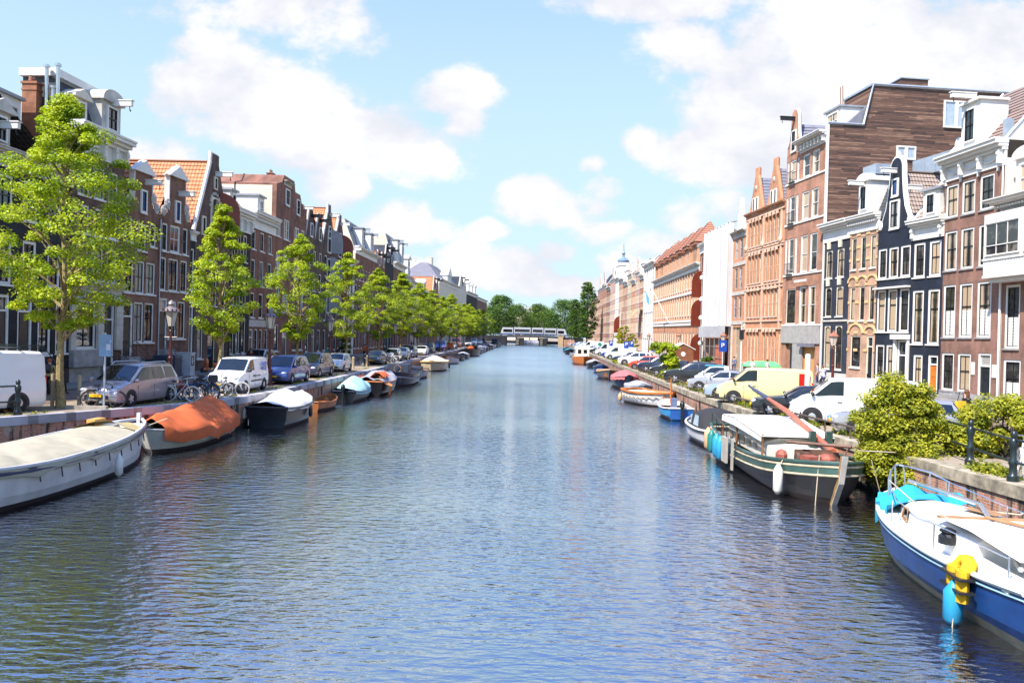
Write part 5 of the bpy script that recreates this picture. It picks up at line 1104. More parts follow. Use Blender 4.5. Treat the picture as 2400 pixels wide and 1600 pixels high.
    def cover(s, m, h=.5, t0=.05, t1=.95, skirt=.16, seed=1, wr=.05, peak=None, f=1.05, sag=0., folds=0, flat=1.6, ribs=None):
        k = MB(); n, q_ = 72 if folds else 36, 14; rings = []; r_ = random.Random(seed); ph = r_.random()*9
        for i in range(n+1):
            t = lerp(t0,t1,i/n); u_ = i/n; b = s.hb(t)*f; z = s.sheer(t); row = []
            hh = h*(peak(u_) if peak else math.sin(PI*min(1,max(0,u_*.94+.03)))**.55)
            if ribs: hh -= sag*abs(math.sin(PI*u_*ribs))
            for j in range(q_+1):
                a = -1+2*j/q_
                if abs(a) > .86:
                    e = (abs(a)-.86)/.14; y = math.copysign(b*(1+.01*e), a); zz = z + .02 - skirt*e*(1+.3*noise.noise(Vector((t*7.,ph,a))))
                else:
                    y = a/.86*b; zz = z+.03+hh*(1-abs(a/.86)**flat)
                w_ = noise.noise(Vector((t*s.L*1.1+ph, a*2.2, ph)))*wr*1.6
                if folds: w_ -= wr*2.4*(1-abs(math.sin(t*s.L*folds*.5+a*.9+1.6*noise.noise(Vector((t*4,a*1.5,ph))))))**3*(.5+.5*abs(a))
                row.append((s.xx(t,1)+.02, y, zz+w_))
            rings.append(row)
        k.loft(rings, False, False); o = k.build('canvas_cover', m, s.root, smooth=75); return o
    def fender(s, t, sg, m, z0=.15, h=.55, r=.12):
        e = s.edge(t, sg, 1.03); k = MB(); y = e[1]+sg*r; k.lathe([(.03,h+.1),(r*.5,h+.02),(r,h*.86),(r,h*.14),(r*.5,0),(.02,-.03)], 10, (e[0],y,z0)); o = k.build('fender', m, s.root, smooth=60)
        g = MB(); g.tube([(e[0],y,z0+h),(e[0],e[1],e[2]+.05)], .015, 4); g.build('fender_rope', ROPE, o); return o
    def rope(s, pts, r=.018, m=ROPE, name='mooring_rope'): k = MB(); k.tube(pts, r, 5); return k.build(name, m, s.root)
    def thwart(s, t, m, w=.25, z=None): e = s.edge(t,1,.88); z = z or e[2]-.2; k = MB(); k.bx(e[0]-w/2,e[0]+w/2,-e[1],e[1],z,z+.05); return k.build('thwart', m, s.root)
    def motor(s, m=BLACKP): k = MB(); x = -s.L/2-.22; k.ball((x,0,s.fb+.35), (.22,.16,.26), 8, 6); k.bx(x-.07,x+.09,-.06,.06,-.2,s.fb+.2); return k.build('outboard_motor', m, s.root, smooth=50)
BN, BS = PI/2, -PI/2            # bow away from / towards the viewer
b = Boat('covered_launch','long white launch under a cream cover with navy rub rail, nearest boat on the left',-14.35,23.1,BN,12.0,3.0,1.06,HWHITE,tr=.2,bow=.3,stern=.3,rake=.35,full=.45)
b.rail(NAVYR,.075,-.1); b.rail(HWHITE,.06,.03,'gunwale'); b.inside(P('white_interior', (.7,.66,.58), .5),.5,.06,.94); b.cover(canvas('cream_canvas',(.36,.32,.23)),.34,.02,.80,.2,3,.05,peak=lambda u_: .55+.45*math.sin(PI*min(1,u_*1.05))**.7,folds=2.2)
b.cover(canvas('yellowed_canvas',(.38,.3,.14)),.42,.79,.87,.08,5,.09,f=1.02,peak=lambda u_: 1-.5*u_); b.thwart(.92,HWHITE,.5); b.fender(.62,-1,P('white_fender',(.7,.66,.6),.5),.12,.6,.12)
for i in range(9):
    k = MB(); t_ = .3+.07*i; e = b.edge(t_,-1,1.035,-.05); k.tube([e,(e[0]+.05,e[1]-.02,e[2]-.38)], .02, 5); k.build('cover_tie', P('dark_rope', (.06,.05,.06), .9), b.root)
k = MB(); k.bx(5.78,5.92,-.06,.06,1.1,1.62); k.build('stem_post', HWHITE, b.root)
k = MB(); k.cb((4.5,.85,1.4),(.7,.3,.25)); k.build('seat_cushion', canvas('ochre_canvas',(.6,.3,.08)), b.root)
b = Boat('covered_boat','white boat under a draped orange tarpaulin, second from the left edge',-14.25,32.6,BS,6.8,2.4,.72,P('cream_hull',(.6,.57,.5),.4,var=.1),tr=.8,bow=.3,rake=.6); b.rail(HWHITE,.025,-.04); b.deck(P('cream_hull',(.6,.57,.5),.4,var=.1),.03)
b.cover(canvas('orange_canvas',(.5,.1,.022)),1.0,.0,.93,.4,8,.07,f=1.13,peak=lambda u_: .35+.75*(1-u_)**.6*(.55+.45*math.sin(min(1,u_*6)*PI/2)),folds=3.4,flat=1.25); b.rope([(2.9,-.2,1.05),(3.35,0,1.08),(4.2,1.2,1.5)])
k = MB(); k.bx(2.9,3.15,-.25,.1,1.0,1.16); k.build('anchor_winch', IRON, b.root)
b = Boat('covered_boat','black launch under a peaked white cover behind the orange tarpaulin boat',-12.75,41.4,BN,6.2,2.35,.9,HBLACK,tr=.85,bow=.3,rake=.4); b.rail(HBLACK,.07); b.deck(HBLACK,.05); b.cover(canvas('white_canvas',(.78,.74,.68)),.62,.0,.97,.12,12,.05,peak=lambda u_: .35+.75*math.exp(-((u_-.45)/.17)**2)+.25*math.sin(PI*u_),flat=1.4)
b.fender(.05,1,P('white_fender',(.7,.66,.6),.5),.4,.5,.1); b.fender(.5,-1,HBLACK,.3,.5,.1); k = MB(); k.tube([(-3.0,.9,.88),(-3.02,.9,.1)],.03,5); k.build('transom_strip', STEEL, b.root)
b = Boat('rowing_boat','small open orange boat squeezed between the white-covered launch and pale blue cover',-12.75,48.7,BN,4.6,1.5,.5,VARN,tr=.5,bow=.25); b.rail(VARN,.035); b.inside(OAK,.2); b.thwart(.4,VARN); b.thwart(.65,VARN)
b = Boat('covered_boat','dark boat with a humped pale blue cover on the left',-12.5,56.2,BN,6.0,2.1,.65,HBLACK,tr=.7); b.rail(HNAVY,.05); b.cover(canvas('pale_blue_canvas',(.3,.5,.52)),.85,.03,.97,.2,14,.09,peak=lambda u_: .25+.85*math.exp(-((u_-.5)/.25)**2)); b.motor()
b = Boat('covered_boat','dark boat with crumpled orange and grey tarpaulins, one trailing in the water',-12.2,63.2,BN,7.6,2.8,.95,HBLACK,tr=.8,bow=.35); b.rail(VARN,.06); b.cover(canvas('grey_canvas',(.3,.29,.32)),.6,.03,.97,.06,19,.16); k = MB(); rows = []
for i in range(9):
    y = -1.5+.1*i; rows.append([(-3.4+.4*j, y*(1+.04*math.sin(j)) if i > 3 else -1.52-.04*i-.1*math.sin(j*1.3), lerp(.02,1.0,min(1,i/4))+(.45*math.sin((i-4)/4*PI/2) if i > 4 else 0)+.07*math.sin(j*2.+i)) for j in range(5)])
k.loft(rows, False, False); k.build('trailing_tarpaulin', canvas('orange_cloth',(.62,.22,.06)), b.root, smooth=70)
k = MB(); rows = [[(-3.3+.35*i, -1.1+.3*j, 1.35+.3*math.sin(j*.9)+.12*math.sin(i*1.9+j)) for j in range(8)] for i in range(9)]; k.loft(rows, False, False); k.build('crumpled_tarpaulin', canvas('orange_canvas',(.5,.1,.022)), b.root, smooth=70); b.fender(.02,1,P('white_fender',(.7,.66,.6),.5),.2,.4,.12)
b = Boat('motor_tender','dark navy tender with steering wheel and grey hood moored on the left',-12.0,73.8,BS,8.4,3.0,.95,HNAVY,tr=.85,bow=.35); b.rail(HNAVY,.07); b.rail(P('grey_fender_line',(.3,.31,.33),.5),.06,-.4,'fender_line',1.03); b.inside(P('navy_inside',(.03,.04,.07),.6),.4); k = MB(); k.bx(-.3,1.9,-.9,.9,.95,1.9); k.build('console', P('navy_inside',(.03,.04,.07),.6), b.root)
k = MB(); k.tube([(2.1+.0*math.cos(a),.32*math.cos(a),1.5+.32*math.sin(a)) for a in [2*PI*i/12 for i in range(12)]],.03,5,close=True); k.build('steering_wheel', TEAK, b.root)
b = Boat('motor_boat','grey boat with light wooden deck close behind the navy tender',-12.2,84.6,BS,6.2,2.3,.75,HGREY,tr=.85); b.rail(HNAVY,.06); b.deck(TEAK,.05); k = MB(); k.bx(-1.2,.6,-.6,.6,.75,1.2); k.build('engine_box', P('navy_inside',(.03,.04,.07),.6), b.root)
b = Boat('motor_tender','broad beige tender with padded cover in the middle of the left row',-12.4,102.5,BS,8.,3.2,1.05,P('beige_hull',(.6,.48,.33),.4),tr=.85,bow=.2,full=.6); b.rail(P('tan_rail',(.55,.36,.17),.5),.12); b.cover(canvas('beige_canvas',(.68,.55,.38)),.75,.0,.9,.1,23,.06); b.fender(.1,1,HBLACK)
BL = [('small white boat with dark cover after the beige tender',-12.9,113.,5.,2.,.7,HWHITE,('navy_canvas',(.03,.04,.06)),BS),('white boat with black cover and orange rail in the left row',-12.8,127.,7.6,2.6,.9,HWHITE,('black_canvas',(.02,.02,.022)),BS),('low black boat with taut dark cover in the left row',-13.,142.,6.6,2.3,.7,HBLACK,('black_canvas',(.02,.02,.022)),BS),('dark boat with white-edged cover behind the low black boat',-13.,153.,6.2,2.3,.75,HNAVY,('silver_canvas',(.4,.42,.45)),BS),
 ('long black barge with an orange bundle on deck',-13.0,174.,15.,3.7,1.3,HBLACK,None,BS),('black covered boat behind the long black barge',-13.1,194.,8.,2.7,1.,HBLACK,('grey_canvas',(.3,.29,.32)),BS),('pale covered cruiser far along the left row',-13.2,208.,8.5,2.9,1.2,HGREY,('white_canvas',(.78,.74,.68)),BS),('grey covered boat beyond the pale cruiser',-13.2,224.,7.,2.6,1.,HBLACK,('silver_canvas',(.4,.42,.45)),BS),('black boat fifth from the bridge on the left',-13.3,240.,7.,2.6,1.,HBLACK,('black_canvas',(.02,.02,.022)),BS),('navy boat fourth from the bridge on the left',-13.3,256.,8.,2.7,1.1,HNAVY,('grey_canvas',(.3,.29,.32)),BS),('pale boat third from the bridge on the left',-13.4,274.,8.,2.7,1.1,HWHITE,None,BS),('dark stacked workboat second from the bridge on the left',-13.4,294.,9.,3.2,1.4,HBLACK,('navy_canvas',(.03,.04,.06)),BS),('dark boat nearest the bridge on the left',-13.5,318.,9.,3.,1.2,HBLACK,('grey_canvas',(.3,.29,.32)),BS)]
for lab, x, y, L, B, fb, hm, cv, hd in BL:
    b = Boat('moored_boat', lab, x, y, hd, L, B, fb, hm, tr=.75, n=14); b.rail(VARN if 'orange rail' in lab else hm, .06)
    if cv: b.cover(canvas(*cv), .5, .03, .95, .12, int(y), .05)
    else: b.deck(OAK, .12)
    if 'bundle' in lab: k = MB(); k.ball((3.,0,1.7),(1.2,.8,.5),8,5); k.build('orange_bundle', canvas('orange_canvas',(.5,.1,.022)), b.root); k = MB(); k.bx(-5,-1.5,-1.2,1.2,1.25,2.2); k.build('wheelhouse', HBLACK, b.root)
    if 'stacked' in lab: k = MB(); k.bx(-2.5,2.,-1.1,1.1,1.4,3.2); k.build('cabin', P('navy_inside',(.03,.04,.07),.6), b.root)

# right-hand boats
b = Boat('sailing_boat','blue-hulled sailing boat with white cabin and crumpled blue tarpaulin at the lower right corner',8.98,16.35,BN-R(4),7.7,2.55,.92,HBLUE,SCUM,tr=.72,bow=.3,rake=.9,cat='sailing boat',wl=.2)
WG = P('white_gelcoat', (.8,.79,.76), .3, var=.04); b.deck(WG,.0,name='deck',f=.99); b.rail(WG,.055,.0); b.rail(P('pale_blue_stripe',(.3,.5,.62),.4),.02,-.12,'stripe')
k = MB(); secs = [(2.35,.30,.9+.05),(2.0,.62,1.3),(.6,.86,1.42),(-1.0,.92,1.46),(-2.1,.94,1.46)]
rings = [[(x,-w_*1.0,b.fb-.06),(x,-w_*.93,z-.12),(x,-w_*.7,z),(x,0,z+.06),(x,w_*.7,z),(x,w_*.93,z-.12),(x,w_,b.fb-.06)] for x, w_, z in secs]; k.loft(rings); k.build('cabin', WG, b.root, smooth=30)
for sg in (-1, 1):
    k = MB(); k.add([(1.55,sg*.715,1.02),(1.1,sg*.79,1.02),(1.1,sg*.765,1.28),(1.5,sg*.69,1.26)], [(0,1,2,3)]); k.M = None; o = k.build('cabin_window', CARGLASS, b.root); k = MB(); k.tube([(1.55,sg*.72,1.02),(1.1,sg*.795,1.02),(1.1,sg*.77,1.28),(1.5,sg*.695,1.26)], .022, 5, close=True); k.build('window_rim', TEAK, o)
k = MB(); k.bx(-3.4,-2.1,-.7,.7,.88,.9); k.bx(-3.5,-2.1,-1.0,-.68,.9,1.12); k.bx(-3.5,-2.1,.68,1.0,.9,1.12); k.build('cockpit', WG, b.root)
k = MB(); k.loft([[(x,w_,z),(x,-w_,z)] for x, w_, z in ((-.6,.86,1.5),(-1.2,.9,1.53),(-2.1,.92,1.56),(-2.9,.9,1.5),(-3.5,.82,1.42))], False, False); k.build('sprayhood', canvas('white_canvas',(.78,.74,.68)), b.root)
k = MB(); k.bx(-.75,-.62,-.9,.9,1.5,1.54); k.tube([(-.7,.02,1.55),(-2.2,-.4,1.62),(-3.2,-.5,1.15)],.035,6); k.add([(.6,-.35,1.5),(-.2,-.62,1.53),(-.6,-.2,1.56),(.1,.1,1.55)],[(0,1,2,3)]); k.build('wood_trim', TEAK, b.root)
k = MB(); k.tube([(-3.1,.6,1.2),(.2,-.3,1.62),(3.3,-.1,1.55)],.05,6); k.build('lowered_mast', STEEL, b.root)
k = MB()
for sg in (-1,1):
    k.tube([(3.55,sg*.12,1.22),(3.7,sg*.1,1.85),(3.0,sg*.45,1.82),(2.5,sg*.68,1.68),(2.5,sg*.66,1.1)],.022,6); k.tube([(3.0,sg*.45,1.82),(2.98,sg*.45,1.15)],.018,5); k.tube([(2.5,sg*.68,1.68),(.9,sg*1.1,1.5),(-1.2,sg*1.18,1.48),(-3.4,sg*.95,1.45)],.012,4)
    for x in (.9,-1.2,-3.4): k.tube([(x,sg*b.hb(x/7.7+.5)*.95,.92),(x,sg*b.hb(x/7.7+.5)*.95,1.5)],.015,5)
k.tube([(3.7,-.1,1.85),(3.72,0,1.86),(3.7,.1,1.85)],.022,6); k.build('pulpit_rail', STEEL, b.root)
BTARP = canvas('bright_blue_tarp',(.015,.3,.48)); k = MB(); rows = []
for i in range(15):
    x = 3.35-.115*i; hw = min(.95, b.hb(x/7.7+.5)*1.04); row = []
    for j in range(13):
        a = -1+j/6; y = a*hw; z = b.sheer(x/7.7+.5)+.08+.28*(1-abs(a)**1.5)*min(1,i/4)+.1*noise.noise(Vector((x*3.2,a*3.5,3.)))+.05*math.sin(x*7+a*4)
        if a > .8: y = hw*1.03; z -= (a-.8)*2.2+.1*math.sin(i*1.7)
        if a < -.75 and i > 6: z += .16
        row.append((x,y,z))
    rows.append(row)
k.loft(rows, False, False); k.build('blue_tarpaulin', BTARP, b.root, smooth=70)
b.fender(.19,1,P('blue_fender',(.02,.28,.5),.45),.0,.68,.16)
k = MB()
for j, (x, w_) in enumerate(((-2.95,.2),(-2.55,.19))):
    rings = []
    for i in range(8):
        a = i/7; rings.append([(x+w_*math.cos(2*PI*q_/8)*(1-.25*abs(a-.5)), 1.26+.1*math.sin(2*PI*q_/8), lerp(.52,1.15,a)) for q_ in range(8)])
    k.loft(rings)
k.tube([(-2.95,1.2,1.1),(-2.9,1.12,1.26),(-2.75,1.1,1.3),(-2.6,1.12,1.26),(-2.55,1.2,1.1)],.13,7)
lj = k.build('life_jacket', canvas('yellow_vest',(.75,.4,.01)), None, smooth=60); lj.location = b.root.location; lj.scale = (.86,1.,.86); lj.rotation_euler = b.root.rotation_euler; lj['label'] = 'yellow life jacket hung over the side of the blue sailing boat'; lj['category'] = 'life jacket'
k = MB(); k.bx(-3.2,-2.3,1.14,1.40,.72,.77); k.bx(-3.2,-2.3,1.14,1.40,.98,1.03); k.build('strap', BLACKP, lj)
k = MB(); k.tube([(-2.9,1.35,.6),(-2.95,1.4,-.05)],.012,4); k.tube([(-2.6,1.35,.6),(-2.6,1.42,.1)],.012,4); k.build('cord', ROPE, lj)
k = MB(); k.lathe([(.16,0),(.16,.14),(.1,.2),(.14,.22),(.14,.26),(.05,.3)], 10, (-1.3,.98,1.15)); k.build('winch', BLACKP, b.root); b.motor(WG); k = MB(); k.bx(-3.86,-3.84,.45,.7,.5,.62); k.build('name_plate', WG, b.root)
b.rope([(2.2,-.7,1.15),(1.2,-1.6,1.25),(.6,-2.3,1.9)]); b.rope([(-2.,.93,1.6),(.3,1.0,1.62),(2.5,.68,1.68)],.012)

GRN = P('dark_green_paint',(.035,.075,.062),.4,var=.35); CRM = P('cream_stripe',(.55,.45,.3),.6,var=.4,scale=4); RUST = P('rusty_black',(.016,.012,.011),.6,var=.6,scale=1.5); GW = P('greyed_white',(.68,.64,.55),.5,var=.08)
b = Boat('sailing_barge','old black and green sailing barge with lowered red mast and hanging fenders',9.2,29.3,BS,11.4,3.1,.88,RUST,tr=.8,bow=.42,stern=.3,rake=.75,full=.72,keel=-.4,cat='barge',n=26)
b.rail(CRM,.035,-.1,'cream_strake'); b.rail(CRM,.035,-.36,'cream_strake',1.03); b.rail(GRN,.06,.02,'bulwark_cap'); k = MB()
for sg in (-1,1):
    for a, bb in zip([i/26 for i in range(26)],[i/26 for i in range(1,27)]):
        k.q(b.edge(a,sg,1.012,-.32),b.edge(bb,sg,1.012,-.32),b.edge(bb,sg,1.012,-.0),b.edge(a,sg,1.012,-.0))
k.build('green_bulwark', GRN, b.root); b.deck(P('grey_deck',(.16,.15,.14),.8),.3,f=.97)
k = MB(); rings = [[(x,-w_,.8),(x,-w_,z),(x,-w_*.5,z+.14),(x,w_*.5,z+.14),(x,w_,z),(x,w_,.8)] for x, w_, z in ((-3.7,.95,1.4),(1.5,1.02,1.36))]; k.loft(rings); k.build('deckhouse', GW, b.root)
for x in (-3.2,-2.3,-1.4,-.5,.4):
    for y in (-1.02,1.02): k = MB(); k.cb((x,y,1.12),(.5,.03,.26)); k.build('deckhouse_window', P('curtained_pane',(.5,.36,.22),.3,var=.4,scale=5), b.root)

k = MB(); k.add([(-3.9,-1.2,1.8),(-3.9,1.2,1.8),(-1.6,1.3,1.9),(-1.6,-1.3,1.9),(1.9,-1.25,1.6),(1.9,1.25,1.6)], [(0,1,2,3),(3,2,5,4)]); k.add([(-3.9,-1.2,1.77),(-1.6,-1.3,1.87),(1.9,-1.25,1.57),(1.9,-1.25,1.42),(-1.6,-1.32,1.6),(-3.9,-1.22,1.55)],[(0,1,4,5),(1,2,3,4)]); k.add([(-3.9,1.2,1.77),(-1.6,1.3,1.87),(1.9,1.25,1.57),(1.9,1.25,1.42),(-1.6,1.32,1.6),(-3.9,1.22,1.55)],[(0,1,4,5),(1,2,3,4)]); k.build('white_awning', canvas('white_canvas',(.78,.74,.68)), b.root)
for x in (-3.8,-1.6,1.8):
    for y in (-1.25,1.25): k = MB(); k.tube([(x,y*.94,.6),(x,y*.94,1.66)],.04,5); k.build('awning_post', OAK, b.root)
k = MB(); k.loft([[(x,-w_,.85),(x,-w_,z),(x,0,z+.1),(x,w_,z),(x,w_,.85)] for x, w_, z in ((1.55,1.0,1.3),(2.5,.9,1.2))]); k.build('cream_hatch', GW, b.root)
k = MB(); k.tube([(3.4,.62,1.35),(-2.,.85,2.15),(-8.3,1.25,2.6)], [.11,.1,.06], 8); k.build('lowered_mast', P('red_mast',(.42,.12,.065),.5,var=.2), b.root, smooth=60); k = MB(); k.tube([(-5.2,1.06,2.39),(-8.3,1.25,2.61)],[.1,.08],8); k.tube([(-8.2,1.25,2.6),(-9.3,1.33,2.7)],.06,6); k.build('mast_tip', P('navy_mast_tip',(.05,.07,.12),.5), b.root)
k = MB(); k.bx(2.0,2.2,.3,.5,.8,1.85); k.bx(2.0,2.2,.85,1.05,.8,1.85); k.build('mast_support', GRN, b.root); k = MB(); k.tube([(3.4,.62,1.3),(2.6,.68,1.0)],[.2,.24],8); k.add([(2.2,.9,1.3),(3.4,.9,1.2),(3.7,1.15,1.),(2.2,1.2,1.)],[(0,1,2,3)]); k.build('folded_sail', canvas('red_brown_canvas',(.4,.13,.06)), b.root)
k = MB(); k.bx(3.35,3.4,-.6,.6,.75,1.4); k.bx(3.9,3.95,-.6,.6,.75,1.4)
for y in (-.4,.4): k.lathe([(.18,-.25),(.18,.25)],12,(3.65,y,1.15),axis='y')
k.tube([(4.3+.0*a,.95+.3*math.cos(a),1.35+.28*math.sin(a)) for a in [2*PI*i/12 for i in range(12)]],.025,5,close=True); k.tube([(3.2,-.8,1.6),(4.4,.8,1.65)],.06,6); k.build('anchor_windlass', P('rusty_iron',(.14,.07,.045),.7,var=.5,scale=5), b.root)
k = MB(); k.cb((4.3,-.4,1.15),(.5,.4,.35),.3); k.ball((4.0,.2,1.15),(.3,.3,.22),8,5); k.ball((3.,-.9,1.1),(.28,.2,.25),8,5); k.build('deck_clutter', P('rusty_red_gear',(.3,.08,.05),.7,var=.4,scale=6), b.root)
k = MB(); z = b.sheer(1.); k.prism([(5.02,-.1),(5.2,-.1),(5.72,z*.55),(5.98,z+.25),(5.78,z+.25),(5.5,z*.55)],-.07,.07); k.build('stem', P('worn_ochre_stem',(.34,.2,.09),.7,var=.5,scale=3), b.root); k = MB(); k.prism([(5.2,-.05),(5.23,-.05),(5.75,z*.55),(6.01,z+.27),(5.98,z+.27),(5.72,z*.55)],-.08,.08); k.build('stem_edge', P('worn_white_stem',(.6,.55,.48),.6,var=.3), b.root)
for t_, m_ in ((.05,P('ochre_fender',(.6,.38,.2),.7)),(.13,P('teal_fender',(.01,.17,.15),.45)),(.24,P('blue_fender',(.02,.28,.5),.45)),(.31,P('blue_fender',(.02,.28,.5),.45))): b.fender(t_,-1,m_,.15,.85,.17)
b.fender(.88,-1,P('white_fender',(.7,.66,.6),.5),.12,.85,.15)
k = MB(); k.bx(-.15,.03,-1.76,-1.7,.1,1.25); k.build('fender_board', P('grey_leeboard',(.4,.36,.3),.7), b.root); k = MB(); k.cb((-1.2,-1.73,.7),(.7,.08,.95),0); k.build('leeboard', P('grey_leeboard',(.4,.36,.3),.7), b.root)
k = MB()
for sg in (-1,1):
    k.tube([b.edge(t_/20,sg,.97,.55) for t_ in range(0,11)],.02,5)
    for t_ in range(0,11,2): k.tube([b.edge(t_/20,sg,.97,0),b.edge(t_/20,sg,.97,.55)],.018,5)
k.build('deck_rail', IRON, b.root); b.rope([(5.6,.5,1.7),(5.,1.9,1.6),(3.5,2.6,1.6)]); b.rope([(5.3,-.5,1.5),(5.35,-.6,.0)],.014); b.rope([(5.4,1.,1.4),(5.1,1.5,.1)],.014)
b = Boat('motor_sloop','white sloop with a black folding hood behind the sailing barge',8.7,38.2,BN,6.0,2.0,.72,HWHITE,tr=.8,bow=.2,full=.6); b.rail(HWHITE,.07); b.rail(BLACKP,.02,-.1,'black_line',1.03); b.deck(HWHITE,.02)
k = MB(); rows = []
for i in range(9):
    x = -2.2+3.6*i/8; z = .72+.95*math.sin(PI*(.25+.62*i/8))**.8 if i else .8; rows.append([(x,.92*math.cos(PI*j/10),.7+(z-.7)*math.sin(PI*j/10)**.6) for j in range(11)])
k.loft(rows, False, False); hd_ = k.build('folding_hood', canvas('black_canvas',(.02,.02,.022)), b.root, smooth=60)
for sg in (-1,1): k = MB(); k.add([(-1.4,sg*.93,.85),(-.3,sg*.935,.85),(-.4,sg*.86,1.33),(-1.2,sg*.86,1.33)],[(0,1,2,3)]); k.add([(.2,sg*.93,.85),(1.0,sg*.9,.85),(.8,sg*.83,1.2),(.2,sg*.86,1.3)],[(0,1,2,3)]); k.build('clear_window', P('clear_vinyl',(.45,.55,.62),.1,spec=1.), hd_)
b = Boat('open_boat','x',9.0,49.9,BN,5.0,1.8,.62,P('sky_blue_hull',(.03,.3,.6),.35),tr=.8,bow=.25); b.root['label'] = 'small bright blue and white open boat just in front of the orange-rimmed one'
b.rail(HWHITE,.06,.02); b.inside(P('tan_inside',(.45,.3,.2),.6),.25,.06,.75); b.deck(HWHITE,.0,.62,1.,'foredeck'); k = MB(); k.bx(-.3,.3,-.15,.15,.3,1.15); k.build('console', P('blue_canvas',(.12,.16,.28),.8), b.root); k = MB(); k.tube([(1.2,0,.7),(1.2,0,2.3)],.05,6); k.build('short_mast', VARN, b.root); b.motor(); b.thwart(.35,TEAK)
k = MB(); k.cb((-2.53,0,.35),(.05,1.3,.5)); k.build('transom_board', P('deep_blue',(.02,.1,.35),.4), b.root)
b = Boat('open_boat','white open boat with a broad varnished orange rim and rope garland',8.8,58.2,BS+.4,5.4,2.4,.85,HWHITE,tr=.75,bow=.2,stern=.1,full=.5); b.rail(VARN,.11,.03); b.inside(VARN,.55,.03,.95,.86); b.cover(canvas('beige_canvas',(.68,.55,.38)),.1,.1,.85,.0,4,.03,f=.82); b.thwart(.3,VARN,.12)
k = MB()
for sg in (-1,1):
    for i in range(9):
        p, q_ = b.edge(.06+.1*i,sg,1.04,-.22), b.edge(.06+.1*(i+1),sg,1.04,-.22) if i < 8 else b.edge(.94,sg,1.04,-.22); k.tube([p,((p[0]+q_[0])/2,(p[1]+q_[1])/2*1.01,(p[2]+q_[2])/2-.16),q_],.03,5)
k.build('rope_garland', ROPE, b.root); b.fender(.03,-1,P('ochre_fender',(.6,.38,.2),.7),.1,.5,.15)
BRT = [('grey-covered boat behind the orange-rimmed one on the right',9.0,66.2,6.,2.1,.8,HGREY,('grey_canvas',(.3,.29,.32)),BS),('dark boat under a ribbed faded red cover',9.35,79.,7.6,2.5,.85,HNAVY,('faded_red_canvas',(.5,.13,.13)),BS),('grey boat with tan rubber rim and scattered gear',9.0,94.,5.8,2.3,.8,P('dark_grey_hull',(.08,.08,.09),.5),None,BS),('small blue boat between the tan-rimmed boat and grey tarpaulin',9.6,109.,5.,2.,.7,HBLUE,('navy_canvas',(.03,.04,.06)),BS),
 ('boat under a taut grey tarpaulin with black outboard',9.8,124.,6.,2.2,.8,HBLACK,('silver_canvas',(.4,.42,.45)),BS),('navy boat beyond the white cabin houseboat',9.9,166.,7.,2.4,.8,HNAVY,('navy_canvas',(.03,.04,.06)),BS),('grey dinghy with a red seat far along the right',10.2,186.,6.,2.3,.8,HGREY,None,BS),('boat with teal cover far along the right row',10.4,214.,8.,2.8,1.1,HBLACK,('teal_canvas',(.03,.25,.33)),BS),('dark covered boat next to the far bridge on the right',11.,240.,8.,2.8,1.,HBLACK,('black_canvas',(.02,.02,.022)),BS)]
for lab, x, y, L, B, fb, hm, cv, hd in BRT:
    b = Boat('moored_boat', lab, x, y, hd, L, B, fb, hm, tr=.75, n=14); b.rail(P('tan_rubber',(.5,.34,.2),.7) if 'tan rubber' in lab else hm, .09 if 'tan rubber' in lab else .06)
    if cv: b.cover(canvas(*cv), .75 if 'ribbed' in lab else .5, .0 if 'ribbed' in lab else .03, .95, .22 if 'ribbed' in lab else .12, int(y), .04, folds=9 if 'ribbed' in lab else 0)
    else: b.inside(OAK if 'tan' in lab else P('red_seat',(.5,.1,.05),.6), .3); b.thwart(.5, TEAK)
    if 'outboard' in lab: b.motor()
    if 'ribbed' in lab: b.rope([(-3.9,-1.,.5),(-4.0,0,.25),(-3.9,1.,.5)],.03,HWHITE,'stern_rope')
b = Boat('houseboat','orange-sterned houseboat with a cluttered white cabin on the right',9.0,141.,BS,11.,3.4,1.2,VARN,tr=.9,bow=.3,full=.7,cat='houseboat'); b.deck(TEAK,.1); k = MB(); k.bx(-4.,1.5,-1.2,1.2,1.1,3.0); k.bx(-3.,.5,-1.25,1.25,3.0,3.12); k.build('cabin', P('cream_cabin',(.7,.62,.5),.6), b.root); k = MB()
for x in (-3.2,-1.9,-.6,.7):
    for y in (-1.21,1.21): k.cb((x,y,2.2),(.7,.03,.7))
k.cb((1.51,-.5,2.2),(.03,.6,.7)); k.cb((1.51,.5,2.2),(.03,.6,.7)); k.build('cabin_window', CARGLASS, b.root)
k = MB(); k.ball((3.,.4,1.5),(.6,.5,.4),8,5); k.cb((2.4,-.6,1.4),(.8,.6,.6),.3); k.build('deck_clutter', canvas('white_canvas',(.78,.74,.68)), b.root)
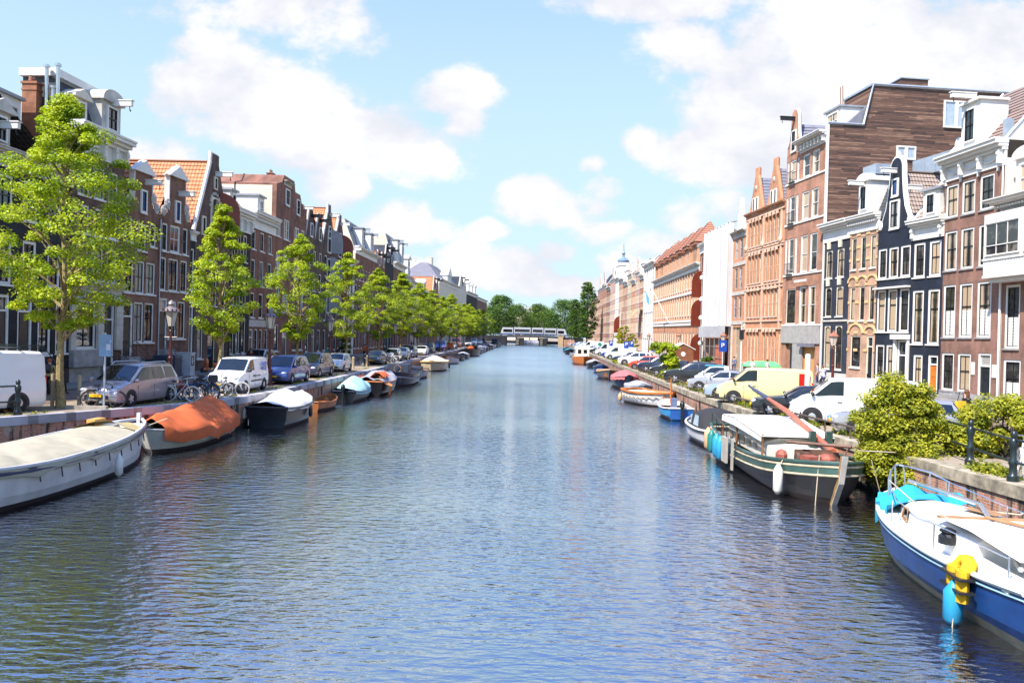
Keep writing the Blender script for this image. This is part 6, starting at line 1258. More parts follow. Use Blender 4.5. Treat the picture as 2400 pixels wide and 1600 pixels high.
# ---------------------------------------------------------------- trees and shrubs
import numpy as np
def leaves(name, P_, N_, sz, m, rg):
    n = len(P_); N_ = N_/np.maximum(np.linalg.norm(N_, axis=1, keepdims=True), 1e-6); a = rg.normal(size=(n,3)); u_ = np.cross(N_, a); u_ /= np.maximum(np.linalg.norm(u_, axis=1, keepdims=True), 1e-6); w_ = np.cross(N_, u_)
    s_ = (sz*rg.uniform(.7,1.35,n))[:,None]; V = np.empty((n,4,3)); V[:,0] = P_-u_*s_*.5; V[:,1] = P_+w_*s_*.3-N_*s_*.06; V[:,2] = P_+u_*s_*.5-N_*s_*.14; V[:,3] = P_-w_*s_*.3-N_*s_*.06
    me = bpy.data.meshes.new(name); me.vertices.add(4*n); me.vertices.foreach_set('co', V.ravel()); me.loops.add(4*n); me.loops.foreach_set('vertex_index', np.arange(4*n, dtype=np.int32)); me.polygons.add(n)
    me.polygons.foreach_set('loop_start', np.arange(0,4*n,4,dtype=np.int32)); me.materials.append(m); me.update(calc_edges=True); return me
def clumps(C_, R_, per, rg, flat=.5):
    P_, N_ = [], []
    for c, r in zip(C_, R_):
        d = rg.normal(size=(per,3)); d /= np.linalg.norm(d, axis=1, keepdims=True); rad = rg.uniform(.25,1.,(per,1))**.6; p = d*rad*r
        p[:,2] = p[:,2]*flat; rr_ = np.hypot(p[:,0], p[:,1]); p[:,2] -= .22*rr_**2/max(r,.1); P_.append(p+c); nn = d*.55+np.array([0,0,.75])+rg.normal(size=(per,3))*.38; N_.append(nn)
    return np.concatenate(P_), np.concatenate(N_)
PROF = [(0,.22),(.12,.52),(.28,.84),(.45,1.),(.6,.8),(.76,.52),(.9,.26),(1.,.05)]
def prof(v):
    for (a, b_), (c, d_) in zip(PROF, PROF[1:]):
        if a <= v <= c: return lerp(b_, d_, (v-a)/(c-a))
    return .05
LIME = LEAF('street_tree_leaf', (.58,.62,.03), (.40,.51,.022), (.09,.19,.015)); DARKG = LEAF('dark_tree_leaf', (.15,.25,.03), (.08,.16,.022), (.025,.06,.015), .12); BUSHL = LEAF('shrub_leaf', (.54,.50,.04), (.36,.38,.03), (.11,.16,.018), .8)
BARK = P('grey_bark', (.27,.205,.09), .9, var=.45, scale=7, bump=.6); BARKD = P('dark_bark', (.06,.05,.04), .9, var=.4, bump=.4)
TREES = {}
def tree_meshes(key, seed, z0, H, Rw, nc, per, lsz, m, bark, tr=.14, pf=prof, cr=(.55,1.)):
    rg = np.random.default_rng(seed); C_, R_ = [], []; g = np.array([math.cos(seed), math.sin(seed)])
    for i in range(nc):
        v = (i+.5)/nc; v = 1-(1-v)**1.15; a = i*2.39996+rg.uniform(-.4,.4); r = pf(v)*Rw*rg.uniform(.35,1.02)**.6*(1+.26*math.sin(2*a+seed)+.2*math.sin(3*a+seed*2+v*11))
        C_.append((r*math.cos(a), r*math.sin(a), z0+v*(H-z0)+rg.uniform(-.3,.3))); R_.append(lerp(cr[0],cr[1],rg.random())*(.55+.45*pf(v))*Rw/3.)
    P_, N_ = clumps(np.array(C_), R_, per, rg); crown = leaves('crown', P_, N_, lsz, m, rg)
    k = MB(); pts = [(.06*math.sin(i*1.3+seed),.06*math.cos(i*1.7+seed),H*.86*i/8) for i in range(9)]; k.tube(pts, [tr*(1-.1*i) if i else tr*1.35 for i in range(9)], 8)
    for i in range(2, nc, max(1, nc//34)):
        c = Vector(C_[i]); zb = max(z0*.82, c.z-.9-.35*math.hypot(c.x,c.y)); s_ = Vector((0,0,zb)); md = s_.lerp(c,.5)+Vector((0,0,.12)); k.tube([s_,md,c], [tr*.38,tr*.24,.012], 5)
    TREES[key] = (crown, k.mesh('trunk', bark, True)); return TREES[key]
def tree(key, label, X, Y, rz=0., sc=1., name='street_tree', group='street trees along the left quay', z=S):
    t_ = thing(name, label, 'tree', (X,Y,z), rz, group); t_.scale = sc if isinstance(sc, tuple) else (sc,sc,sc); inst('trunk', TREES[key][1], t_); inst('crown', TREES[key][0], t_); return t_
tree_meshes('near', 3, 3.2, 12.2, 3.25, 130, 330, .115, LIME, BARK, .15, prof, (.42,.9)); tree_meshes('a', 5, 2.7, 10.2, 2.45, 84, 230, .14, LIME, BARK, .13, lambda v: prof(v)*.9, (.5,1.)); tree_meshes('b', 9, 2.6, 10.4, 2.6, 90, 230, .14, LIME, BARK, .13, lambda v: prof(v**1.25), (.45,1.05)); tree_meshes('c', 14, 2.5, 9.8, 2.5, 76, 230, .14, LIME, BARK, .13, lambda v: prof(v**.85), (.5,1.1))
tree('near','large bright green street tree with yellow-barked trunk, nearest on the left quay',-18.75,31.4,.6)
LT = [('a','slim pointed street tree rising behind the white delivery van',-17.85,45.3,.4,1.),('b','street tree behind the dark blue people carrier',-17.7,60.,1.9,1.),('c','street tree behind the small silver-white hatchback',-17.6,75.5,3.,1.08),('b','fifth street tree from the left, beyond the chrome-bumpered black car',-17.6,91.,4.,(1.2,1.2,1.))]
LT += [(('a','b','c')[i % 3], lab, -17.4, y, i*1.7, (s_*1.32,s_*1.32,s_*1.06)) for i, (y, s_, lab) in enumerate(((106.,1.02,'sixth street tree from the left, above the second bicycle cluster'),(122.,.98,'seventh street tree from the left, above the white coupe'),(138.,1.02,'eighth street tree from the left along the quay'),(154.,.95,'ninth street tree from the left, above the orange trikes'),(170.,1.05,'tenth street tree from the left along the quay'),(186.,.95,'eleventh street tree from the left, above the orange van'),(204.,1.,'twelfth street tree from the left along the quay'),(222.,1.04,'thirteenth street tree from the left, below the hip-roofed mansion'),(242.,1.,'fourteenth street tree from the left along the quay'),(264.,1.05,'last but one light green street tree before the far bridge'),(288.,1.08,'last light green street tree before the far bridge on the left')))]
for a_ in LT: tree(*a_)
pcol = lambda v: .75*math.sin(PI*min(1,v*.9+.1))**.5+.1; prnd = lambda v: math.sin(PI*(v*.86+.1))**.6
tree_meshes('round', 21, 3.5, 18., 7., 110, 80, .62, DARKG, BARKD, .3, prnd, (1.,1.7)); tree_meshes('column', 25, 3., 20., 3.6, 90, 80, .5, DARKG, BARKD, .25, pcol, (.9,1.4)); tree_meshes('round2', 31, 3.5, 17., 7.5, 110, 80, .62, LEAF('mid_tree_leaf',(.16,.24,.02),(.09,.16,.02),(.03,.07,.015),.12), BARKD, .3, prnd, (1.,1.7))
GF = 'trees around the far bridge'
for key, lab, x, y, rz, s_ in (('column','tall dark columnar tree beside the right quay houses before the far bridge',18.2,262.,.3,1.05),('column','shorter dark tree against the columnar tree by the far bridge',15.6,285.,1.3,.82),('round','big rounded green tree right of the tram behind the bridge',17.,408.,0.,1.2),('round2','light green tree behind the middle of the tram',4.,445.,1.,1.18),('round2','light green tree behind the right part of the tram',9.5,470.,2.2,1.05),('round','tall dark green tree at the left end of the far bridge',-15.5,400.,2.,1.25),('round2','yellow-green tree below the tall dark one left of the tram',-8.,425.,3.,1.12),('round','dark tree low behind the left tram nose',-20.,420.,4.,1.),('round','dark tree at the right end of the far bridge',25.,420.,5.,1.),('round2','light tree far behind the tram between the two banks',-1.,500.,.5,.9)): tree(key, lab, x, y, rz, s_, 'tree', GF)
tree_meshes('small', 41, .6, 5.2, 1.6, 40, 90, .3, BUSHL, BARK, .07, prnd); tree('small','small yellow-green tree against the houses far along the right quay',21.6,186.,0,1.15,'small_tree','green plants on the right quay'); tree('small','small yellow-green tree next to a lamp far along the right quay',21.,166.,2.,.8,'small_tree','green plants on the right quay')
def shrub(label, X, Y, blobs, per, lsz, seed, name='bush', z=S, m=BUSHL, stems=True, group='green plants on the right quay', flat=.6):
    rg = np.random.default_rng(seed); C_, R_ = [], []
    for (x, y, zz, rx, ry, rz_, n) in blobs:
        for i in range(n):
            d = rg.normal(size=3); d /= np.linalg.norm(d); q_ = rg.uniform(.55,1.) ; C_.append((x+d[0]*rx*q_, y+d[1]*ry*q_, zz+d[2]*rz_*q_)); R_.append(rg.uniform(.22,.48))
    P_, N_ = clumps(np.array(C_), R_, per, rg, flat); t_ = thing(name, label, 'bush' if name == 'bush' else 'plant', (X,Y,z), 0, group); inst('foliage', leaves('foliage', P_, N_, lsz, m, rg), t_)
    if stems:
        k = MB()
        for i in range(0, len(C_), 3): c = C_[i]; k.tube([(blobs[0][0]*.5+.1*math.sin(i),.1*math.cos(i),0),(c[0]*.6,c[1]*.6,c[2]*.55),c], [.03,.02,.006], 4)
        k.build('stems', BARKD, t_)
    return t_
shrub('big yellow-green bush spilling over the quay wall above the blue sailing boat',12.1,24.6,[(-.35,1.0,1.0,1.3,1.1,1.2,100),(-.55,.7,-.1,1.35,1.2,.85,90),(-.2,1.,1.9,.8,.8,.65,34),(.2,-.2,-.55,1.1,1.,.45,44),(-.4,.8,.5,.8,.7,.9,40)],230,.1,51)
shrub('second yellow-green bush behind the iron railing at the right edge',14.7,25.2,[(.2,0,1.0,1.5,1.2,.95,90),(1.8,-.5,.9,1.6,1.2,.9,60),(-.9,.4,.5,.8,1.,.6,30)],210,.1,52)
shrub('low trailing shrub under the iron railing at the right edge',12.75,20.9,[(-.2,1.0,-.1,.5,.9,.3,24),(-.35,.2,-.35,.3,.7,.3,14)],110,.1,53,'low_shrub',stems=False)
shrub('tall vine-covered plant climbing a post between the dark cars',12.0,70.,[(-.5,0,2.7,1.2,.7,.5,20),(.2,0,1.7,.7,.7,.8,22),(.6,0,.6,1.,.8,.6,24)],80,.22,54,'vine_plant',m=LIME)
shrub('yellow-green weeds growing on the quay edge before the blue dinghy',11.8,104.,[(0,0,.3,1.,2.2,.45,20)],70,.3,55,'weed_patch',stems=False); shrub('weeds between the yellow van and the black saloon',13.6,39.2,[(0,0,.5,1.2,.5,.45,22)],70,.13,56,'weed_patch',m=DARKG)
shrub('leafy pot plants by the scaffolded house',21.4,97.,[(0,0,.8,.8,.8,.7,18)],70,.25,57,'pot_plant',m=DARKG); shrub('climbing greenery on a house far along the right quay',22.6,205.,[(0,0,3.,.8,1.6,2.6,40)],70,.4,58,'climbing_plant'); shrub('greenery at a doorway far along the right quay',22.2,176.,[(0,0,1.,1.,1.8,1.,26)],70,.35,59,'climbing_plant')
shrub('climbing plant beside a doorway behind the fourth street lantern',-23.4,100.,[(0,0,1.4,.6,.6,1.3,22)],70,.25,60,'climbing_plant',m=DARKG,group='plants by the left-hand houses')
gr = np.random.default_rng(77); n = 5200; yy = gr.uniform(20,125,n); xx = np.array([qx(RQ,y) for y in yy])+.35+np.abs(gr.normal(size=n))*.55; nz = np.array([noise.noise(Vector((x*.6,y*.5,0))) for x, y in zip(xx,yy)]); kp = nz > -.05
P_ = np.stack([xx,yy,S+gr.uniform(.02,.2,n)],1)[kp]; tag(inst('weeds', leaves('weeds', P_, gr.normal(size=P_.shape)+np.array([0,0,.2]), .17, LEAF('weed_leaf',(.34,.33,.02),(.22,.26,.02),(.09,.13,.02),.8), gr)), 'low grass and weeds along the right quay edge', 'weeds', kind='stuff')
n = 2200; yy = gr.uniform(26,90,n); xx = np.array([qx(LQ,y) for y in yy])-.55-np.abs(gr.normal(size=n))*.4; nz = np.array([noise.noise(Vector((x*.6,y*.5,4))) for x, y in zip(xx,yy)]); P_ = np.stack([xx,yy,S+gr.uniform(.01,.07,n)],1)[nz > .08]
tag(inst('grass', leaves('grass', P_, gr.normal(size=P_.shape)+np.array([0,0,.4]), .1, MATS['weed_leaf'], gr)), 'thin grass between the stones of the left quay edge', 'grass', kind='stuff')
# ---------------------------------------------------------------- pavements, lamps, signs, bicycles, people
for nm, pts, z, mt in (('left_pavement', [(-26,20),(-23.1,20),(-23.0,45),(-22.2,58),(-21.9,340),(-26,340)], .12, PAVE2),('right_pavement', [(24.4,30),(33,30),(33,55),(27.,70),(25.,340),(20.6,340),(20.6,88)], .12, PAVE2),('left_road', [(-23.05,12),(-19.9,12),(-19.9,34),(-18.7,46),(-18.4,340),(-22.1,340),(-22.3,58),(-23.05,45)], .004, PAVE),('right_road', [(16.4,10),(22.,10),(20.4,88),(20.4,340),(16.2,340)], .004, PAVE)):
    k = MB(); k.flat(pts, S+(-.05 if z > .1 else z-.002), S+z); structure(k.build(nm, mt))
COPPER = P('copper_brown', (.3,.12,.07), .5, var=.25); LAMPG = P('lantern_glass', (.55,.5,.42), .15, var=.1, spec=.8); POLE = P('oxblood_pole', (.085,.016,.013), .4, var=.25)
def lantern_post(crown):
    r_ = thing('street_lamp', 'x', 'street lamp', (0,0,S)); pm = POLE
    k = MB(); k.lathe([(.24,0),(.24,.12),(.17,.2),(.15,.75),(.19,.8),(.19,.88),(.1,.95),(.085,1.7),(.12,1.74),(.12,1.8),(.075,1.86),(.055,2.95),(.09,3.0),(.05,3.08)], 12); k.tube([(-.28,0,2.72),(.28,0,2.72)], .025, 6); k.build('post', pm, r_, smooth=30)
    k = MB()
    for i in range(4): a = PI/2*i+PI/4; k.tube([(.04*math.cos(a),.04*math.sin(a),2.95),(.2*math.cos(a),.2*math.sin(a),3.1),(.17*math.cos(a),.17*math.sin(a),3.22)], .018, 5)
    for i in range(6): a = PI/3*i; k.tube([(.17*math.cos(a),.17*math.sin(a),3.22),(.31*math.cos(a),.31*math.sin(a),3.86)], .014, 4)
    k.build('lantern_frame', BLACKP if crown else COPPER, r_); k = MB(); k.lathe([(.165,3.22),(.3,3.85)], 6); k.build('lantern_glass', LAMPG, r_)
    k = MB(); k.lathe([(.36,3.85),(.38,3.9),(.3,3.98),(.22,4.06),(.13,4.1),(.13,4.2),(.17,4.22),(.1,4.33),(.02,4.4)] if crown else [(.37,3.85),(.39,3.88),(.2,4.08),(.08,4.16),(.08,4.24),(.02,4.3)], 12 if crown else 6); k.build('lantern_cap', P('dull_metal_cap',(.24,.2,.2),.4,.3) if crown else COPPER, r_, smooth=30)
    if crown:
        k = MB()
        for i in range(12): a = PI/6*i; k.ball((.37*math.cos(a),.37*math.sin(a),3.95), (.035,.035,.06), 5, 4)
        k.build('crown_ring', POLE, r_)
    return r_
lp = lantern_post(True); lp.location = (-17.1,37.4,S); lp.scale = (1.05,)*3; lp['label'] = 'crowned lantern post behind the silver people carrier'; lp['group'] = 'crowned lantern posts on the left quay'
for x, y, lab in ((-15.65,47.4,'crowned lantern post between the white van and blue people carrier'),(-16.,63.,'crowned lantern post beside the small silver-white hatchback'),(-16.1,78.1,'crowned lantern post in front of the chrome-bumpered black car'),(-16.1,93.5,'fifth crowned lantern post from the left'),(-16.1,109.,'sixth crowned lantern post from the left'),(-16.2,125.,'seventh crowned lantern post from the left'),(-16.2,141.,'eighth crowned lantern post from the left'),(-16.2,157.,'ninth crowned lantern post from the left'),(-16.2,173.,'tenth crowned lantern post from the left, near the orange van')): dup(lp, (x,y,S), y, lab)
lr = lantern_post(False); lr.location = (21.5,57.2,S); lr['label'] = 'copper-roofed street lantern in front of the blue-grey brick house'; lr['group'] = 'copper-roofed lanterns on the right quay'
for y, lab in ((87.7,'copper-roofed lantern before the scaffolded house'),(114.,'copper-roofed lantern by the turreted institution near the shuttered warehouse'),(143.,'copper-roofed lantern at the far end of the turreted institution'),(176.,'copper-roofed lantern beside the yellow-green small trees'),(206.,'farthest copper-roofed lantern on the right quay')): dup(lr, (21.,y,S), y, lab)
PBLUE = P('parking_blue', (.01,.06,.36), .35); WPOLE = P('white_pole', (.72,.72,.7), .45)
def psign(lab, X, Y, h=2.9, w=.62, hh=.9):
    r_ = thing('parking_sign', lab, 'sign', (X,Y,S), 0, 'blue parking signs'); k = MB(); k.tube([(0,0,0),(0,0,h)], .04, 8); k.build('pole', WPOLE, r_); k = MB(); k.bx(-w/2,w/2,-.06,-.04,h-hh,h); k.build('sign_panel', PBLUE, r_)
    k = MB(); x0, z0 = -w*.2, h-hh*.62; k.bx(x0,x0+.08,-.064,-.06,z0,z0+.44); k.prism([(x0+.08,z0+.44),(x0+.08,z0+.36),(x0+.2,z0+.36),(x0+.24,z0+.32),(x0+.24,z0+.27),(x0+.2,z0+.23),(x0+.08,z0+.23),(x0+.08,z0+.15),(x0+.22,z0+.15),(x0+.32,z0+.22),(x0+.32,z0+.37),(x0+.22,z0+.44)], -.065, -.06); k.build('letter_p', WHITE, r_)
psign('blue parking sign on a white pole beside the vine-covered post', 13.4, 87.); psign('blue parking sign in front of the silver van on the right', 12.5, 105.); psign('blue parking sign beside the long white van on the right', 12.6, 126.); psign('large blue parking sign by the scaffold poles', 20.2, 84.5, 3.4, .8, 1.2); psign('small blue parking sign behind the blue small car on the right', 15.6, 124.)
t_ = thing('notice_sign', 'pale blue sign board on a galvanised pole beside the leaning black bicycle', 'sign', (-17.05,31.5,S)); k = MB(); k.tube([(0,0,0),(0,0,3.05)], .045, 8); k.build('pole', ZINC, t_); k = MB(); k.bx(-.2,.28,-.07,-.05,2.1,2.98); k.build('sign_panel', P('faded_blue_sign',(.2,.33,.5),.4,var=.25), t_); k = MB(); k.bx(.08,.25,-.075,-.071,2.35,2.6); k.build('pale_notice', P('pale_notice',(.6,.6,.65),.5), t_)
for lab, x, y, h_ in (('round timber stake beside the notice sign',-18.35,32.0,1.3),('pale timber stake against the nearest tree trunk',-19.15,31.5,1.35)): k = MB(); k.tube([(0,0,0),(.01,0,h_)], .075, 10); tag(k.build('timber_stake', P('weathered_stake',(.4,.32,.2),.85,var=.3,streak=5), None, True, (x,y,S)), lab, 'stake', 'timber stakes round the nearest tree')
k = MB(); k.bx(-.8,.75,-.11,.11,0,.14); tag(k.build('timber_beam', P('grey_timber',(.3,.27,.23),.9,var=.3,streak=4), None, False, (-17.55,31.2,S), .12), 'grey timber beam lying at the foot of the notice sign', 'beam')
for i, (x, y) in enumerate(((-15.35,51.8),(-15.6,61.4),(-15.7,70.2),(-15.7,76.0))): k = MB(); k.lathe([(.11,0),(.11,.9),(.13,.92),(.13,.98),(.06,1.08)], 8); tag(k.build('short_post', P('weathered_stake',(.4,.32,.2),.85,var=.3,streak=5), None, True, (x,y,S)), ('short brown post beside the dark blue people carrier','short brown post beside the navy compact car','short brown post after the small silver-white hatchback','short brown post before the chrome-bumpered black car')[i], 'post', 'short posts on the left quay')
def iron_rail(label, pts, zt, h=1.15, group='cast iron railings'):
    r_ = thing('iron_railing', label, 'railing', (0,0,0), 0, group); k = MB()
    for f in (.94,.45): k.tube([(x,y,zt+h*f) for x, y in pts], .032, 7)
    k.build('rail', IRON, r_)
    for x, y in pts[:-1] if len(pts) > 3 else pts: k = MB(); k.lathe([(.14,0),(.14,.16),(.1,.2),(.085,.42),(.11,.46),(.11,.54),(.075,.6),(.075,.84),(.1,.9),(.11,1.0),(.1,1.08),(.06,1.12),(.085,1.2),(.06,1.28),(.01,1.32)], 10, (x,y,zt)); k.build('post', IRON, r_, smooth=40)
iron_rail('dark cast iron railing with knobbed posts at the right edge', [(13.1,26.2),(12.65,23.1),(12.25,20.4),(12.4,17.),(12.8,13.5)], S)
iron_rail('black iron railing end with a knobbed post in front of the white van', [(-18.5,28.35),(-20.6,25.),(-23.2,20.6)], S)
r_ = thing('guard_rail', 'low rusty guard rail on short posts along the right quay edge', 'guard rail', (0,0,0)); k = MB(); ys = [24.6+1.95*i for i in range(44)]; k.tube([(qx(RQ,y)+.28,y,S+.45) for y in ys], .04, 6); k.build('rail', P('rusty_rail',(.12,.085,.06),.6,.3,var=.4,scale=5), r_)
for y in ys: k = MB(); k.tube([(qx(RQ,y)+.28,y,S),(qx(RQ,y)+.28,y,S+.42)], .03, 5); k.build('post', MATS['rusty_rail'], r_)
t_ = thing('marker_post', 'thick white post with a yellow foot between the black saloon and yellow van', 'post', (13.9,40.3,S)); k = MB(); k.lathe([(.13,.75),(.13,2.75),(.1,2.82)], 12); k.build('white_shaft', WPOLE, t_, True); k = MB(); k.lathe([(.16,0),(.16,.72),(.13,.75)], 12); k.build('yellow_foot', P('yellow_foot',(.7,.42,.08),.5), t_, True)
t_ = thing('traffic_signal', 'slender white pole with a small black signal head in front of the terracotta gables', 'traffic signal', (17.5,66.8,S)); k = MB(); k.tube([(0,0,0),(0,0,4.7)], .06, 8); k.tube([(0,0,4.6),(.3,0,4.75)], .04, 6); k.build('pole', WPOLE, t_); k = MB(); k.bx(-.16,.16,-.14,.1,3.5,4.3); k.build('signal_head', BLACKP, t_)
t_ = thing('switch_cabinet', 'pale grey switch cabinet with a dark poster near the orange scooter', 'cabinet', (-23.1,52.8,S+.02)); k = MB(); k.bx(-.48,.48,-.35,.35,.12,1.55); k.bx(-.52,.52,-.39,.39,1.55,1.62); k.bx(-.5,.5,-.37,.37,0,.12); k.bx(-.02,.02,-.36,-.35,.15,1.5); k.build('casing', P('cabinet_grey',(.5,.53,.56),.5), t_); k = MB(); k.bx(.482,.488,-.25,.2,.75,1.4); k.build('poster', BLACKP, t_); k = MB(); k.bx(.489,.491,-.1,.02,.85,1.3); k.bx(.489,.491,-.15,.1,1.,1.1); k.build('poster_figure', WHITE, t_)
t_ = thing('waste_container', 'dark blue waste container standing beside the pale switch cabinet', 'container', (-23.3,50.6,S)); k = MB(); k.bx(-.7,.7,-.5,.5,0,1.35); k.build('bin_body', P('container_navy',(.02,.04,.08),.5), t_); k = MB(); k.prism([(-.75,1.35),(.75,1.35),(.7,1.5),(-.7,1.5)],-.55,.55); k.build('lid', P('container_navy',(.02,.04,.08),.5), t_)
t_ = thing('motor_scooter', 'orange motor scooter parked before the pointed dark gable', 'scooter', (-23.0,57.2,S), -2.3); k = MB(); k.ball((-.4,0,.62),(.45,.22,.25),10,6); k.ball((.5,0,.75),(.14,.2,.42),8,6); k.bx(-.1,.5,-.14,.14,.3,.38); k.ball((.55,0,.35),(.28,.1,.16),8,5); k.build('body', ORGP, t_, smooth=60); k = MB()
for x in (-.62,.68): k.lathe([(.12,-.06),(.25,-.06),(.25,.06),(.12,.06)], 16, (x,0,.25), axis='y')
k.build('wheel', RUBBER, t_); k = MB(); k.ball((-.35,0,.9),(.42,.16,.08),8,5); k.tube([(.42,-.3,1.12),(.42,.3,1.12)],.02,5); k.build('saddle', BLACKP, t_)
t_ = thing('kiosk', 'little brown and turquoise hut with a white roof on the right pavement', 'kiosk', (19.4,103.,S)); k = MB(); k.prism([(-1.3,0),(1.3,0),(1.3,2.1),(0,2.75),(-1.3,2.1)],-1.,-.9); k.build('gable_front', P('brown_board',(.2,.07,.03),.7), t_); k = MB(); k.bx(-1.25,1.25,-.9,2.2,0,2.1); k.build('body', TEALP, t_); k = MB(); k.prism([(-1.55,2.05),(0,2.8),(1.55,2.05),(1.55,2.15),(0,2.92),(-1.55,2.15)],-1.1,2.3); k.build('roof', WHITE, t_); k = MB(); k.lathe([(.3,0),(.3,.02)],14,(0,-1.03,1.5),axis='y'); k.build('round_plaque', WHITE, t_)
t_ = thing('tarpaulin_stall', 'lime green tarpaulin over a low stall in front of the terracotta house', 'stall', (21.8,76.,S)); k = MB(); k.loft([[(x,-.8,1.0),(x,-.7,1.25+h_),(x,0,1.4+h_),(x,.7,1.25+h_),(x,.8,1.)] for x, h_ in ((-1.7,-.2),(-1.2,.05),(0,.12),(1.3,.1),(1.7,-.15))]); k.build('tarpaulin', canvas('lime_tarpaulin',(.12,.6,.2)), t_, smooth=60); k = MB(); k.bx(-1.5,1.5,-.6,.6,0,1.); k.build('table', OAK, t_)
# bicycles
def bike(frame, tyre=RUBBER, crate=None):
    r_ = thing('bicycle', 'x', 'bicycle', (0,0,S)); k = MB(); q_ = lambda *p: [(x,0,z) for x, z in p]
    k.tube(q_((-.52,.34),(-.12,.3),(.3,.78),(.33,.9)), .018, 6); k.tube(q_((-.12,.3),(-.22,.86)), .018, 6); k.tube(q_((-.2,.76),(.3,.8)), .016, 6); k.tube(q_((-.52,.34),(-.2,.78)), .012, 5); k.tube(q_((.33,.95),(.38,.7),(.56,.34)), .016, 6); k.tube(q_((-.52,.72),(-.2,.7)), .014, 5); k.tube(q_((-.66,.72),(-.3,.73)), .03, 4)
    for c in (-.52,.56): k.tube([(c+.37*math.cos(a),0,.34+.37*math.sin(a)) for a in [lerp(.25,PI*.95,i/8) for i in range(9)]], .02, 5)
    k.build('frame', frame, r_)
    for c in (-.52,.56):
        k = MB(); k.tube([(.335*math.cos(a),0,.335*math.sin(a)) for a in [2*PI*i/22 for i in range(22)]], .022, 6, close=True); w = k.build('wheel', tyre, r_, True, (c,0,.34)); k = MB()
        k.tube([(.31*math.cos(a),0,.31*math.sin(a)) for a in [2*PI*i/22 for i in range(22)]], .012, 4, close=True); k.tube([(0,-.05,0),(0,.05,0)], .025, 6)
        for i in range(12): a = 2*PI*i/12; k.tube([(.02*math.cos(a+1.),.02,.02*math.sin(a+1.)),(.31*math.cos(a),0,.31*math.sin(a))], .0035, 3)
        k.build('spokes', STEEL, w)
    k = MB(); k.ball((-.24,0,.92),(.14,.08,.045),8,5); k.tube(q_((-.22,.8),(-.235,.9)),.014,5); k.build('saddle', BLACKP, r_, smooth=60); k = MB(); k.tube([(.1,-.28,1.02),(.3,-.26,1.06),(.36,-.1,1.06),(.36,.1,1.06),(.3,.26,1.06),(.1,.28,1.02)],.014,5); k.tube(q_((.33,.88),(.34,1.06)),.014,5); k.build('handlebar', STEEL, r_)
    k = MB(); k.lathe([(.1,-.01),(.1,.01)],14,(-.12,.05,.3),axis='y'); k.tube([(-.12,.06,.3),(-.02,.07,.17),(-.02,.16,.17)],.012,4); k.tube([(-.12,-.06,.3),(-.22,-.07,.43),(-.22,-.16,.43)],.012,4); k.build('crankset', STEEL, r_)
    if crate: k = MB(); k.bx(.42,.78,-.22,.22,.86,1.14); k.build('crate', crate, r_)
    return r_
WT = P('cream_tyre', (.6,.54,.45), .8); fr_ = [BLACKP, P('dark_green_frame',(.02,.06,.04),.4), P('white_frame',(.65,.65,.65),.4), P('blue_frame',(.02,.06,.2),.4), P('red_frame',(.4,.03,.02),.4)]
B0 = bike(BLACKP); B1 = bike(fr_[2], WT); B2 = bike(fr_[3], RUBBER, P('black_crate',(.02,.02,.025),.6)); B3 = bike(fr_[4]); B4 = bike(fr_[1], P('orange_tyre',(.5,.2,.07),.8))
GB = 'bicycles in the row on the left quay'
def setb(b_, x, y, rz, lab, tilt=.1, grp=GB, z=S): b_.location = (x,y,z); b_.rotation_euler = (tilt,0,rz); b_['label'] = lab; b_['group'] = grp
setb(B0,-17.25,31.75,.1,'black bicycle leaning on the pole of the notice sign',-.12); setb(B1,-15.75,35.5,.05,'white bicycle with cream tyres at the front of the bicycle row'); setb(B2,-15.35,36.6,.5,'blue bicycle with a black crate in the middle of the bicycle row'); setb(B3,-16.2,35.9,-.3,'red bicycle next to the silver people carrier'); setb(B4,-19.75,28.9,.9,'bicycle with orange tyres cut off by the left edge')
for src, x, y, rz, lab in ((B0,-15.6,36.2,-.35,'black bicycle second in the bicycle row'),(B1,-14.75,38.9,.15,'white bicycle at the end of the row by the white delivery van'),(B0,-15.5,37.1,.75,'black bicycle slanting behind the crate bicycle'),(B0,-15.3,37.6,-.6,'black bicycle fifth in the bicycle row'),(B1,-15.2,37.9,.6,'cream-tyred bicycle behind the black ones in the row'),(B0,-15.1,38.3,.9,'black bicycle second from the white delivery van'),(B2,-16.,36.9,.2,'crate bicycle at the back of the bicycle row')): o = dup(src,(x,y,S),0,lab); o.rotation_euler = (.08,0,rz); o['group'] = GB
GB2 = 'bicycles parked further along the left quay'
for i, (src, x, y, rz, lab) in enumerate(((B0,-15.0,82.4,.3,'black bicycle first in the second bicycle cluster'),(B1,-14.9,83.6,-.4,'white bicycle in the second bicycle cluster'),(B0,-15.1,84.4,.8,'black bicycle in the middle of the second bicycle cluster'),(B2,-15.,85.2,-.2,'crate bicycle in the second bicycle cluster'),(B0,-15.2,86.,.5,'last black bicycle of the second bicycle cluster'),(B3,-15.2,140.,.3,'red bicycle near the orange trikes'),(B0,-15.,143.,-.5,'black bicycle near the orange trikes'),(B3,-15.,176.,.4,'red bicycle before the orange van'),(B0,-16.6,80.2,.2,'black bicycle beside the fourth crowned lantern'))): o = dup(src,(x,y,S),0,lab); o.rotation_euler = (.08,0,rz); o['group'] = GB2
for src, x, y, rz, lab in ((B1,13.0,21.3,1.2,'white-framed bicycle behind the iron railing at the right edge'),(B3,13.6,20.6,1.5,'red bicycle at the right edge behind the railing'),(B1,12.4,90.5,.3,'white bicycle between the red hatchback and white crossover'),(B0,26.2,63.,1.5,'black bicycle against the tan brick house'),(B0,26.5,61.5,1.5,'black bicycle against the navy bell-gabled house')): o = dup(src,(x,y,S+(.12 if x > 25 else 0)),0,lab); o.rotation_euler = (.1,0,rz); o['group'] = 'bicycles on the right quay'
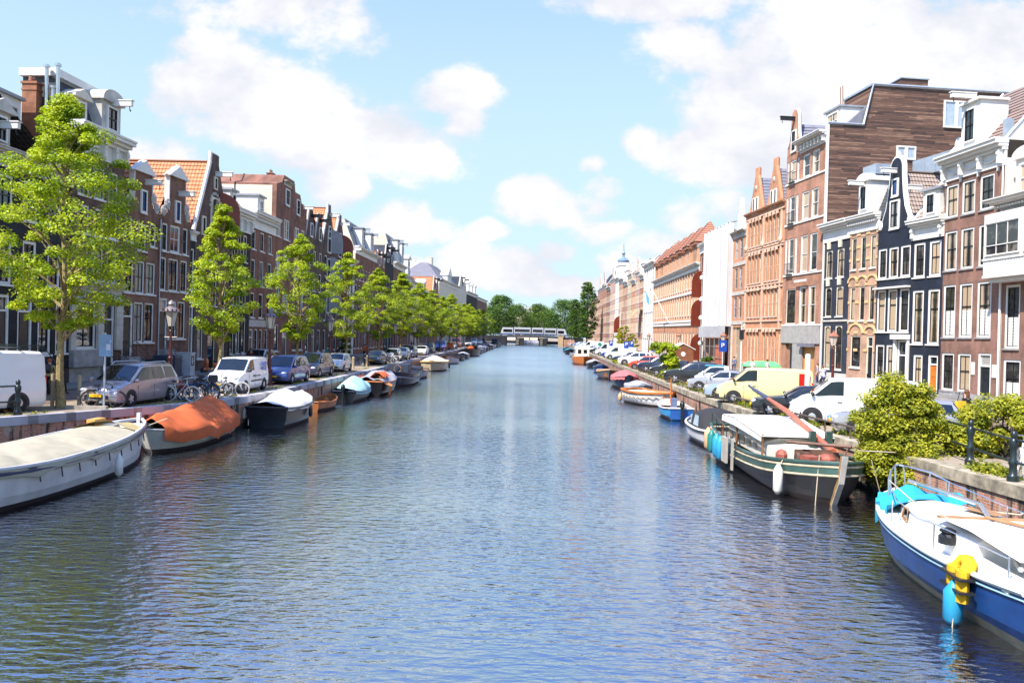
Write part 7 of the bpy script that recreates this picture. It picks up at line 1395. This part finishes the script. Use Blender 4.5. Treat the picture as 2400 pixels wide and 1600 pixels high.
# people: one skinned figure per pose
SKIN = P('skin', (.5,.29,.2), .6, var=.06); POSE = {}
def figure(pose):
    if pose in POSE: return POSE[pose]
    V, E_, Rd, K = [], [], [], []
    def add(p, r, par, kind): V.append(p); Rd.append(r); K.append(kind); (E_.append((par, len(V)-1)) if par is not None else None); return len(V)-1
    st = {'walk':.30,'stand':.06,'sit':0,'cycle':.0}[pose]; sit = pose in ('sit','cycle'); hz = .92 if not sit else (.52 if pose == 'sit' else .98); lean = .02 if not sit else (.05 if pose == 'sit' else .22)
    pl = add((0,0,hz),.125,None,2); wa = add((lean*.4,0,hz+.2),.118,pl,1); ch = add((lean,0,hz+.38),.135,wa,1); nk = add((lean*1.2,0,hz+.55),.06,ch,0); hd = add((lean*1.3+.015,0,hz+.66),.088,nk,0); add((lean*1.3,0,hz+.79),.07,hd,0); add((lean*1.3+.115,0,hz+.655),.016,hd,0)
    for sg in (-1, 1):
        sh = add((lean,sg*.19,hz+.46),.062,ch,1); sw = -sg*st*.8; el = add((lean+sw*.3-.03+(.2 if sit else 0),sg*.24,hz+.18),.047,sh,1); wr = add((lean+sw*.8+.08+(.38 if sit else 0),sg*.22,hz-.04+(.2 if sit else 0)),.032,el,0); pm = add((V[wr][0]+.03,V[wr][1],V[wr][2]-.07),.03,wr,0)
        for f in range(4): add((V[pm][0]+.03-.018*f,V[pm][1]+sg*.005,V[pm][2]-.075-(.012 if f in (1,2) else 0)),.009,pm,0)
        add((V[wr][0]+.06,V[wr][1]-sg*.01,V[wr][2]-.07),.01,wr,0)
        hp = add((0,sg*.1,hz-.06),.095,pl,2)
        if sit: kn = add((.4,sg*.13,hz-.02-(.12+.1*sg if pose == 'cycle' else 0)),.065,hp,2); an = add((.38,sg*.13,hz-.44-(.1+.1*sg if pose == 'cycle' else 0)),.042,kn,2)
        else: kn = add((sg*st*.55+.04,sg*.1,.49),.065,hp,2); an = add((sg*st-.02,sg*.1,.09+(.05 if sg < 0 and st > .1 else 0)),.042,kn,2)
        add((V[an][0]+.15,V[an][1]+sg*.02,V[an][2]-.055),.035,an,3)
    me = bpy.data.meshes.new('figure'); me.from_pydata(V, E_, []); o = bpy.data.objects.new('figure', me); COL.objects.link(o)
    md = o.modifiers.new('skin','SKIN'); md.use_smooth_shade = True; o.modifiers.new('sub','SUBSURF').levels = 1
    for i, d_ in enumerate(me.skin_vertices[0].data): d_.radius = (Rd[i], Rd[i]*(.72 if K[i] == 1 and Rd[i] > .1 else 1)); d_.use_root = i == 0
    out = bpy.data.meshes.new_from_object(o.evaluated_get(bpy.context.evaluated_depsgraph_get())); bpy.data.objects.remove(o)
    idx = []
    for p in out.polygons:
        c = p.center; best = min(range(len(E_)), key=lambda e: ((lambda a, b_, q_: (a.lerp(b_, max(0,min(1,(q_-a).dot(b_-a)/max((b_-a).length_squared,1e-9))))-q_).length)(Vector(V[E_[e][0]]),Vector(V[E_[e][1]]),c))); idx.append(K[E_[best][1]])
    out.polygons.foreach_set('material_index', idx); POSE[pose] = (out, Vector(V[hd])); return POSE[pose]
def person(label, X, Y, rz, shirt, legs, hair, pose='stand', sc=1., z=S, long_hair=False, group='people on the street'):
    me, hd = figure(pose); me = me.copy()
    for m_ in (SKIN, shirt, legs, BLACKP): me.materials.append(m_)
    o = inst('person', me, None, (X,Y,z), rz); o.scale = (sc,)*3; tag(o, label, 'person', group); k = MB(); k.ball((hd.x-.025,0,hd.z+.06),(.105,.1,.1),8,6)
    if long_hair: k.ball((hd.x-.07,0,hd.z-.06),(.06,.09,.16),8,5)
    k.build('hair', hair, o, smooth=80); return o
CL_ = lambda n, c: P('cloth_'+n, c, .9, var=.12); HB, HD, HR = CL_('brown_hair',(.12,.05,.02)), CL_('dark_hair',(.015,.012,.01)), CL_('red_hair',(.35,.09,.03)); JN, BK, KH = CL_('jeans',(.03,.05,.11)), CL_('black',(.012,.012,.014)), CL_('khaki',(.4,.34,.14)); WH, GY, TL, RD, OR = CL_('white',(.7,.68,.66)), CL_('grey',(.28,.29,.34)), CL_('teal',(.03,.4,.38)), CL_('dark_red',(.12,.02,.02)), CL_('orange',(.6,.14,.02))
person('person in a mustard jacket walking away behind the white van with a black backpack',-22.3,36.4,1.9,KH,BK,HR,'walk')
k = MB(); k.ball((0,0,0),(.1,.14,.23),8,6); k.ball((-.08,0,-.06),(.06,.1,.12),8,5); bp = k.build('body', BLACKP, None, True); t_ = thing('backpack','black backpack worn by the person in the mustard jacket','backpack',(-22.3+.2*math.cos(1.9+PI),36.4+.2*math.sin(1.9+PI),S+1.28),1.9); bp.parent = t_; k = MB()
for sg in (-1,1): k.tube([(.05,sg*.12,.22),(.3,sg*.14,.18),(.33,sg*.14,-.05),(.1,sg*.12,-.2)],.02,5)
k.build('strap', BLACKP, t_)
person('person in dark clothes and white shoes walking behind the nearest tree trunk',-22.5,37.6,-.3,BK,BK,HD,'walk')
person('person in a white shirt sitting on the stoop behind the white delivery van',-22.1,65.4,-1.2,WH,JN,HD,'sit',z=S+.3); person('person in dark red standing behind the white delivery van',-22.8,64.4,-1.,RD,BK,HD)
person('person in a turquoise top beside the third crowned lantern',-21.3,83.,-2.,TL,BK,HD); person('person in black beside the one in turquoise',-20.4,83.6,-1.8,BK,BK,HD); person('person in an orange top near the fourth crowned lantern',-20.6,98.,1.5,OR,BK,HD,'walk'); person('person in black standing at a doorway far along the left pavement',-22.6,150.,-1.,BK,BK,HD)
for i, (x, y, sh_) in enumerate(((-19.5,181.,RD),(-20.3,183.,BK),(-18.9,186.,WH))): person(('person in dark red walking in the far left street','person in black walking in the far left street','person in white walking in the far left street')[i],x,y,-1.5+i,sh_,BK,HD,'walk')
person('person in a blue-grey top walking on the right pavement by the grey shopfront panels',21.3,84.,1.4,CL_('blue_grey',(.1,.15,.26)),JN,HD,'walk'); person('person with red hair in white next to the lime green stall',20.6,74.5,.5,WH,JN,HR); person('person with dark hair in white next to the lime green stall',21.9,74.2,2.,WH,JN,HD)
person('person in a pale top standing by the oxblood lantern post on the right',23.4,65.5,2.8,GY,JN,HB); o = person('cyclist in a grey shirt seen from behind beyond the white van',20.6,56.5,1.45,CL_('lilac_grey',(.36,.36,.46)),JN,HB,'cycle'); o = dup(B0,(20.62,56.6,S),0,'black bicycle ridden by the cyclist in the grey shirt'); o.rotation_euler = (0,0,1.45); o['group'] = 'bicycles on the right quay'
person('person with long brown hair in a black top behind the big bush',16.9,31.2,2.0,BK,BK,HB,'stand',z=S+.0,long_hair=True); k = MB(); k.bx(-.2,.2,-.07,.07,0,.45); yb = k.build('bag_body', P('yellow_bag',(.75,.48,.02),.6), None); t_ = thing('shoulder_bag','yellow shoulder bag beside the person with long brown hair','bag',(16.55,31.0,S+.85),.3); yb.parent = t_; k = MB(); k.tube([(-.15,0,.45),(-.05,0,.8),(.1,0,.8),(.15,0,.45)],.015,5); k.build('strap', BLACKP, t_)
# ---------------------------------------------------------------- far bridge, tram, bank
BY = 368.; ZB = 4.35
br_ = thing('road_bridge','low stone road bridge on round-fendered piers closing the far end of the canal','bridge',(0,BY,0)); k = MB()
for x0, x1 in ((-7.2,-3.4),(3.6,7.2)): k.bx(x0,x1,0,12,-1,3.5)
k.build('pier', P('dark_pier_stone',(.018,.016,.016),.9,var=.4), br_); k = MB(); n = 16; xs = [lerp(-17.5,17.5,i/n) for i in range(n+1)]; zz = lambda x: .45*(1-(x/17.5)**2); k.loft([[(x,-.2,3.35+zz(x)*.9),(x,-.2,ZB-.1+zz(x)),(x,12.2,ZB-.1+zz(x)),(x,12.2,3.35+zz(x)*.9)] for x in xs]); k.build('deck', P('dark_girder',(.03,.03,.035),.6), br_)  # piers get one near-black stone tone
k = MB(); k.loft([[(x,-.35,ZB-.25+zz(x)),(x,-.35,ZB-.05+zz(x)),(x,-.2,ZB-.05+zz(x)),(x,-.2,ZB-.25+zz(x))] for x in xs]); k.build('edge_beam', P('pale_edge',(.2,.2,.22),.6), br_); k = MB(); k.bx(-26,-11.5,-.5,12.5,-1,4.3); k.bx(13.6,24,-.5,12.5,-1,4.2); k.build('abutment', BLK, br_); k = MB(); k.bx(12.4,14.6,-1.6,-.5,-1,4.9); k.bx(12.2,14.8,-1.8,-.4,4.9,5.2); k.build('pylon', P('sandstone',(.45,.31,.17),.85,var=.2), br_); k = MB(); k.bx(14.6,20.,-1.2,-.6,-1,3.2); k.build('brick_wing', SAL, br_)
k = MB()
for f in (.55,.95): k.tube([(x,0,ZB-.1+zz(x)+f) for x in xs], .05, 5)
for i in range(36): x = -17.5+i; k.tube([(x,0,ZB-.15+zz(x)),(x,0,ZB+.9+zz(x))], .045, 4)
k.build('parapet_rail', P('blue_iron',(.03,.06,.14),.5), br_); k = MB()
for x in (-6.9,4.1):
    for i in range(4): k.cb((x+.6,-.3,.6+.7*i),(1.2,.3,.25))
k.build('fender_timber', P('pale_fender_timber',(.4,.36,.3),.8), br_)
tr = thing('tram','white articulated tram crossing the far bridge','tram',(0,BY+6.,ZB+.15)); TW = P('tram_white',(.42,.42,.44),.4,var=.04)
for x0, x1, sl_ in ((-14.6,-8.6,-1.),(-8.2,-.4,0),(.2,5.6,0),(6.0,11.6,0),(12.,16.8,1.2)):
    zc = zz((x0+x1)/2)-.1; k = MB(); a, b_ = (x0-sl_ if sl_ < 0 else x0), (x1-sl_ if sl_ > 0 else x1); k.prism([(x0,.3+zc),(x1,.3+zc),(b_,3.55+zc),(a,3.55+zc)],-1.2,1.2); o = k.build('carriage', TW, tr); k = MB(); k.bx(max(a,x0)+.4,min(b_,x1)-.4,-1.22,-1.2,1.35+zc,2.7+zc); k.build('window_band', CARGLASS, o); k = MB(); k.bx(x0+.2,x1-.2,-1.22,-1.2,.35+zc,.75+zc); k.build('blue_skirt', P('tram_blue',(.03,.08,.25),.4), o)
k = MB()
for x in (-8.4,-.1,5.8,11.8): k.bx(x-.22,x+.22,-1.05,1.05,.4+zz(x),3.4+zz(x))
k.build('bellows', RUBBER, tr)
rp = random.Random(3)
for i, x in enumerate((-12.5,-6.2,-5.4,-1.6,1.4,2.2,4.3,6.5,8.8,10.2,13.4)):
    person(('bridge walker in white near the tram nose','bridge walker in pink leaning on the parapet','bridge walker in white beside the one in pink','bridge walker in pale blue at the middle of the bridge','bridge walker in white near the tram middle','bridge walker in grey near the tram middle','bridge walker in navy leaning out over the second pier','bridge walker in pale grey right of the second pier','bridge walker in white right of the second pier','bridge walker in tan near the sandstone pylon','bridge walker in dark blue beside the sandstone pylon')[i], x, BY+1., rp.uniform(-3,3), (WH,CL_('pink',(.6,.3,.25)),WH,CL_('pale_blue',(.35,.45,.6)),WH,GY,JN,CL_('pale_grey',(.5,.5,.52)),WH,CL_('tan',(.5,.33,.2)),JN)[i], JN if i % 2 else BK, HB, 'walk' if i % 3 else 'stand', 1., ZB-.05+zz(x), group='people on the far bridge')
k = MB(); k.q((-60,455,S+.01),(60,455,S+.01),(60,900,S+.01),(-60,900,S+.01)); k.q((-60,455,-1),(60,455,-1),(60,455,S+.01),(-60,455,S+.01),1); structure(k.build('far_bank', [STREET, BLK]))
t_ = thing('mansion','pale mansard-roofed building glimpsed over the trees behind the tram','building',(-4.,560.,S)); k = MB(); k.bx(-13,13,0,14,0,19.5); k.build('wall', CREAMW, t_); k = MB(); k.loft([[(-13.5,-.5,19.5),(13.5,-.5,19.5),(13.5,14,19.5),(-13.5,14,19.5)],[(-11,3,23.5),(10,3,23.5),(10,12,23.5),(-11,12,23.5)]]); k.build('roof', P('pale_roof',(.42,.4,.42),.6), t_); k = MB(); k.bx(4,11,2,10,23.5,25.3); k.build('roof_lantern', SLATE, t_)
cb = Boat('canal_boat','long white covered canal boat seen beneath the far bridge',0.,405.,0.,16.,3.6,1.0,HWHITE,tr=.8,bow=.2); cb.cover(canvas('grey_canvas',(.3,.29,.32)),1.2,.05,.85,.1,5,.02)
tg = thing('tricolour_flag','red white and blue flag on a pole at the right end of the far bridge','flag',(16.2,330.,S)); k = MB(); k.tube([(0,0,0),(0,0,4.2)],.05,5); k.build('pole', WPOLE, tg); k = MB()
for i in range(3): k.q((.05,0,2.3+.6*i),(2.4,-.3,1.6+.6*i),(2.4,-.3,2.2+.6*i),(.05,0,2.9+.6*i),i)
k.build('cloth', [P('flag_blue2',(.03,.08,.35),.7), WHITE, P('flag_red',(.6,.05,.03),.7)], tg)
